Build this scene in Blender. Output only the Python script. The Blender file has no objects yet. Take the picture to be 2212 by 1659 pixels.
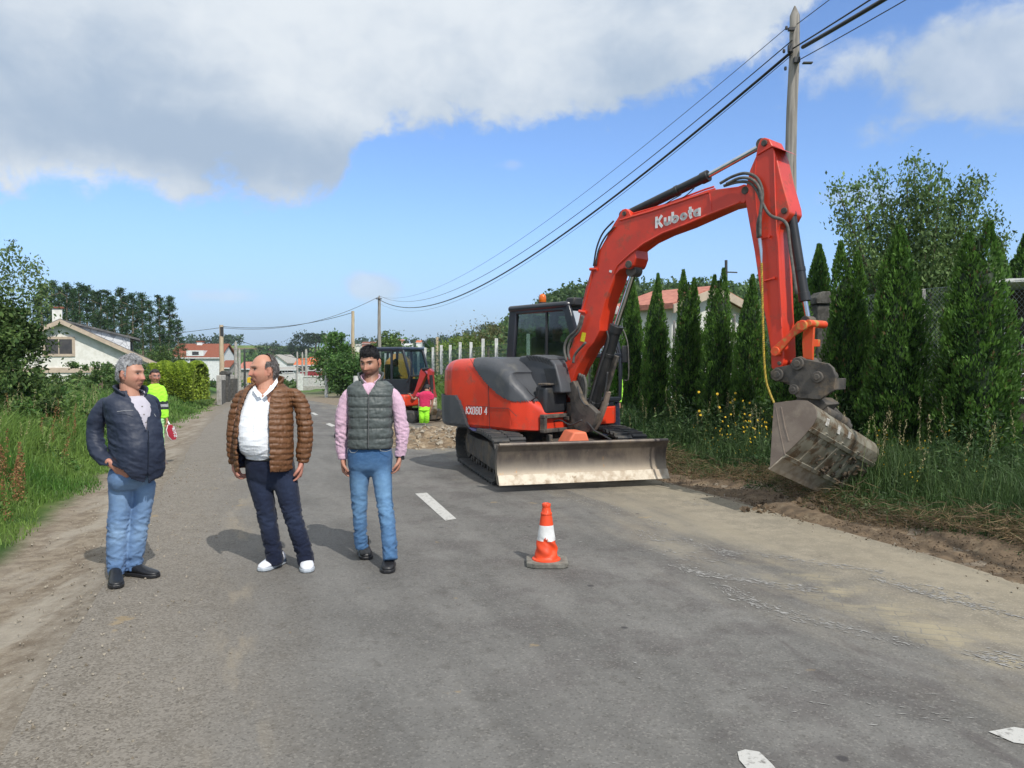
import bpy, bmesh, math, random
import numpy as np
from mathutils import Vector, Matrix, noise
random.seed(7); RNG = np.random.default_rng(7)
C = bpy.context.scene.collection
SC = bpy.context.scene
# ------------------------------------------------------------------ camera
F, CX, CY, HZ, CAMH = 1700.0, 1106.0, 829.5, 775.0, 1.7      # in a 2212 x 1659 frame
PITCH = math.atan((CY - HZ) / F)
cam_d = bpy.data.cameras.new('camera'); cam = bpy.data.objects.new('camera', cam_d); C.objects.link(cam)
cam_d.sensor_width = 36; cam_d.lens = 36 * F / 2212; cam_d.clip_start = .05; cam_d.clip_end = 6000
cam.location = (0, 0, CAMH); cam.rotation_euler = (math.pi / 2 - PITCH, 0, 0)
SC.camera = cam
SC.view_settings.view_transform = 'Standard'; SC.view_settings.look = 'None'
SC.view_settings.exposure = 0.0; SC.view_settings.gamma = 1.0
# ------------------------------------------------------------------ node helper
class E:
    """tiny expression wrapper over Math nodes"""
    def __init__(s, nt, sock): s.nt, s.s = nt, sock
    def _m(s, op, *a, clamp=False):
        n = s.nt.nodes.new('ShaderNodeMath'); n.operation = op; n.use_clamp = clamp
        for i, v in enumerate((s,) + a):
            if isinstance(v, E): s.nt.links.new(v.s, n.inputs[i])
            else: n.inputs[i].default_value = v
        return E(s.nt, n.outputs[0])
    def __add__(s, o): return s._m('ADD', o)
    def __radd__(s, o): return s._m('ADD', o)
    def __sub__(s, o): return s._m('SUBTRACT', o)
    def __rsub__(s, o): return (s * -1) + o
    def __mul__(s, o): return s._m('MULTIPLY', o)
    def __rmul__(s, o): return s._m('MULTIPLY', o)
    def __truediv__(s, o): return s._m('DIVIDE', o)
    def max(s, o): return s._m('MAXIMUM', o)
    def min(s, o): return s._m('MINIMUM', o)
    def abs(s): return s._m('ABSOLUTE')
    def clamp(s): return s._m('ADD', 0.0, clamp=True)
    def ss(s, a, b):
        n = s.nt.nodes.new('ShaderNodeMapRange'); n.interpolation_type = 'SMOOTHSTEP'
        s.nt.links.new(s.s, n.inputs[0]); n.inputs[1].default_value = a; n.inputs[2].default_value = b
        return E(s.nt, n.outputs[0])
def NOISE(nt, vec, scale, detail=4, rough=.55, dist=0.0):
    n = nt.nodes.new('ShaderNodeTexNoise'); n.inputs['Scale'].default_value = scale
    n.inputs['Detail'].default_value = detail; n.inputs['Roughness'].default_value = rough
    n.inputs['Distortion'].default_value = dist
    if vec is not None: nt.links.new(vec, n.inputs['Vector'])
    return E(nt, n.outputs['Fac'])
def MIXC(nt, f, a, b):
    n = nt.nodes.new('ShaderNodeMix'); n.data_type = 'RGBA'
    for i, v in ((0, f), (6, a), (7, b)):
        if isinstance(v, E): nt.links.new(v.s, n.inputs[i])
        elif hasattr(v, 'is_linked'): nt.links.new(v, n.inputs[i])
        elif i == 0: n.inputs[0].default_value = v
        else: n.inputs[i].default_value = (*v[:3], 1)
    return n.outputs[2]
def SCALEV(nt, vec, s):
    n = nt.nodes.new('ShaderNodeMapping'); n.inputs['Scale'].default_value = s
    nt.links.new(vec, n.inputs['Vector']); return n.outputs[0]
# ------------------------------------------------------------------ sky and sun
SUN_AZ, SUN_EL = math.atan2(0.50, -0.86), math.radians(47)
w = bpy.data.worlds.new('World'); SC.world = w; w.use_nodes = True
nt = w.node_tree; nt.nodes.clear()
def world():
    out = nt.nodes.new('ShaderNodeOutputWorld'); bg = nt.nodes.new('ShaderNodeBackground')
    sky = nt.nodes.new('ShaderNodeTexSky'); sky.sky_type = 'NISHITA'; sky.sun_disc = False
    sky.sun_elevation = SUN_EL; sky.sun_rotation = SUN_AZ; sky.altitude = 50
    sky.air_density = 1.0; sky.dust_density = 1.2; sky.ozone_density = 2.0
    tc = nt.nodes.new('ShaderNodeTexCoord'); sep = nt.nodes.new('ShaderNodeSeparateXYZ')
    nt.links.new(tc.outputs['Generated'], sep.inputs[0])
    X, Y, Z = (E(nt, sep.outputs[i]) for i in range(3))
    r = (X * X + Y * Y)._m('SQRT').max(.02)
    el = Z / r                                             # tangent of the elevation
    az = X._m('ARCTAN2', Y)                                # bearing, 0 straight down the road
    comb = nt.nodes.new('ShaderNodeCombineXYZ')
    nt.links.new(az.s, comb.inputs[0]); nt.links.new(el.s, comb.inputs[1]); v2 = comb.outputs[0]
    n1 = NOISE(nt, SCALEV(nt, v2, (1, 1.5, 1)), 5.5, 8, .5, .25)
    n2 = NOISE(nt, SCALEV(nt, v2, (1, 1.9, 1)), 2.3, 6, .5, .4)
    n3 = NOISE(nt, v2, 22, 7, .6, .3)
    ramp = nt.nodes.new('ShaderNodeValToRGB'); ramp.color_ramp.interpolation = 'LINEAR'
    pts = [(-.62, .19), (-.56, .19), (-.49, .196), (-.47, .205), (-.38, .196), (-.30, .184), (-.25, .178), (-.222, .184), (-.205, .222), (-.185, .272),
           (-.15, .286), (-.05, .283), (.06, .290), (.12, .295), (.2, .318), (.26, .355), (.36, .395), (.405, .43), (.42, .6), (.62, .62)]
    pts = sorted(pts); cr = ramp.color_ramp
    while len(cr.elements) < len(pts): cr.elements.new(.5)
    for e_, (a, b) in zip(cr.elements, pts):
        e_.position = (a + .65) / 1.3; e_.color = (b, b, b, 1)
    t = (az + .65) / 1.3; nt.links.new(t.s, ramp.inputs[0]); vb = E(nt, ramp.outputs[0])
    big = (el - vb + (n1 - .5) * .12 + (n3 - .5) * .10).ss(-.008, .030)
    def blob(a0, e0, ra, re_, lo, hi, am):
        da = (az - a0) / ra; de = (el - e0) / re_
        return (1.0 - (da * da + de * de)._m('SQRT') + (n1 - .5) * 2.2 + (n3 - .5) * 1.0).ss(lo, hi) * am
    m = big
    for b in ((.55, .325, .20, .075, -.1, .5, .9), (.62, .29, .16, .06, -.1, .6, .85), (.50, .43, .1, .05, .1, .8, .4),
              (-.173, .090, .042, .022, .05, .7, .62), (-.36, .075, .06, .012, .2, .9, .35), (0.0, .245, .03, .015, .3, .9, .3),
              (.22, .2, .12, .035, .2, .9, .35), (.42, .19, .06, .02, .2, .9, .4)):
        m = m.max(blob(*b))
    side = az.abs().ss(.62, .75) * (NOISE(nt, SCALEV(nt, tc.outputs['Generated'], (1, 1, 2.2)), 2.2, 6).ss(.42, .6)) * el.ss(0, .1)
    top = el.ss(.46, .6) * NOISE(nt, tc.outputs['Generated'], 3.0, 5).ss(.35, .55)
    m = m.max(side).max(top)
    # cloud tone: bright towers, grey-blue flat base
    sh = ((n2 - .5) * 2.2 + (n1 - .5) * 1.1 + (el - .30) * 3.2 + (n3 - .5) * .9)
    def g(a0, e0, ra, re_): 
        da = (az - a0) / ra; de = (el - e0) / re_
        return (da * da + de * de)._m('MULTIPLY', -1.0)._m('EXPONENT')
    sh = sh + g(-.27, .37, .13, .10) * .65 - g(-.38, .255, .16, .035) * .75 + g(-.53, .43, .12, .08) * .4 + g(-.25, .19, .07, .03) * .55 + g(.0, .42, .12, .07) * .35 - g(.17, .35, .10, .05) * .35 + g(.38, .40, .05, .06) * .4 + g(-.52, .195, .09, .02) * .6 + g(.56, .35, .2, .1) * .3 + g(-.173, .09, .06, .04) * .95 + g(-.36, .075, .1, .03) * .9 + g(0., .245, .05, .03) * .4
    sh = (sh + (n1 - .5) * 1.2).ss(-.70, 1.15)
    cc = MIXC(nt, sh, (.42, .53, .68), (.80, .86, .92))
    # blue of the sky: Nishita, greyed a little towards the horizon
    gain = nt.nodes.new('ShaderNodeVectorMath'); gain.operation = 'MULTIPLY'
    nt.links.new(sky.outputs[0], gain.inputs[0]); gain.inputs[1].default_value = (.135, .162, .205)
    hz = el.ss(.20, .0) * .6
    skyc = MIXC(nt, hz, gain.outputs[0], (.38, .56, .86))
    col = MIXC(nt, m, skyc, cc)
    nt.links.new(col, bg.inputs[0]); bg.inputs[1].default_value = 1.0
    nt.links.new(bg.outputs[0], out.inputs[0])
world()
sd = bpy.data.lights.new('sun', 'SUN'); sun = bpy.data.objects.new('sun', sd); C.objects.link(sun)
sd.energy = 3.6; sd.angle = math.radians(.53); sd.color = (1.0, .955, .88)
sv = Vector((math.sin(SUN_AZ) * math.cos(SUN_EL), math.cos(SUN_AZ) * math.cos(SUN_EL), math.sin(SUN_EL)))
sun.rotation_euler = (-sv).to_track_quat('-Z', 'Y').to_euler(); sun.location = (8, -12, 20)
# ------------------------------------------------------------------ pixel -> place
_f = Vector((0, math.cos(PITCH), -math.sin(PITCH))); _u = Vector((0, math.sin(PITCH), math.cos(PITCH))); _r = Vector((1, 0, 0))
CAM = Vector((0, 0, CAMH))
def ray(px, py): return (_f * F + _r * (px - CX) - _u * (py - CY)).normalized()
def P(px, py, y):
    d = ray(px, py); return CAM + d * (y / d.y)
def hit(px, py, p0, n):
    d = ray(px, py); return CAM + d * ((p0 - CAM).dot(n) / d.dot(n))
def sst(x, a, b):
    t = np.clip((x - a) / (b - a), 0, 1); return t * t * (3 - 2 * t)
K = .342
def height(x, y):
    """ground level of the terrain, vectorised"""
    x = np.asarray(x, float); y = np.asarray(y, float); c = x + K * y
    z = -.02 * np.logaddexp(0, (np.clip(y, -50, 75) - 12) / 1.5) * 1.5
    fade = sst(y, 75, 130)
    # left bank
    lb = -2.05 + .9 * sst(y, 14, 40)
    bank = sst(lb - c, .15, 2.8) * .72 * (1 - .55 * sst(y, 16, 34))
    bank += .09 * np.sin(x * 1.7 + y * .6) * sst(lb - c, .5, 2)
    z = z + bank * (1 - fade) - .06 * sst(-.9 - c, 0, .9) * (1 - fade)
    # right verge
    z = z + (sst(c, 6.1, 6.7) * .13 + sst(c, 7.0, 9.4) * .18 + .03 * np.sin(y * 2.3 + x) * sst(c, 6.1, 6.5)) * (1 - fade)
    # valley and hills
    r = np.hypot(x, y); b = x / np.maximum(y, 1)
    z = z - 3.5 * sst(r, 75, 150) + (15 + 4 * np.sin(b * 5 + 1) + 3 * np.sin(b * 13)) * sst(r, 190, 560)
    z = z + 17 * sst(b, -.12, .10) * sst(r, 88, 175) + 6 * sst(-b, .42, .7) * sst(r, 90, 240)
    z = z - 30 * sst(r, 700, 1300) * 0
    return z
def hgt(x, y): return float(height(x, y))
def G(px, py):
    d = ray(px, py); t0, t1 = .5, None; t = 1.0
    while t < 900:
        p = CAM + d * t
        if p.z < hgt(p.x, p.y): break
        t0 = t; t *= 1.04
    t1 = t
    for _ in range(30):
        m = (t0 + t1) / 2; p = CAM + d * m
        if p.z < hgt(p.x, p.y): t1 = m
        else: t0 = m
    return CAM + d * t1
# ------------------------------------------------------------------ materials
def new_mat(name):
    m = bpy.data.materials.new(name); m.use_nodes = True; n = m.node_tree
    return m, n, n.nodes['Principled BSDF']
def pm(name, c1, c2=None, scale=6, rough=.6, metal=0, bump=0, bscale=40, lo=.4, hi=.62, spec=.5, dirt=None, dscale=2.5, dlo=.5, dhi=.7, detail=6, coat=0, stretch=(1, 1, 1), rvar=0, coord='Object'):
    """noise-mixed surface: c1/c2 patches, optional dirt colour on top, optional bump"""
    m, n, b = new_mat(name)
    tc = n.nodes.new('ShaderNodeTexCoord'); vec = SCALEV(n, tc.outputs[coord], stretch)
    b.inputs['Roughness'].default_value = rough; b.inputs['Metallic'].default_value = metal
    b.inputs['Specular IOR Level'].default_value = spec; b.inputs['Coat Weight'].default_value = coat
    b.inputs['Coat Roughness'].default_value = .15
    col = None
    if c2 is None: c2 = tuple(v * .8 for v in c1)
    f = NOISE(n, vec, scale, detail).ss(lo, hi)
    col = MIXC(n, f, c1, c2)
    if dirt is not None:
        fd = NOISE(n, vec, dscale, 9, .68).ss(dlo, dhi); col = MIXC(n, fd, col, dirt)
        rr = fd * .35 + rough; n.links.new(rr._m('MINIMUM', .95).s, b.inputs['Roughness'])
    elif rvar:
        rr = (NOISE(n, vec, scale * 2.3, 5) - .5) * rvar + rough; n.links.new(rr.s, b.inputs['Roughness'])
    n.links.new(col, b.inputs['Base Color'])
    if bump:
        bp = n.nodes.new('ShaderNodeBump'); bp.inputs['Strength'].default_value = bump; bp.inputs['Distance'].default_value = .01
        n.links.new(NOISE(n, vec, bscale, 6, .6).s, bp.inputs['Height']); n.links.new(bp.outputs[0], b.inputs['Normal'])
    return m
def cm(name, rough=.8, bump=0, bscale=60, var=.25, vscale=20, spec=.3, sheen=0, stretch=(1, 1, 1), trans=0, metal=0, gain=1.0):
    """vertex-colour driven surface"""
    m, n, b = new_mat(name)
    at = n.nodes.new('ShaderNodeAttribute'); at.attribute_name = 'Col'
    tc = n.nodes.new('ShaderNodeTexCoord'); vec = SCALEV(n, tc.outputs['Object'], stretch)
    f = NOISE(n, vec, vscale, 5)
    hs = n.nodes.new('ShaderNodeHueSaturation'); n.links.new(at.outputs['Color'], hs.inputs['Color'])
    n.links.new(((f - .5) * var * 2 + gain).s, hs.inputs['Value'])
    n.links.new(hs.outputs[0], b.inputs['Base Color'])
    b.inputs['Roughness'].default_value = rough; b.inputs['Specular IOR Level'].default_value = spec
    b.inputs['Sheen Weight'].default_value = sheen; b.inputs['Metallic'].default_value = metal
    if bump:
        bp = n.nodes.new('ShaderNodeBump'); bp.inputs['Strength'].default_value = bump; bp.inputs['Distance'].default_value = .01
        n.links.new(NOISE(n, vec, bscale, 5, .6).s, bp.inputs['Height']); n.links.new(bp.outputs[0], b.inputs['Normal'])
    if trans:
        tr = n.nodes.new('ShaderNodeBsdfTranslucent'); n.links.new(hs.outputs[0], tr.inputs[0])
        mx = n.nodes.new('ShaderNodeMixShader'); mx.inputs[0].default_value = trans
        out = [q for q in n.nodes if q.type == 'OUTPUT_MATERIAL'][0]
        n.links.new(b.outputs[0], mx.inputs[1]); n.links.new(tr.outputs[0], mx.inputs[2]); n.links.new(mx.outputs[0], out.inputs[0])
    return m
LEAF = cm('leaf', .55, 0, var=.0, spec=.35, trans=.34, gain=1.45)
BARK = pm('bark', (.16, .12, .08), (.07, .055, .04), 18, .9, bump=.6, bscale=60, stretch=(1, 1, .2))
# ------------------------------------------------------------------ objects
def tag(o, label=None, cat=None, group=None, kind=None):
    if label: o['label'] = label
    if cat: o['category'] = cat
    if group: o['group'] = group
    if kind: o['kind'] = kind
    return o
def thing(name, loc, label, cat, group=None):
    o = bpy.data.objects.new(name, None); C.objects.link(o); o.location = loc; o.empty_display_size = .2
    return tag(o, label, cat, group)
def wloc(o):
    l = Vector(o.location)
    while o.parent: o = o.parent; l = l + Vector(o.location)
    return l
def link(name, me, mat, parent=None, smooth=35):
    o = bpy.data.objects.new(name, me); C.objects.link(o)
    for mm in (mat if isinstance(mat, (list, tuple)) else [mat]): me.materials.append(mm)
    if smooth is not None and len(me.polygons):
        me.polygons.foreach_set('use_smooth', [True] * len(me.polygons))
        if smooth < 180: me.set_sharp_from_angle(angle=math.radians(smooth))
    if parent is not None:
        o.parent = parent
        o.matrix_parent_inverse = Matrix.Translation(-wloc(parent)) if parent.type == 'EMPTY' else Matrix.Identity(4)
    return o
def setcol(me, cols):
    a = me.color_attributes.new('Col', 'FLOAT_COLOR', 'POINT')
    c4 = np.ones((len(me.vertices), 4), np.float32); c4[:, :3] = cols; a.data.foreach_set('color', c4.ravel())
def mesh_np(name, V, Fc, cols=None):
    V = np.asarray(V, np.float32); Fc = np.asarray(Fc, np.int32); k = Fc.shape[1]
    me = bpy.data.meshes.new(name); me.vertices.add(len(V)); me.vertices.foreach_set('co', V.ravel())
    me.loops.add(Fc.size); me.loops.foreach_set('vertex_index', Fc.ravel())
    me.polygons.add(len(Fc)); me.polygons.foreach_set('loop_start', np.arange(0, Fc.size, k, dtype=np.int32))
    me.update(calc_edges=True)
    if cols is not None: setcol(me, cols)
    return me
def frame_of(d, up=Vector((0, 0, 1))):
    d = d.normalized()
    if abs(d.dot(up)) > .97: up = Vector((0, 1, 0))
    a = d.cross(up).normalized(); b = a.cross(d).normalized(); return a, b
class MB:
    def __init__(s): s.v = []; s.f = []
    def add(s, vs, fs):
        o = len(s.v); s.v += [tuple(v) for v in vs]; s.f += [tuple(i + o for i in f) for f in fs]; return s
    def box(s, c, size, ax=None):
        c = Vector(c); X, Y, Z = ax or (Vector((1, 0, 0)), Vector((0, 1, 0)), Vector((0, 0, 1)))
        h = [v / 2 for v in size]; vs = [c + X * (h[0] * a) + Y * (h[1] * b) + Z * (h[2] * d) for a in (-1, 1) for b in (-1, 1) for d in (-1, 1)]
        return s.add(vs, [(0, 1, 3, 2), (4, 6, 7, 5), (0, 4, 5, 1), (2, 3, 7, 6), (0, 2, 6, 4), (1, 5, 7, 3)])
    def cyl(s, p0, p1, r0, r1=None, n=16, cap=True):
        p0, p1 = Vector(p0), Vector(p1); r1 = r0 if r1 is None else r1
        return s.tube([p0, p1], [r0, r1], n, cap)
    def tube(s, pts, r, n=10, cap=True):
        pts = [Vector(p) for p in pts]; N = len(pts)
        rr = r if isinstance(r, (list, tuple)) else [r] * N
        vs, fs = [], []; up = None
        for i, p in enumerate(pts):
            d = (pts[min(i + 1, N - 1)] - pts[max(i - 1, 0)]).normalized()
            if up is None: a, b = frame_of(d)
            else:
                a = d.cross(up)
                a = a.normalized() if a.length > 1e-5 else frame_of(d)[0]; b = a.cross(d).normalized()
            up = b
            for k in range(n):
                t = 2 * math.pi * k / n; vs.append(p + (a * math.cos(t) + b * math.sin(t)) * rr[i])
        for i in range(N - 1):
            for k in range(n):
                k2 = (k + 1) % n; fs.append((i * n + k, i * n + k2, (i + 1) * n + k2, (i + 1) * n + k))
        if cap: fs.append(tuple(reversed(range(n)))); fs.append(tuple((N - 1) * n + k for k in range(n)))
        return s.add(vs, fs)
    def prism(s, poly, off):
        """poly: 3D points of a flat outline, off: extrusion vector"""
        n = len(poly); off = Vector(off); vs = [Vector(p) for p in poly] + [Vector(p) + off for p in poly]
        return s.add(vs, [tuple(range(n)), tuple(reversed(range(n, 2 * n)))] + [(i, i + n, (i + 1) % n + n, (i + 1) % n) for i in range(n)])
    def loft(s, rings, closed=True, cap=True):
        n = len(rings[0]); vs = [p for r in rings for p in r]; fs = []
        for i in range(len(rings) - 1):
            for k in range(n if closed else n - 1):
                k2 = (k + 1) % n; fs.append((i * n + k, i * n + k2, (i + 1) * n + k2, (i + 1) * n + k))
        if cap and closed: fs.append(tuple(reversed(range(n)))); fs.append(tuple((len(rings) - 1) * n + k for k in range(n)))
        return s.add(vs, fs)
    def lathe(s, prof, c, n=24, axis=None):
        c = Vector(c); Z = (axis or Vector((0, 0, 1))).normalized(); a, b = frame_of(Z)
        return s.loft([[c + Z * z + (a * math.cos(2 * math.pi * k / n) + b * math.sin(2 * math.pi * k / n)) * r for k in range(n)] for r, z in prof])
    def build(s, name, mat, parent=None, bevel=0, seg=2, smooth=35, weld=False):
        me = bpy.data.meshes.new(name); me.from_pydata(s.v, [], s.f)
        bm = bmesh.new(); bm.from_mesh(me)
        bmesh.ops.recalc_face_normals(bm, faces=bm.faces)
        if weld: bmesh.ops.remove_doubles(bm, verts=bm.verts, dist=1e-4)
        bm.to_mesh(me); bm.free()
        o = link(name, me, mat, parent, smooth)
        if bevel:
            md = o.modifiers.new('bevel', 'BEVEL'); md.width = bevel; md.segments = seg; md.limit_method = 'ANGLE'; md.angle_limit = math.radians(30)
        return o
def copy_tree(o, parent=None):
    c = o.copy(); C.objects.link(c)
    if parent is not None: c.parent = parent
    for ch in list(o.children): copy_tree(ch, c)
    return c
def crom(pts, n):
    """Catmull-Rom resample of a list of tuples/vectors"""
    A = np.array([list(p) for p in pts], float)
    if len(A) == 2: t = np.linspace(0, 1, n + 1)[:, None]; return A[0] * (1 - t) + A[1] * t
    A2 = np.vstack([2 * A[0] - A[1], A, 2 * A[-1] - A[-2]]); out = []
    for i in range(1, len(A2) - 2):
        for k in range(n):
            t = k / n; p0, p1, p2, p3 = A2[i - 1:i + 3]
            out.append(.5 * (2 * p1 + (p2 - p0) * t + (2 * p0 - 5 * p1 + 4 * p2 - p3) * t * t + (3 * p1 - 3 * p2 + p3 - p0) * t ** 3))
    out.append(A2[-2]); return np.array(out)
# ================================================================== GROUND, ROAD
def grid_mesh(name, U, V, fn, mat, lift=0):
    uu, vv = np.meshgrid(U, V, indexing='ij'); x, y = fn(uu, vv); z = height(x, y) + lift
    vs = np.stack([x, y, z], -1).reshape(-1, 3); n1, n2 = uu.shape
    i = np.arange(n1 * n2).reshape(n1, n2)
    f = np.stack([i[:-1, :-1], i[1:, :-1], i[1:, 1:], i[:-1, 1:]], -1).reshape(-1, 4)
    o = link(name, mesh_np(name, vs, f), mat, None, 180); o['kind'] = 'structure'; return o
def edge_l(y): return -.90 + 1.0 * sst(y, 18, 60)
def edge_r(y): return 5.75 - .35 * sst(y, 9, 20) - 2.9 * sst(y, 18, 62)
def ground_mats():
    m, n, b = new_mat('soil and grass'); geo = n.nodes.new('ShaderNodeNewGeometry'); pos = geo.outputs['Position']
    sp = n.nodes.new('ShaderNodeSeparateXYZ'); n.links.new(pos, sp.inputs[0]); x, y = E(n, sp.outputs[0]), E(n, sp.outputs[1])
    c = x + y * K; na = NOISE(n, pos, 1.2, 8, .62); nb = NOISE(n, pos, 9, 8, .65); nc = NOISE(n, pos, 55, 4, .6)
    dirt = MIXC(n, nb.ss(.35, .65), (.17, .135, .10), (.27, .225, .17))
    dirt = MIXC(n, nc.ss(.58, .75), dirt, (.42, .38, .32))
    grass = MIXC(n, na.ss(.35, .65), (.035, .075, .015), (.085, .13, .03))
    gl = (c + (na - .5) * .5).ss(-2.0, -2.35)
    gr = (c + (na - .5) * .5).ss(6.5, 6.9)
    f = gl.max(gr); col = MIXC(n, f, dirt, grass)
    pale = NOISE(n, SCALEV(n, pos, (1, .35, 1)), 2.6, 8, .6).ss(.46, .62) * c.ss(-1.0, -1.35) * c.ss(-2.2, -1.7)
    gv = MIXC(n, (nb * .6 + nc * .4).ss(.35, .65), (.17, .148, .12), (.26, .232, .195)); col = MIXC(n, (c + (nb - .5) * .5).ss(-1.55, -.95) * .9 * c.ss(2, 1), col, gv)
    col = MIXC(n, pale * .55, col, (.38, .345, .29))
    vo = n.nodes.new('ShaderNodeTexVoronoi'); vo.inputs['Scale'].default_value = .014; n.links.new(pos, vo.inputs['Vector'])
    sc = n.nodes.new('ShaderNodeSeparateColor'); n.links.new(vo.outputs['Color'], sc.inputs[0]); v1 = E(n, sc.outputs[0]); v2 = E(n, sc.outputs[1])
    fld = MIXC(n, v1.ss(.3, .7), (.075, .15, .03), (.16, .22, .055)); fld = MIXC(n, v2.ss(.75, .8), fld, (.22, .15, .09))
    fld = MIXC(n, NOISE(n, pos, .06, 5).ss(.52, .6), fld, (.03, .06, .022))
    col = MIXC(n, (y + x.abs() * .5).ss(50, 85), col, fld)
    n.links.new(col, b.inputs['Base Color']); b.inputs['Roughness'].default_value = .95; b.inputs['Specular IOR Level'].default_value = .15
    bp = n.nodes.new('ShaderNodeBump'); bp.inputs['Strength'].default_value = .8; bp.inputs['Distance'].default_value = .03
    n.links.new((nb + nc * .4).s, bp.inputs['Height']); n.links.new(bp.outputs[0], b.inputs['Normal'])
    g = m
    # asphalt
    m, n, b = new_mat('asphalt'); geo = n.nodes.new('ShaderNodeNewGeometry'); pos = geo.outputs['Position']
    sp = n.nodes.new('ShaderNodeSeparateXYZ'); n.links.new(pos, sp.inputs[0]); x, y = E(n, sp.outputs[0]), E(n, sp.outputs[1])
    c = x + y * K; al = y - x * K
    lane = n.nodes.new('ShaderNodeCombineXYZ'); n.links.new(c.s, lane.inputs[0]); n.links.new((al * .22).s, lane.inputs[1]); lv = lane.outputs[0]
    na = NOISE(n, pos, .9, 8, .6); nb = NOISE(n, pos, 5, 9, .7); nf = NOISE(n, pos, 130, 3, .6); nl = NOISE(n, lv, 2.2, 8, .6)
    vo = n.nodes.new('ShaderNodeTexVoronoi'); vo.inputs['Scale'].default_value = 95; n.links.new(pos, vo.inputs['Vector'])
    sc = n.nodes.new('ShaderNodeSeparateColor'); n.links.new(vo.outputs['Color'], sc.inputs[0]); st = E(n, sc.outputs[0])
    col = MIXC(n, (nl * .6 + na * .4).ss(.36, .62), (.128, .123, .115), (.190, .183, .170))
    col = MIXC(n, (nb - .5).abs().ss(.03, .16) * .35, col, (.085, .078, .068))
    fan = NOISE(n, pos, 1.9, 7, .62).ss(.47, .62) * .42 * c.ss(.8, 2.2); col = MIXC(n, fan, col, (.092, .080, .078))
    col = MIXC(n, st.ss(.82, .95) * .26, col, (.34, .32, .29)); col = MIXC(n, st.ss(.2, .05) * .30, col, (.05, .047, .043))
    # wheel-swept gravel and dust on the left shoulder side
    gl = (c + (nl - .5) * 1.1 + (nb - .5) * .4).ss(.75, -.75)
    grav = MIXC(n, (nb * .6 + st * .4).ss(.35, .65), (.17, .148, .12), (.26, .232, .195)); grav = MIXC(n, st.ss(.10, .02) * .6, grav, (.09, .078, .065))
    col = MIXC(n, gl * .85, col, grav)
    stripe = NOISE(n, lv, 3.4, 6).ss(.5, .62) * (1.0 - ((c + .05) / .22).abs()).clamp() * .35; col = MIXC(n, stripe, col, (.36, .30, .21))
    # yellow sand spread on the right side
    sand = (c + (nl - .5) * 1.5 + (na - .5) * 1.2).ss(3.75, 5.15) * (y).ss(15, 11)
    scol = MIXC(n, (nb * .6 + na * .4).ss(.40, .58), (.345, .30, .225), (.245, .215, .162)); scol = MIXC(n, st.ss(.8, .95) * .3, scol, (.55, .48, .36))
    col = MIXC(n, sand * .88, col, scol)
    dust = (c - 2.9 + (nl - .5) * 1.4).ss(0.0, 1.6) * NOISE(n, lv, 1.5, 8, .65).ss(.42, .66) * .6; col = MIXC(n, dust, col, (.31, .27, .20))
    # cleat prints in pale clay
    cl = n.nodes.new('ShaderNodeTexBrick'); cl.offset = .5
    mp = n.nodes.new('ShaderNodeMapping'); mp.inputs['Rotation'].default_value = (0, 0, .33); n.links.new(pos, mp.inputs['Vector'])
    wob = n.nodes.new('ShaderNodeMix'); wob.data_type = 'VECTOR'; wob.inputs[0].default_value = .06; n.links.new(mp.outputs[0], wob.inputs[4])
    nz = n.nodes.new('ShaderNodeTexNoise'); nz.inputs['Scale'].default_value = 7; n.links.new(pos, nz.inputs['Vector']); n.links.new(nz.outputs['Color'], wob.inputs[5])
    n.links.new(wob.outputs[1], cl.inputs['Vector'])
    cl.inputs['Scale'].default_value = 4.4; cl.inputs['Mortar Size'].default_value = .035; cl.inputs['Mortar Smooth'].default_value = .8
    cl.inputs['Brick Width'].default_value = .9; cl.inputs['Row Height'].default_value = .42
    cf = (1.0 - E(n, cl.outputs['Fac'])) * NOISE(n, pos, 2.6, 6, .6).ss(.42, .62) * (1.0 - ((c - 4.3) / .45).abs()).clamp() * y.ss(3.2, 4.2) * y.ss(7.2, 5.6)
    col = MIXC(n, (cf * .55).clamp(), col, (.43, .365, .23))
    # orange-ish clay blots and tar spots
    cb = NOISE(n, pos, 1.7, 7, .6).ss(.665, .70); col = MIXC(n, cb * .5, col, (.34, .25, .13))
    ts = n.nodes.new('ShaderNodeTexVoronoi'); ts.inputs['Scale'].default_value = 1.9; n.links.new(pos, ts.inputs['Vector'])
    col = MIXC(n, E(n, ts.outputs['Distance']).ss(.065, .035) * c.ss(1.5, 2.3) * .75, col, (.045, .042, .045))
    dk = NOISE(n, lv, 5.5, 6, .6).ss(.54, .66) * (1.0 - ((c - 3.35) / .55).abs()).clamp() * y.ss(7, 5) * .6; col = MIXC(n, dk, col, (.075, .062, .062))
    n.links.new(col, b.inputs['Base Color']); b.inputs['Roughness'].default_value = .88; b.inputs['Specular IOR Level'].default_value = .25
    bp = n.nodes.new('ShaderNodeBump'); bp.inputs['Strength'].default_value = .65; bp.inputs['Distance'].default_value = .006
    n.links.new((nf + st * .5 + nb * .5).s, bp.inputs['Height']); n.links.new(bp.outputs[0], b.inputs['Normal'])
    return g, m
GROUND_M, ASPHALT_M = ground_mats()
def rr_(a, b, n): return list(np.linspace(a, b, n, endpoint=False))
gx = np.array(rr_(-1500, -200, 30) + rr_(-200, -40, 50) + rr_(-40, -14, 60) + rr_(-14, 14, 190) + rr_(14, 40, 50) + rr_(40, 200, 40) + list(np.linspace(200, 1500, 26)))
gy = np.array(rr_(-60, 0, 20) + rr_(0, 24, 170) + rr_(24, 80, 130) + rr_(80, 400, 130) + list(np.linspace(400, 1700, 50)))
grid_mesh('ground', gx, gy, lambda u, v: (u, v), GROUND_M)
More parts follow.
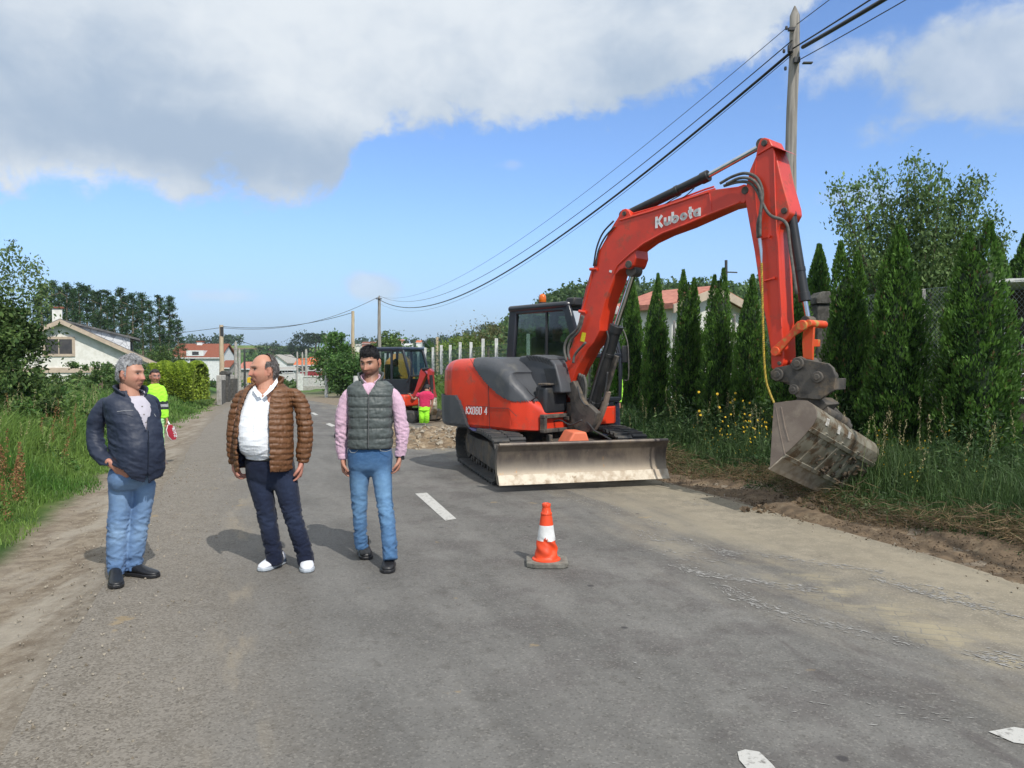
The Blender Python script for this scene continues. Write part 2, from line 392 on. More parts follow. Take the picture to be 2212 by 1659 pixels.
ry = np.array(rr_(-20, 30, 160) + list(np.linspace(30, 95, 110)))
def roadxy(u, v):
    el_, er = edge_l(v), edge_r(v)
    jag = .03 * np.sin(v * 1.1) + .015 * np.sin(v * 3.7 + 2)
    c = el_ + (er - el_) * u + np.where(u < .02, jag - .15, 0) + np.where(u > .98, jag + .1, 0)
    return c - K * v - .012 * np.clip(v - 52, 0, 100) ** 1.6, v
grid_mesh('road', np.linspace(0, 1, 28), ry, roadxy, ASPHALT_M, .012)
PAINT = pm('worn road paint', (.50, .49, .46), (.20, .19, .175), 34, .8, lo=.52, hi=.74, bump=.3, bscale=120, detail=9)
PAINT2 = pm('chalky scuff', (.34, .33, .31), (.23, .22, .205), 30, .9, lo=.4, hi=.6)
def ground_poly(name, pts, mat, lift=.017, label=None):
    m = MB(); vs = [(p.x, p.y, hgt(p.x, p.y) + lift) for p in pts]; m.add(vs, [tuple(range(len(vs)))])
    o = m.build(name, mat); o['kind'] = 'structure'; return o
ground_poly('lane_marking', [G(897, 1069), G(922, 1067), G(986, 1124), G(962, 1128)], PAINT)
ground_poly('lane_marking', [G(1593, 1632), G(1610, 1627), G(1640, 1632), G(1668, 1659), G(1700, 1700), G(1640, 1700), G(1597, 1650)], PAINT)
ground_poly('lane_marking', [G(703, 917), G(712, 915), G(726, 921), G(716, 923)], PAINT)
ground_poly('lane_marking', [G(671, 893), G(678, 892), G(688, 897), G(681, 898)], PAINT)
ground_poly('lane_marking', [G(2135, 1588), G(2190, 1578), G(2260, 1590), G(2250, 1620), G(2190, 1612)], PAINT)
def scuffs():
    """chalky scrapes the bucket left on the asphalt"""
    V, Fc = [], []; rg = random.Random(5)
    runs = [([(1380, 1152), (1420, 1168), (1480, 1172), (1560, 1195), (1600, 1200)], 7, 150), ([(1455, 1225), (1530, 1245), (1640, 1262), (1760, 1282)], 8, 190),
            ([(1570, 1190), (1700, 1210), (1800, 1225), (1910, 1240)], 6, 120), ([(1890, 1252), (2010, 1290), (2212, 1340)], 7, 140), ([(1300, 1085), (1330, 1112)], 9, 50),
            ([(1225, 1076), (1285, 1090)], 8, 34), ([(1410, 1128), (1440, 1140)], 5, 24), ([(1560, 1270), (1640, 1310), (1760, 1345), (1980, 1400)], 9, 170),
            ([(1470, 1088), (1540, 1096)], 5, 24), ([(2120, 1420), (2212, 1440)], 12, 60), ([(905, 985), (990, 996)], 5, 50), ([(1400, 1190), (1560, 1215)], 14, 60), ([(1990, 1275), (2100, 1300)], 16, 60), ([(1180, 1040), (1260, 1075)], 14, 40),
            ([(1150, 1180), (1320, 1160)], 40, 20), ([(1000, 1380), (1900, 1600)], 120, 16), ([(1600, 1500), (2150, 1560)], 60, 16)]
    for pts, spread, n in runs:
        A = crom([tuple(G(p[0], p[1])) for p in pts], 40)
        for _ in range(int(n * 3.6)):
            ia = rg.randrange(len(A) - 1); a = A[ia]; q_ = a[1] / F; i = Vector((a[0] + rg.gauss(0, spread * 1.7) * q_, a[1] + rg.gauss(0, spread * .6) * q_ * a[1] / 1.7, 0)); hd_ = math.atan2(A[ia + 1][0] - a[0], a[1] - A[ia + 1][1])
            L = abs(rg.gauss(.003, .015)) + .003; wd = min(.004, L * rg.uniform(.08, .4)); an = hd_ + rg.gauss(0, .28); z = hgt(i.x, i.y) + .016
            dx, dy = math.sin(an) * L, -math.cos(an) * L; ex, ey = math.cos(an) * wd, math.sin(an) * wd; o = len(V)
            k = rg.uniform(-.5, .5)
            V += [(i.x - dx, i.y - dy, z), (i.x + ex + dx * k, i.y + ey, z), (i.x + dx, i.y + dy, z), (i.x - ex, i.y - ey + dy * k, z)]; Fc.append((o, o + 1, o + 2, o + 3))
    o = link('scuff_marks', mesh_np('scuff_marks', V, Fc), PAINT2, None, None)
    tag(o, kind='structure')
scuffs()
# ================================================================== FOLIAGE TOOLS
def leaves(Cn, D, L, Wd, cols, fold=.25):
    """rhombic leaves: centres, directions, lengths, widths"""
    n = len(Cn); D = D / np.linalg.norm(D, axis=1, keepdims=True)
    rnd = RNG.normal(size=(n, 3)); S = np.cross(D, rnd); S /= np.linalg.norm(S, axis=1, keepdims=True) + 1e-9; N = np.cross(S, D)
    L = np.asarray(L)[:, None]; Wd = np.asarray(Wd)[:, None]
    V = np.stack([Cn - D * L / 2, Cn + S * Wd / 2 + N * Wd * fold, Cn + D * L / 2, Cn - S * Wd / 2 + N * Wd * fold], 1).reshape(-1, 3)
    Fc = np.arange(4 * n).reshape(n, 4); return V, Fc, np.repeat(cols, 4, 0)
def tones(n, a, b, v=.25):
    t = RNG.random((n, 1)); c = np.array(a) * (1 - t) + np.array(b) * t; return c * (1 + RNG.normal(0, v, (n, 1))).clip(.45, 1.8)
def blades(P0, Hh, Wd, lean, cols, droop=.35, dirn=None):
    """curved grass blades: 5 verts, 3 triangles"""
    n = len(P0); a = RNG.random(n) * 2 * np.pi
    if dirn is not None: a = dirn + RNG.normal(0, .9, n)
    d = np.stack([np.cos(a), np.sin(a), np.zeros(n)], 1); s = np.stack([-np.sin(a), np.cos(a), np.zeros(n)], 1)
    t = RNG.random(n) * np.pi; s = s * np.cos(t)[:, None] + d * np.sin(t)[:, None]
    Hh = Hh[:, None]; w2 = (Wd / 2)[:, None] if np.ndim(Wd) else Wd / 2; le = (lean * RNG.random(n))[:, None] * Hh; z = np.array([[0, 0, 1.0]])
    m = P0 + z * Hh * .55 + d * le * .35; tip = P0 + z * Hh * (1 - droop * le / Hh) + d * le
    V = np.stack([P0 - s * w2, P0 + s * w2, m - s * w2 * .8, m + s * w2 * .8, tip], 1).reshape(-1, 3)
    o = (np.arange(n) * 5)[:, None]
    Fc = np.concatenate([o + [0, 1, 2], o + [1, 3, 2], o + [2, 3, 4]], 0); return V, Fc, np.repeat(cols, 5, 0)
def merge(parts):
    V, Fc, Cc, o = [], [], [], 0
    for v, f, c in parts: V.append(v); Fc.append(f + o); Cc.append(c); o += len(v)
    return np.concatenate(V), np.concatenate(Fc), np.concatenate(Cc)
def foliage_obj(name, parts, parent=None, mat=LEAF, offset=(0, 0, 0)):
    V, Fc, Cc = merge(parts); V = V + np.array(offset)
    return link(name, mesh_np(name, V, Fc, Cc), mat, parent, None)
def clump_crown(centre, rad, n_cl, n_leaf, L, ca, cb, seed=0, shell=.55, shape=None, cl_r=.28, upw=.3, gap=0):
    """leaf clumps through a lumpy crown volume; light and dark clumps"""
    rg = np.random.default_rng(seed); centre = np.array(centre, float); rad = np.array(rad, float); out = []
    d = rg.normal(size=(n_cl, 3)); d /= np.linalg.norm(d, axis=1, keepdims=True)
    r = rg.random(n_cl) ** (1 / 3); r = shell + (1 - shell) * r; r *= 1 + .22 * np.sin(d[:, 0] * 5 + seed) * np.cos(d[:, 2] * 4 + seed * 2)
    cc = centre + d * rad * r[:, None]
    for i in range(n_cl):
        s = cl_r * rad.min() * rg.uniform(.6, 1.3); p = cc[i] + rg.normal(size=(n_leaf, 3)) * s * np.array([1, 1, .7]) * .55
        k = rg.uniform(.6, 1.3); t = rg.random((n_leaf, 1)); col = (np.array(ca) * (1 - t) + np.array(cb) * t) * k * (1 + rg.normal(0, .18, (n_leaf, 1))).clip(.5, 1.6)
        D = rg.normal(size=(n_leaf, 3)) + d[i] * .8 + np.array([0, 0, upw]); Ls = L * rg.uniform(.6, 1.35, n_leaf)
        out.append(leaves(p, D, Ls, Ls * rg.uniform(.35, .6, n_leaf), col))
    return out
# ================================================================== VERGES
def grassfield(name, n, sampler, hfun, wd, ca, cb, lean=.5, droop=.35, label=None, extra=None):
    x, y = sampler(n); z = height(x, y); H_ = hfun(x, y)
    P0 = np.stack([x, y, z - .02], 1)
    t = (.5 + .5 * np.sin(x * 1.3 + np.sin(y * .9) * 2)) * .6 + RNG.random(len(x)) * .4; t = t[:, None]
    cols = (np.array(ca) * (1 - t) + np.array(cb) * t) * (1 + RNG.normal(0, .2, (len(x), 1))).clip(.5, 1.7)
    parts = [blades(P0, H_, np.full(len(x), wd) * np.maximum(1, y / 9), lean, cols, droop)]
    if extra: parts += extra
    o = foliage_obj(name, parts); tag(o, label, kind='stuff'); return o
def edge_sample(cmin, cmax, y0, y1, ypow=1.0, cpow=1.0, left=True):
    def f(n):
        y = y0 + (y1 - y0) * RNG.random(n) ** ypow; u = RNG.random(n) ** cpow
        if left: lb = -2.05 + .9 * sst(y, 14, 40); c = lb - .1 + .28 * np.sin(y * 1.9) * np.sin(y * .7 + 1) - u * (cmax - cmin)
        else: c = 6.30 + .16 * np.sin(y * 2.1) + .1 * np.sin(y * 5) + u * (cmax - cmin)
        return c - K * y, y
    return f
pat = lambda x, y: .75 + .35 * np.sin(x * 2.1 + y) * np.sin(y * 1.3 - x * .7)
LB = lambda y: -2.05 + .9 * sst(y, 14, 40)
def hl(x, y):
    dpt = LB(y) - (x + K * y)
    return (.10 + .62 * sst(dpt, .1, 1.5) * pat(x, y)) * RNG.uniform(.45, 1.15, len(x)) * (1 - .35 * sst(y, 20, 40))
grassfield('grass', 62000, edge_sample(0, 4.2, 3.0, 16, 1.35, .9), hl, .011, (.036, .105, .015), (.135, .205, .045), .75, .4)
grassfield('grass', 30000, edge_sample(0, 7, 15, 42, 1.2, .8), hl, .012, (.05, .12, .02), (.13, .20, .05), .7, .4)
def hr_(x, y):
    dpt = (x + K * y) - 6.45
    return (.12 + .58 * sst(dpt, .15, 1.3) * pat(y, x)) * RNG.uniform(.4, 1.25, len(x))
grassfield('grass', 44000, edge_sample(0, 3.3, 4.5, 20, 1.35, .75, False), hr_, .009, (.020, .052, .014), (.062, .105, .034), .9, .5)
grassfield('grass', 15000, edge_sample(0, 3.2, 20, 42, 1.1, .8, False), lambda x, y: hr_(x, y) * 1.3 + .3, .012, (.05, .12, .02), (.15, .22, .06), .7, .4)
# torn, dry straw and roots along the dug edge on the right
def straw():
    n = 7500; y = 4.6 + 9 * RNG.random(n) ** 1.2; c = 6.35 + .25 * np.sin(y * 2.1) * .6 + np.abs(RNG.normal(0, .26, n)); x = c - K * y; z = height(x, y) + .02 + RNG.random(n) * .20 * sst(c, 6.3, 6.9)
    a = RNG.random(n) * 6.28; D = np.stack([np.cos(a), np.sin(a), RNG.normal(.05, .35, n)], 1)
    L = RNG.uniform(.08, .32, n); return leaves(np.stack([x, y, z], 1), D, L, np.full(n, .006), tones(n, (.20, .145, .08), (.07, .045, .025), .3))
tag(foliage_obj('dry_straw', [straw()]), kind='stuff')
# broad weeds: leaf clouds hugging both verges
def weeds(name, n, y0, y1, left, cmax, hmax, ca, cb, L=.07, y_pow=1.2, seed=1, cmin=.5):
    y = y0 + (y1 - y0) * RNG.random(n) ** y_pow; u = cmin + RNG.random(n) * (cmax - cmin); c = (LB(y) - u) if left else (6.5 + u); x = c - K * y
    lump = np.clip(.45 + .55 * np.sin(x * 3.1 + seed) * np.sin(y * 2.3 + seed * 2) + .35 * np.sin(y * 5.3), .08, 1)
    h = hmax * lump * sst(u, .1, cmax * .55) * RNG.random(n) ** .6; z = height(x, y) + h
    D = RNG.normal(size=(n, 3)) * np.array([1, 1, .7]) + np.array([0, 0, .5]); Ls = L * RNG.uniform(.4, 1.3, n) * np.maximum(1, y / 10)
    return leaves(np.stack([x, y, z], 1), D, Ls, Ls * RNG.uniform(.18, .45, n), tones(n, ca, cb, .3))
tag(foliage_obj('weeds', [weeds('w', 46000, 4.6, 19, True, 4.4, .95, (.035, .10, .018), (.13, .19, .05), .085)]), kind='stuff')
tag(foliage_obj('weeds', [weeds('w', 36000, 18, 46, True, 8, 1.0, (.04, .09, .02), (.12, .17, .05), .08, seed=4)]), kind='stuff')
tag(foliage_obj('weeds', [weeds('w', 52000, 5, 19, False, 3.0, .95, (.022, .056, .017), (.07, .11, .038), .065, seed=2, cmin=-.12)]), kind='stuff')
tag(foliage_obj('weeds', [weeds('w', 40000, 19, 44, False, 3.2, 1.25, (.045, .10, .02), (.14, .20, .06), .07, seed=5)]), kind='stuff')
# ================================================================== TREES AND SHRUBS
def thuja_mesh(seed, h, R, tips):
    rg = np.random.default_rng(seed); n = 21000; parts = []
    th = rg.random(n) * 2 * np.pi; zf = rg.random(n) ** 1.25
    def prof(zf, th):
        base = np.interp(zf, [0, .06, .2, .4, .6, .78, .9, 1], [.78, .95, 1, .93, .78, .56, .33, .07])
        return R * base * (1 + .13 * np.sin(th * 3 + zf * 9 + seed) + .10 * np.sin(th * 7 - zf * 23 + seed * 2))
    r = prof(zf, th); ins = 1 - .28 * rg.random(n) ** 2.0; cx = np.zeros(n); cy = np.zeros(n); z = zf * h
    for k, (tx, ty, th_) in enumerate(tips):                     # separate leaders near the top
        sel = (np.arange(n) % len(tips)) == k; s = sst(zf, .55, .95)
        cx = np.where(sel, tx * s, cx); cy = np.where(sel, ty * s, cy); z = np.where(sel, zf * h * (1 - (1 - th_) * s), z)
        if len(tips) > 1: r = np.where(sel, r * (1 - .3 * s), r)
    # tufts: push groups of sprays out, so the surface is broken
    cell = np.floor(th * 3.2) + 31 * np.floor(zf * 26 + np.sin(th * 2)); hsh = np.modf(np.abs(np.sin(cell * 12.9898 + seed) * 43758.5))[0]
    rr = r * ins * (.82 + .30 * hsh)
    Cn = np.stack([cx + rr * np.cos(th), cy + rr * np.sin(th), z], 1)
    D = np.stack([np.cos(th) * .55, np.sin(th) * .55, np.ones(n) * .9], 1) + rg.normal(0, .33, (n, 3))
    L = rg.uniform(.04, .095, n); t = (hsh * .6 + rg.random(n) * .4)[:, None]
    t = t ** 1.2; col = np.array([.010, .034, .008]) * (1 - t) + np.array([.095, .185, .03]) * t  # lit look of the pushed-out tufts put into the leaf colour
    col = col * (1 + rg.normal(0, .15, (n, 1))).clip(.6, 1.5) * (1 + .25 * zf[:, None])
    br = rg.random(n) < .02; col[br] = (.11, .08, .035)
    parts.append(leaves(Cn, D, L, L * rg.uniform(.3, .5, n), col, .1))
    V, Fc, Cc = merge(parts)
    # dense twiggy core
    k, m = 22, 14; zz = np.linspace(.02, .93, m); vs = []
    for a in zz:
        for b in np.linspace(0, 2 * np.pi, k, endpoint=False):
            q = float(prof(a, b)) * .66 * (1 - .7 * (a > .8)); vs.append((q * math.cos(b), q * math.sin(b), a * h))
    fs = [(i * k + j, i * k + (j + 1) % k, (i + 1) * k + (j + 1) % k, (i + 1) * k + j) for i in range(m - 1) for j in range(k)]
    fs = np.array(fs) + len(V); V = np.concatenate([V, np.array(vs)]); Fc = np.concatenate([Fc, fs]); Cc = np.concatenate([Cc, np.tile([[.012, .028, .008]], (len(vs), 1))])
    return mesh_np('crown', V, Fc, Cc)
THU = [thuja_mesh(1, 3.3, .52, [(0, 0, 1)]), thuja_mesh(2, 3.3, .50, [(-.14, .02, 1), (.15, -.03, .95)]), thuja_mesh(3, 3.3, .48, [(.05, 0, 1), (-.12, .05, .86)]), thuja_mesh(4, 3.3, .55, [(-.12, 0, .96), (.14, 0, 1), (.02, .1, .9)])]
for me_ in THU: me_.materials.append(LEAF)
trunk_m = MB().cyl((0, 0, -.1), (0, 0, 1.2), .06, .03, 8)
tm_o = trunk_m.build('trunk', BARK); TR_ME = tm_o.data; bpy.data.objects.remove(tm_o)
ROW = 'clipped evergreens in the row along the right verge'
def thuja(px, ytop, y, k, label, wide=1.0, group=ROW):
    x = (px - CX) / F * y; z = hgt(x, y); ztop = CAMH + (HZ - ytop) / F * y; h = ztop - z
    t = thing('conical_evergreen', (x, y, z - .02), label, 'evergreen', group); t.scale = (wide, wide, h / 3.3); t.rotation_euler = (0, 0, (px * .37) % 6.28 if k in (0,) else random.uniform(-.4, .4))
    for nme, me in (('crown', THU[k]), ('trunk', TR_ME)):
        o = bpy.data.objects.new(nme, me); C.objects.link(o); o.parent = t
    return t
thuja(2108, 480, 9.9, 3, 'tallest and widest evergreen of the row, nearest the chain link fence corner', .92)
thuja(1938, 488, 10.6, 0, 'single-tipped evergreen directly left of the widest one, in front of the leafy tree', .78)
thuja(1830, 520, 11.4, 1, 'forked evergreen just right of the stone gate pillar', .76)
thuja(1712, 528, 12.3, 2, 'evergreen half hidden behind the upright arm of the large digger', .72)
thuja(1620, 592, 13.6, 2, 'evergreen immediately left of the upright digger arm', .66)
thuja(1551, 578, 14.4, 3, 'evergreen in front of the white gable of the red-roofed building', .64)
thuja(1486, 582, 15.2, 1, 'forked evergreen against the left half of the pale red roof', .68)
thuja(1417, 590, 16.1, 2, 'slim two-tipped evergreen beside the left end of the pale red roof', .64)
thuja(1366, 612, 17.0, 0, 'slim evergreen right beside the cab of the large digger', .62)
thuja(1262, 652, 19, 1, 'evergreen showing only its tip behind the large digger cab', .7)
thuja(1766, 528, 16.5, 0, 'evergreen standing back behind the stone gate pillar', .8, 'conical evergreens in the gardens behind the row')
thuja(2152, 520, 21, 0, 'small conical evergreen in the far garden, left of the two by the shed', 1.1, 'conical evergreens in the gardens behind the row')
thuja(2203, 505, 21, 2, 'dark evergreen at the right edge above the shed roof', 1.5, 'conical evergreens in the gardens behind the row')
def branch_mesh(pts_list):
    m = MB()
    for pts, r0, r1 in pts_list: m.tube(pts, [r0 + (r1 - r0) * i / (len(pts) - 1) for i in range(len(pts))], 7)
    return m
# leafy tree behind the row, on upright stems
def stem_tree():
    y = 14.2; bx = (1975 - CX) / F * y; bz = hgt(bx, y); t = thing('leafy_tree', (bx, y, bz), 'tall open leafy tree on many upright stems behind the evergreen row', 'tree')
    rg = random.Random(3); bl, parts = [], []
    tops = [(1808, 408), (1850, 400), (1893, 375), (1925, 440), (1960, 392), (1976, 352), (2010, 372), (2030, 400), (2062, 425), (2090, 392), (2118, 398), (2140, 470), (2165, 520), (1880, 470), (1990, 430), (2045, 470), (1935, 500), (2000, 520), (1860, 540), (2100, 500), (1905, 560), (1955, 590), (2060, 560), (1830, 480), (2150, 600), (2020, 610), (1890, 640)]
    for i, (px, py) in enumerate(tops):
        yy = y + rg.uniform(-1.1, 1.3); e = P(px, py, yy); b0 = Vector((bx + (e.x - bx) * .12, y + rg.uniform(-.2, .2), bz + .1)); mid = b0.lerp(e, .5) + Vector(((bx - e.x) * .10, 0, .12))
        A = crom([b0, mid, e], 9); bl.append(([Vector(a) for a in A], .035, .006)); n = len(A)
        for j in range(3, n):
            f = j / n; s = .16 + .34 * (1 - f); cnt = int(100 + 110 * (1 - f))
            p = A[j] + RNG.normal(size=(cnt, 3)) * np.array([s, s, .16]) * .6; D = RNG.normal(size=(cnt, 3)) * .6 + np.array([0, 0, .9])
            L = RNG.uniform(.045, .10, cnt); k = rg.uniform(.7, 1.25)
            parts.append(leaves(p, D, L, L * .5, tones(cnt, (.045, .09, .028), (.13, .19, .06), .2) * k))
    branch_mesh(bl).build('trunk', BARK, t); foliage_obj('crown', parts, t)
stem_tree()
# bushy tree filling the left edge
def left_tree():
    y = 14.5; x = (-78 - CX) / F * y; bz = hgt(x, y); t = thing('bushy_tree', (x, y, bz), 'large bushy tree filling the left edge of the picture', 'tree')
    branch_mesh([([(x, y, bz - .1), (x - .1, y + .2, bz + 1.2), (x - .3, y + .2, bz + 2.2)], .14, .04), ([(x, y, bz + .8), (x + .6, y + .3, bz + 1.6), (x + .8, y + .3, bz + 2.0)], .05, .02), ([(x, y, bz + .8), (x - .9, y, bz + 2.6)], .08, .03)]).build('trunk', BARK, t)
    parts = []
    for c, r, n, s in (((x - .9, y, 2.2), (1.7, 1.3, 1.25), 95, 1), ((x + .2, y + .2, 1.75), (.9, .9, 1.1), 60, 2), ((x + .6, y, .85), (.95, .9, .6), 50, 3), ((x + .05, y - .1, 2.95), (.5, .5, .45), 22, 4), ((x - 1.2, y, 3.3), (1.1, .9, .6), 40, 5), ((x + .62, y + .4, 2.15), (.42, .4, .5), 20, 8), ((x - 1.8, y, 1.1), (1.3, 1.0, .9), 50, 6)):
        parts += clump_crown(c, r, int(n * 1.25), 230, .09, (.028, .07, .018), (.115, .17, .05), s, .45, cl_r=.34)
    for (px, py) in ((26, 532), (55, 562), (78, 575), (8, 548), (98, 612)):      # loose top sprigs
        e = np.array(P(px, py, y)); cnt = 90
        for f in np.linspace(0, 1, 5):
            p = e + np.array([-.08, 0, -.6]) * f + RNG.normal(size=(cnt // 2, 3)) * .07 * (1 + f); L = RNG.uniform(.05, .09, cnt // 2)
            parts.append(leaves(p, RNG.normal(size=(cnt // 2, 3)) + [0, 0, .8], L, L * .5, tones(cnt // 2, (.06, .11, .035), (.15, .2, .07))))
    foliage_obj('crown', parts, t)
left_tree()
# pines: tall bare trunks, crown in tiers of tufts
def pine_parts(seed, h, spread, low):
    rg = np.random.default_rng(seed); parts = []
    for i in range(34):
        f = low + (1 - low) * (i / 34) ** .9; rad = spread * .78 * (1.05 - f) ** .65 * rg.uniform(.35, 1.2)
        a = rg.random() * 6.28; c = np.array([math.cos(a) * rad, math.sin(a) * rad, f * h]); n = 85
        s = rg.uniform(.32, .72) * (1.15 - .5 * f)
        p = c + rg.normal(size=(n, 3)) * np.array([s, s, s * .45]) * .7; D = rg.normal(size=(n, 3)) + np.array([0, 0, .5]); L = rg.uniform(.16, .38, n)
        t = rg.random((n, 1)); col = (np.array([.016, .040, .016]) * (1 - t) + np.array([.05, .10, .032]) * t) * rg.uniform(.7, 1.25); parts.append(leaves(p, D, L, L * .32, col))
    V, Fc, Cc = merge(parts); cr = mesh_np('crown', V, Fc, Cc); cr.materials.append(LEAF)
    m = MB(); m.tube([(0, 0, -1), (.1, 0, h * .4), (-.05, 0, h * .96)], [.17, .13, .04], 7)
    for i in range(9):
        f = low * .8 + (1 - low) * i / 9; a = rg.random() * 6.28; m.tube([(0, 0, f * h), (math.cos(a) * spread * .7, math.sin(a) * spread * .7, f * h + .5)], [.05, .02], 5)
    o = m.build('trunk', PINEBARK); me = o.data; bpy.data.objects.remove(o); return cr, me
PINEBARK = pm('pine bark', (.30, .235, .17), (.16, .12, .085), 9, .9)
PV = [pine_parts(11, 12, 1.7, .38), pine_parts(12, 12, 1.5, .3), pine_parts(13, 12, 1.9, .48), pine_parts(14, 12, 1.2, .25)]
def dup_pair(name, me_pair, loc, scale, rot, label, cat, group):
    t = thing(name, loc, label, cat, group); t.scale = scale; t.rotation_euler = (0, 0, rot)
    for nme, me in zip(('crown', 'trunk'), me_pair):
        o = bpy.data.objects.new(nme, me); C.objects.link(o); o.parent = t
    return t
pn = [(92, 612), (115, 606), (131, 618), (147, 609), (160, 622), (174, 611), (190, 617), (204, 626), (220, 626), (234, 627), (248, 640), (264, 620), (276, 638), (289, 633), (309, 632), (325, 648), (346, 637), (367, 640), (386, 690), (84, 640)]
PL = ['pine rising just right of the bushy left tree', 'tallest pine behind the chimney of the white gabled house', 'pine just right of the chimney of the white gabled house']
for i, (px, py) in enumerate(pn):
    y = 92 + (i * 7 % 5) * 3.2; x = (px - CX) / F * y; z = hgt(x, y); h = CAMH + (HZ - py) / F * y - z
    if i == 11: L_ = 'pine with the pointed top standing proud at the middle of the pine stand'
    elif i == 17: L_ = 'bare-trunked pine with a flat top at the right end of the stand'
    elif i == 18: L_ = 'low leaning pine at the far right foot of the pine stand'
    else: L_ = 'dark green pine in the dense stand behind the white gabled house'
    dup_pair('pine_tree', PV[i % 4] if i != 17 else PV[2], (x, y, z), (h / 12 * random.uniform(.95, 1.2), h / 12, h / 12), i * 1.3, L_, 'pine tree', 'pines in the stand behind the white house')
# shrubs below the pines and in front of house
def bush(px, py, y, rx, rz, label, ca=(.03, .07, .018), cb=(.10, .15, .04), seed=1, n=40, L=.09, name='shrub', grp=None, nl=110, shell=.5):
    p = P(px, py, y); z0 = hgt(p.x, y); t = thing(name, (p.x, y, z0), label, 'shrub', grp)
    foliage_obj('crown', clump_crown((p.x, y, p.z), (rx, rx, rz), n, nl, L, ca, cb, seed, shell, cl_r=.4), t)
    MB().tube([(p.x, y, z0 - .1), (p.x + .05, y, p.z)], [.07 * rx, .03 * rx], 6).build('trunk', BARK, t); return t
bush(270, 818, 40, 2.6, .4, 'dark spreading shrub in front of the white gabled house', n=70, L=.16)
bush(350, 792, 60, 1.2, 1.2, 'dark leafy shrub between the white house and the yellow hedge', n=50, L=.2)
bush(215, 812, 30, 2.2, .45, 'low rounded shrub on the bank below the gable', (.03, .08, .02), (.12, .18, .05), 4, 60, .12)
def tree_at(px, ytop, ybase_pix, y, w, label, ca, cb, seed, name='roadside_tree', grp=None, L=.16, trunk=.12, low=.18, n=70):
    x = (px - CX) / F * y; z = hgt(x, y); zt = CAMH + (HZ - ytop) / F * y; h = zt - z; t = thing(name, (x, y, z), label, 'tree', grp)
    parts = clump_crown((x, y, z + h * (low + .36)), (w / 2, w / 2, h * .42), n, 90, L, ca, cb, seed, .45, cl_r=.42)
    parts += clump_crown((x, y, z + h * .86), (w * .22, w * .22, h * .13), 12, 60, L, ca, cb, seed + 1, .3, cl_r=.6)
    foliage_obj('crown', parts, t); MB().tube([(x, y, z - .1), (x, y, z + h * .7)], [trunk, trunk * .4], 8).build('trunk', BARK, t)
tree_at(728, 714, 835, 58, 2.7, 'round leafy tree on the far right side of the road', (.03, .09, .018), (.10, .18, .04), 21, L=.2)
tree_at(745, 765, 835, 50, 1.9, 'smaller leafy tree overlapping the round one beside the far road', (.028, .08, .018), (.09, .16, .04), 25, L=.18)
tree_at(838, 718, 800, 70, 2.6, 'leafy tree poking up behind the small digger cab', (.04, .09, .02), (.13, .19, .05), 22, L=.25)
tree_at(1055, 700, 800, 36, 3.4, 'sparse brownish tree behind the white concrete fence', (.07, .075, .03), (.15, .14, .06), 23, L=.1, n=26)
tree_at(1010, 720, 800, 42, 3.0, 'light green young tree behind the white concrete fence', (.07, .12, .02), (.17, .22, .05), 24, L=.14, n=34)
# skyline trees
def umb(px, ytop, yb, y, w, label, flat=True, grp='lone trees on the skyline'):
    x = (px - CX) / F * y; z = hgt(x, y); zt = CAMH + (HZ - ytop) / F * y; h = max(2, zt - z); t = thing('skyline_tree', (x, y, z), label, 'tree', grp)
    rz = h * (.16 if flat else .42); foliage_obj('crown', clump_crown((x, y, zt - rz), (w / 2, w / 2, rz), 34, 60, h * .07, (.014, .03, .016), (.04, .065, .03), int(px), .35, cl_r=.5), t)
    MB().tube([(x, y, z - .5), (x + w * .1, y, zt - rz)], [w * .05, w * .02], 6).build('trunk', BARK, t)
for a in ((655, 721, 0, 330, 9, 'dark narrow tree with a ragged head standing on the skyline', False), (678, 722, 0, 340, 14, 'flat-crowned pine on the skyline left of the round-crowned one', True), (686, 725, 0, 345, 10, 'small pine touching the flat-crowned one on the skyline', True), (700, 722, 0, 340, 12, 'rightmost pine on the skyline, leaning to the concrete post', True),
          (575, 743, 0, 360, 11, 'leftmost of three rounded dark trees on the ridge', False), (588, 742, 0, 360, 11, 'middle one of three rounded dark trees on the ridge', False), (603, 745, 0, 360, 12, 'rightmost of three rounded dark trees on the ridge', False), (645, 745, 0, 330, 9, 'dark oval tree left of the ragged skyline tree', False), (628, 750, 0, 340, 13, 'wide low dark tree on the ridge above the orange roof', False), (627, 742, 0, 380, 3, 'thin dead tree sticking up from the ridge', False)): umb(*a)
# far woods as masses
def wood(name, n, sampler, hh, L, nl, ca, cb, seed=9):
    rg = np.random.default_rng(seed); x, y = sampler(n, rg); z = height(x, y); parts = []
    for i in range(n):
        h = hh * rg.uniform(.7, 1.25); r = h * rg.uniform(.28, .42); d = rg.normal(size=(nl, 3)); d /= np.linalg.norm(d, axis=1, keepdims=True)
        d *= (.6 + .4 * rg.random((nl, 1))); d[:, 2] = d[:, 2] * 1.0
        p = np.array([x[i], y[i], z[i] + h * .55]) + d * np.array([r, r, h * .5]) + rg.normal(size=(nl, 3)) * L * .4
        t = rg.random((nl, 1)); k = rg.uniform(.6, 1.35); Ls = L * rg.uniform(.6, 1.4, nl)
        parts.append(leaves(p, rg.normal(size=(nl, 3)) + [0, 0, .4], Ls, Ls * .6, (np.array(ca) * (1 - t) + np.array(cb) * t) * k))
    tag(foliage_obj(name, parts), kind='stuff')
def s_right(n, rg):
    b = rg.uniform(-.14, .34, n); y = 100 + 80 * rg.random(n); return b * y, y
wood('woodland', 520, s_right, 5.5, .85, 170, (.028, .065, .018), (.085, .14, .038), 5)
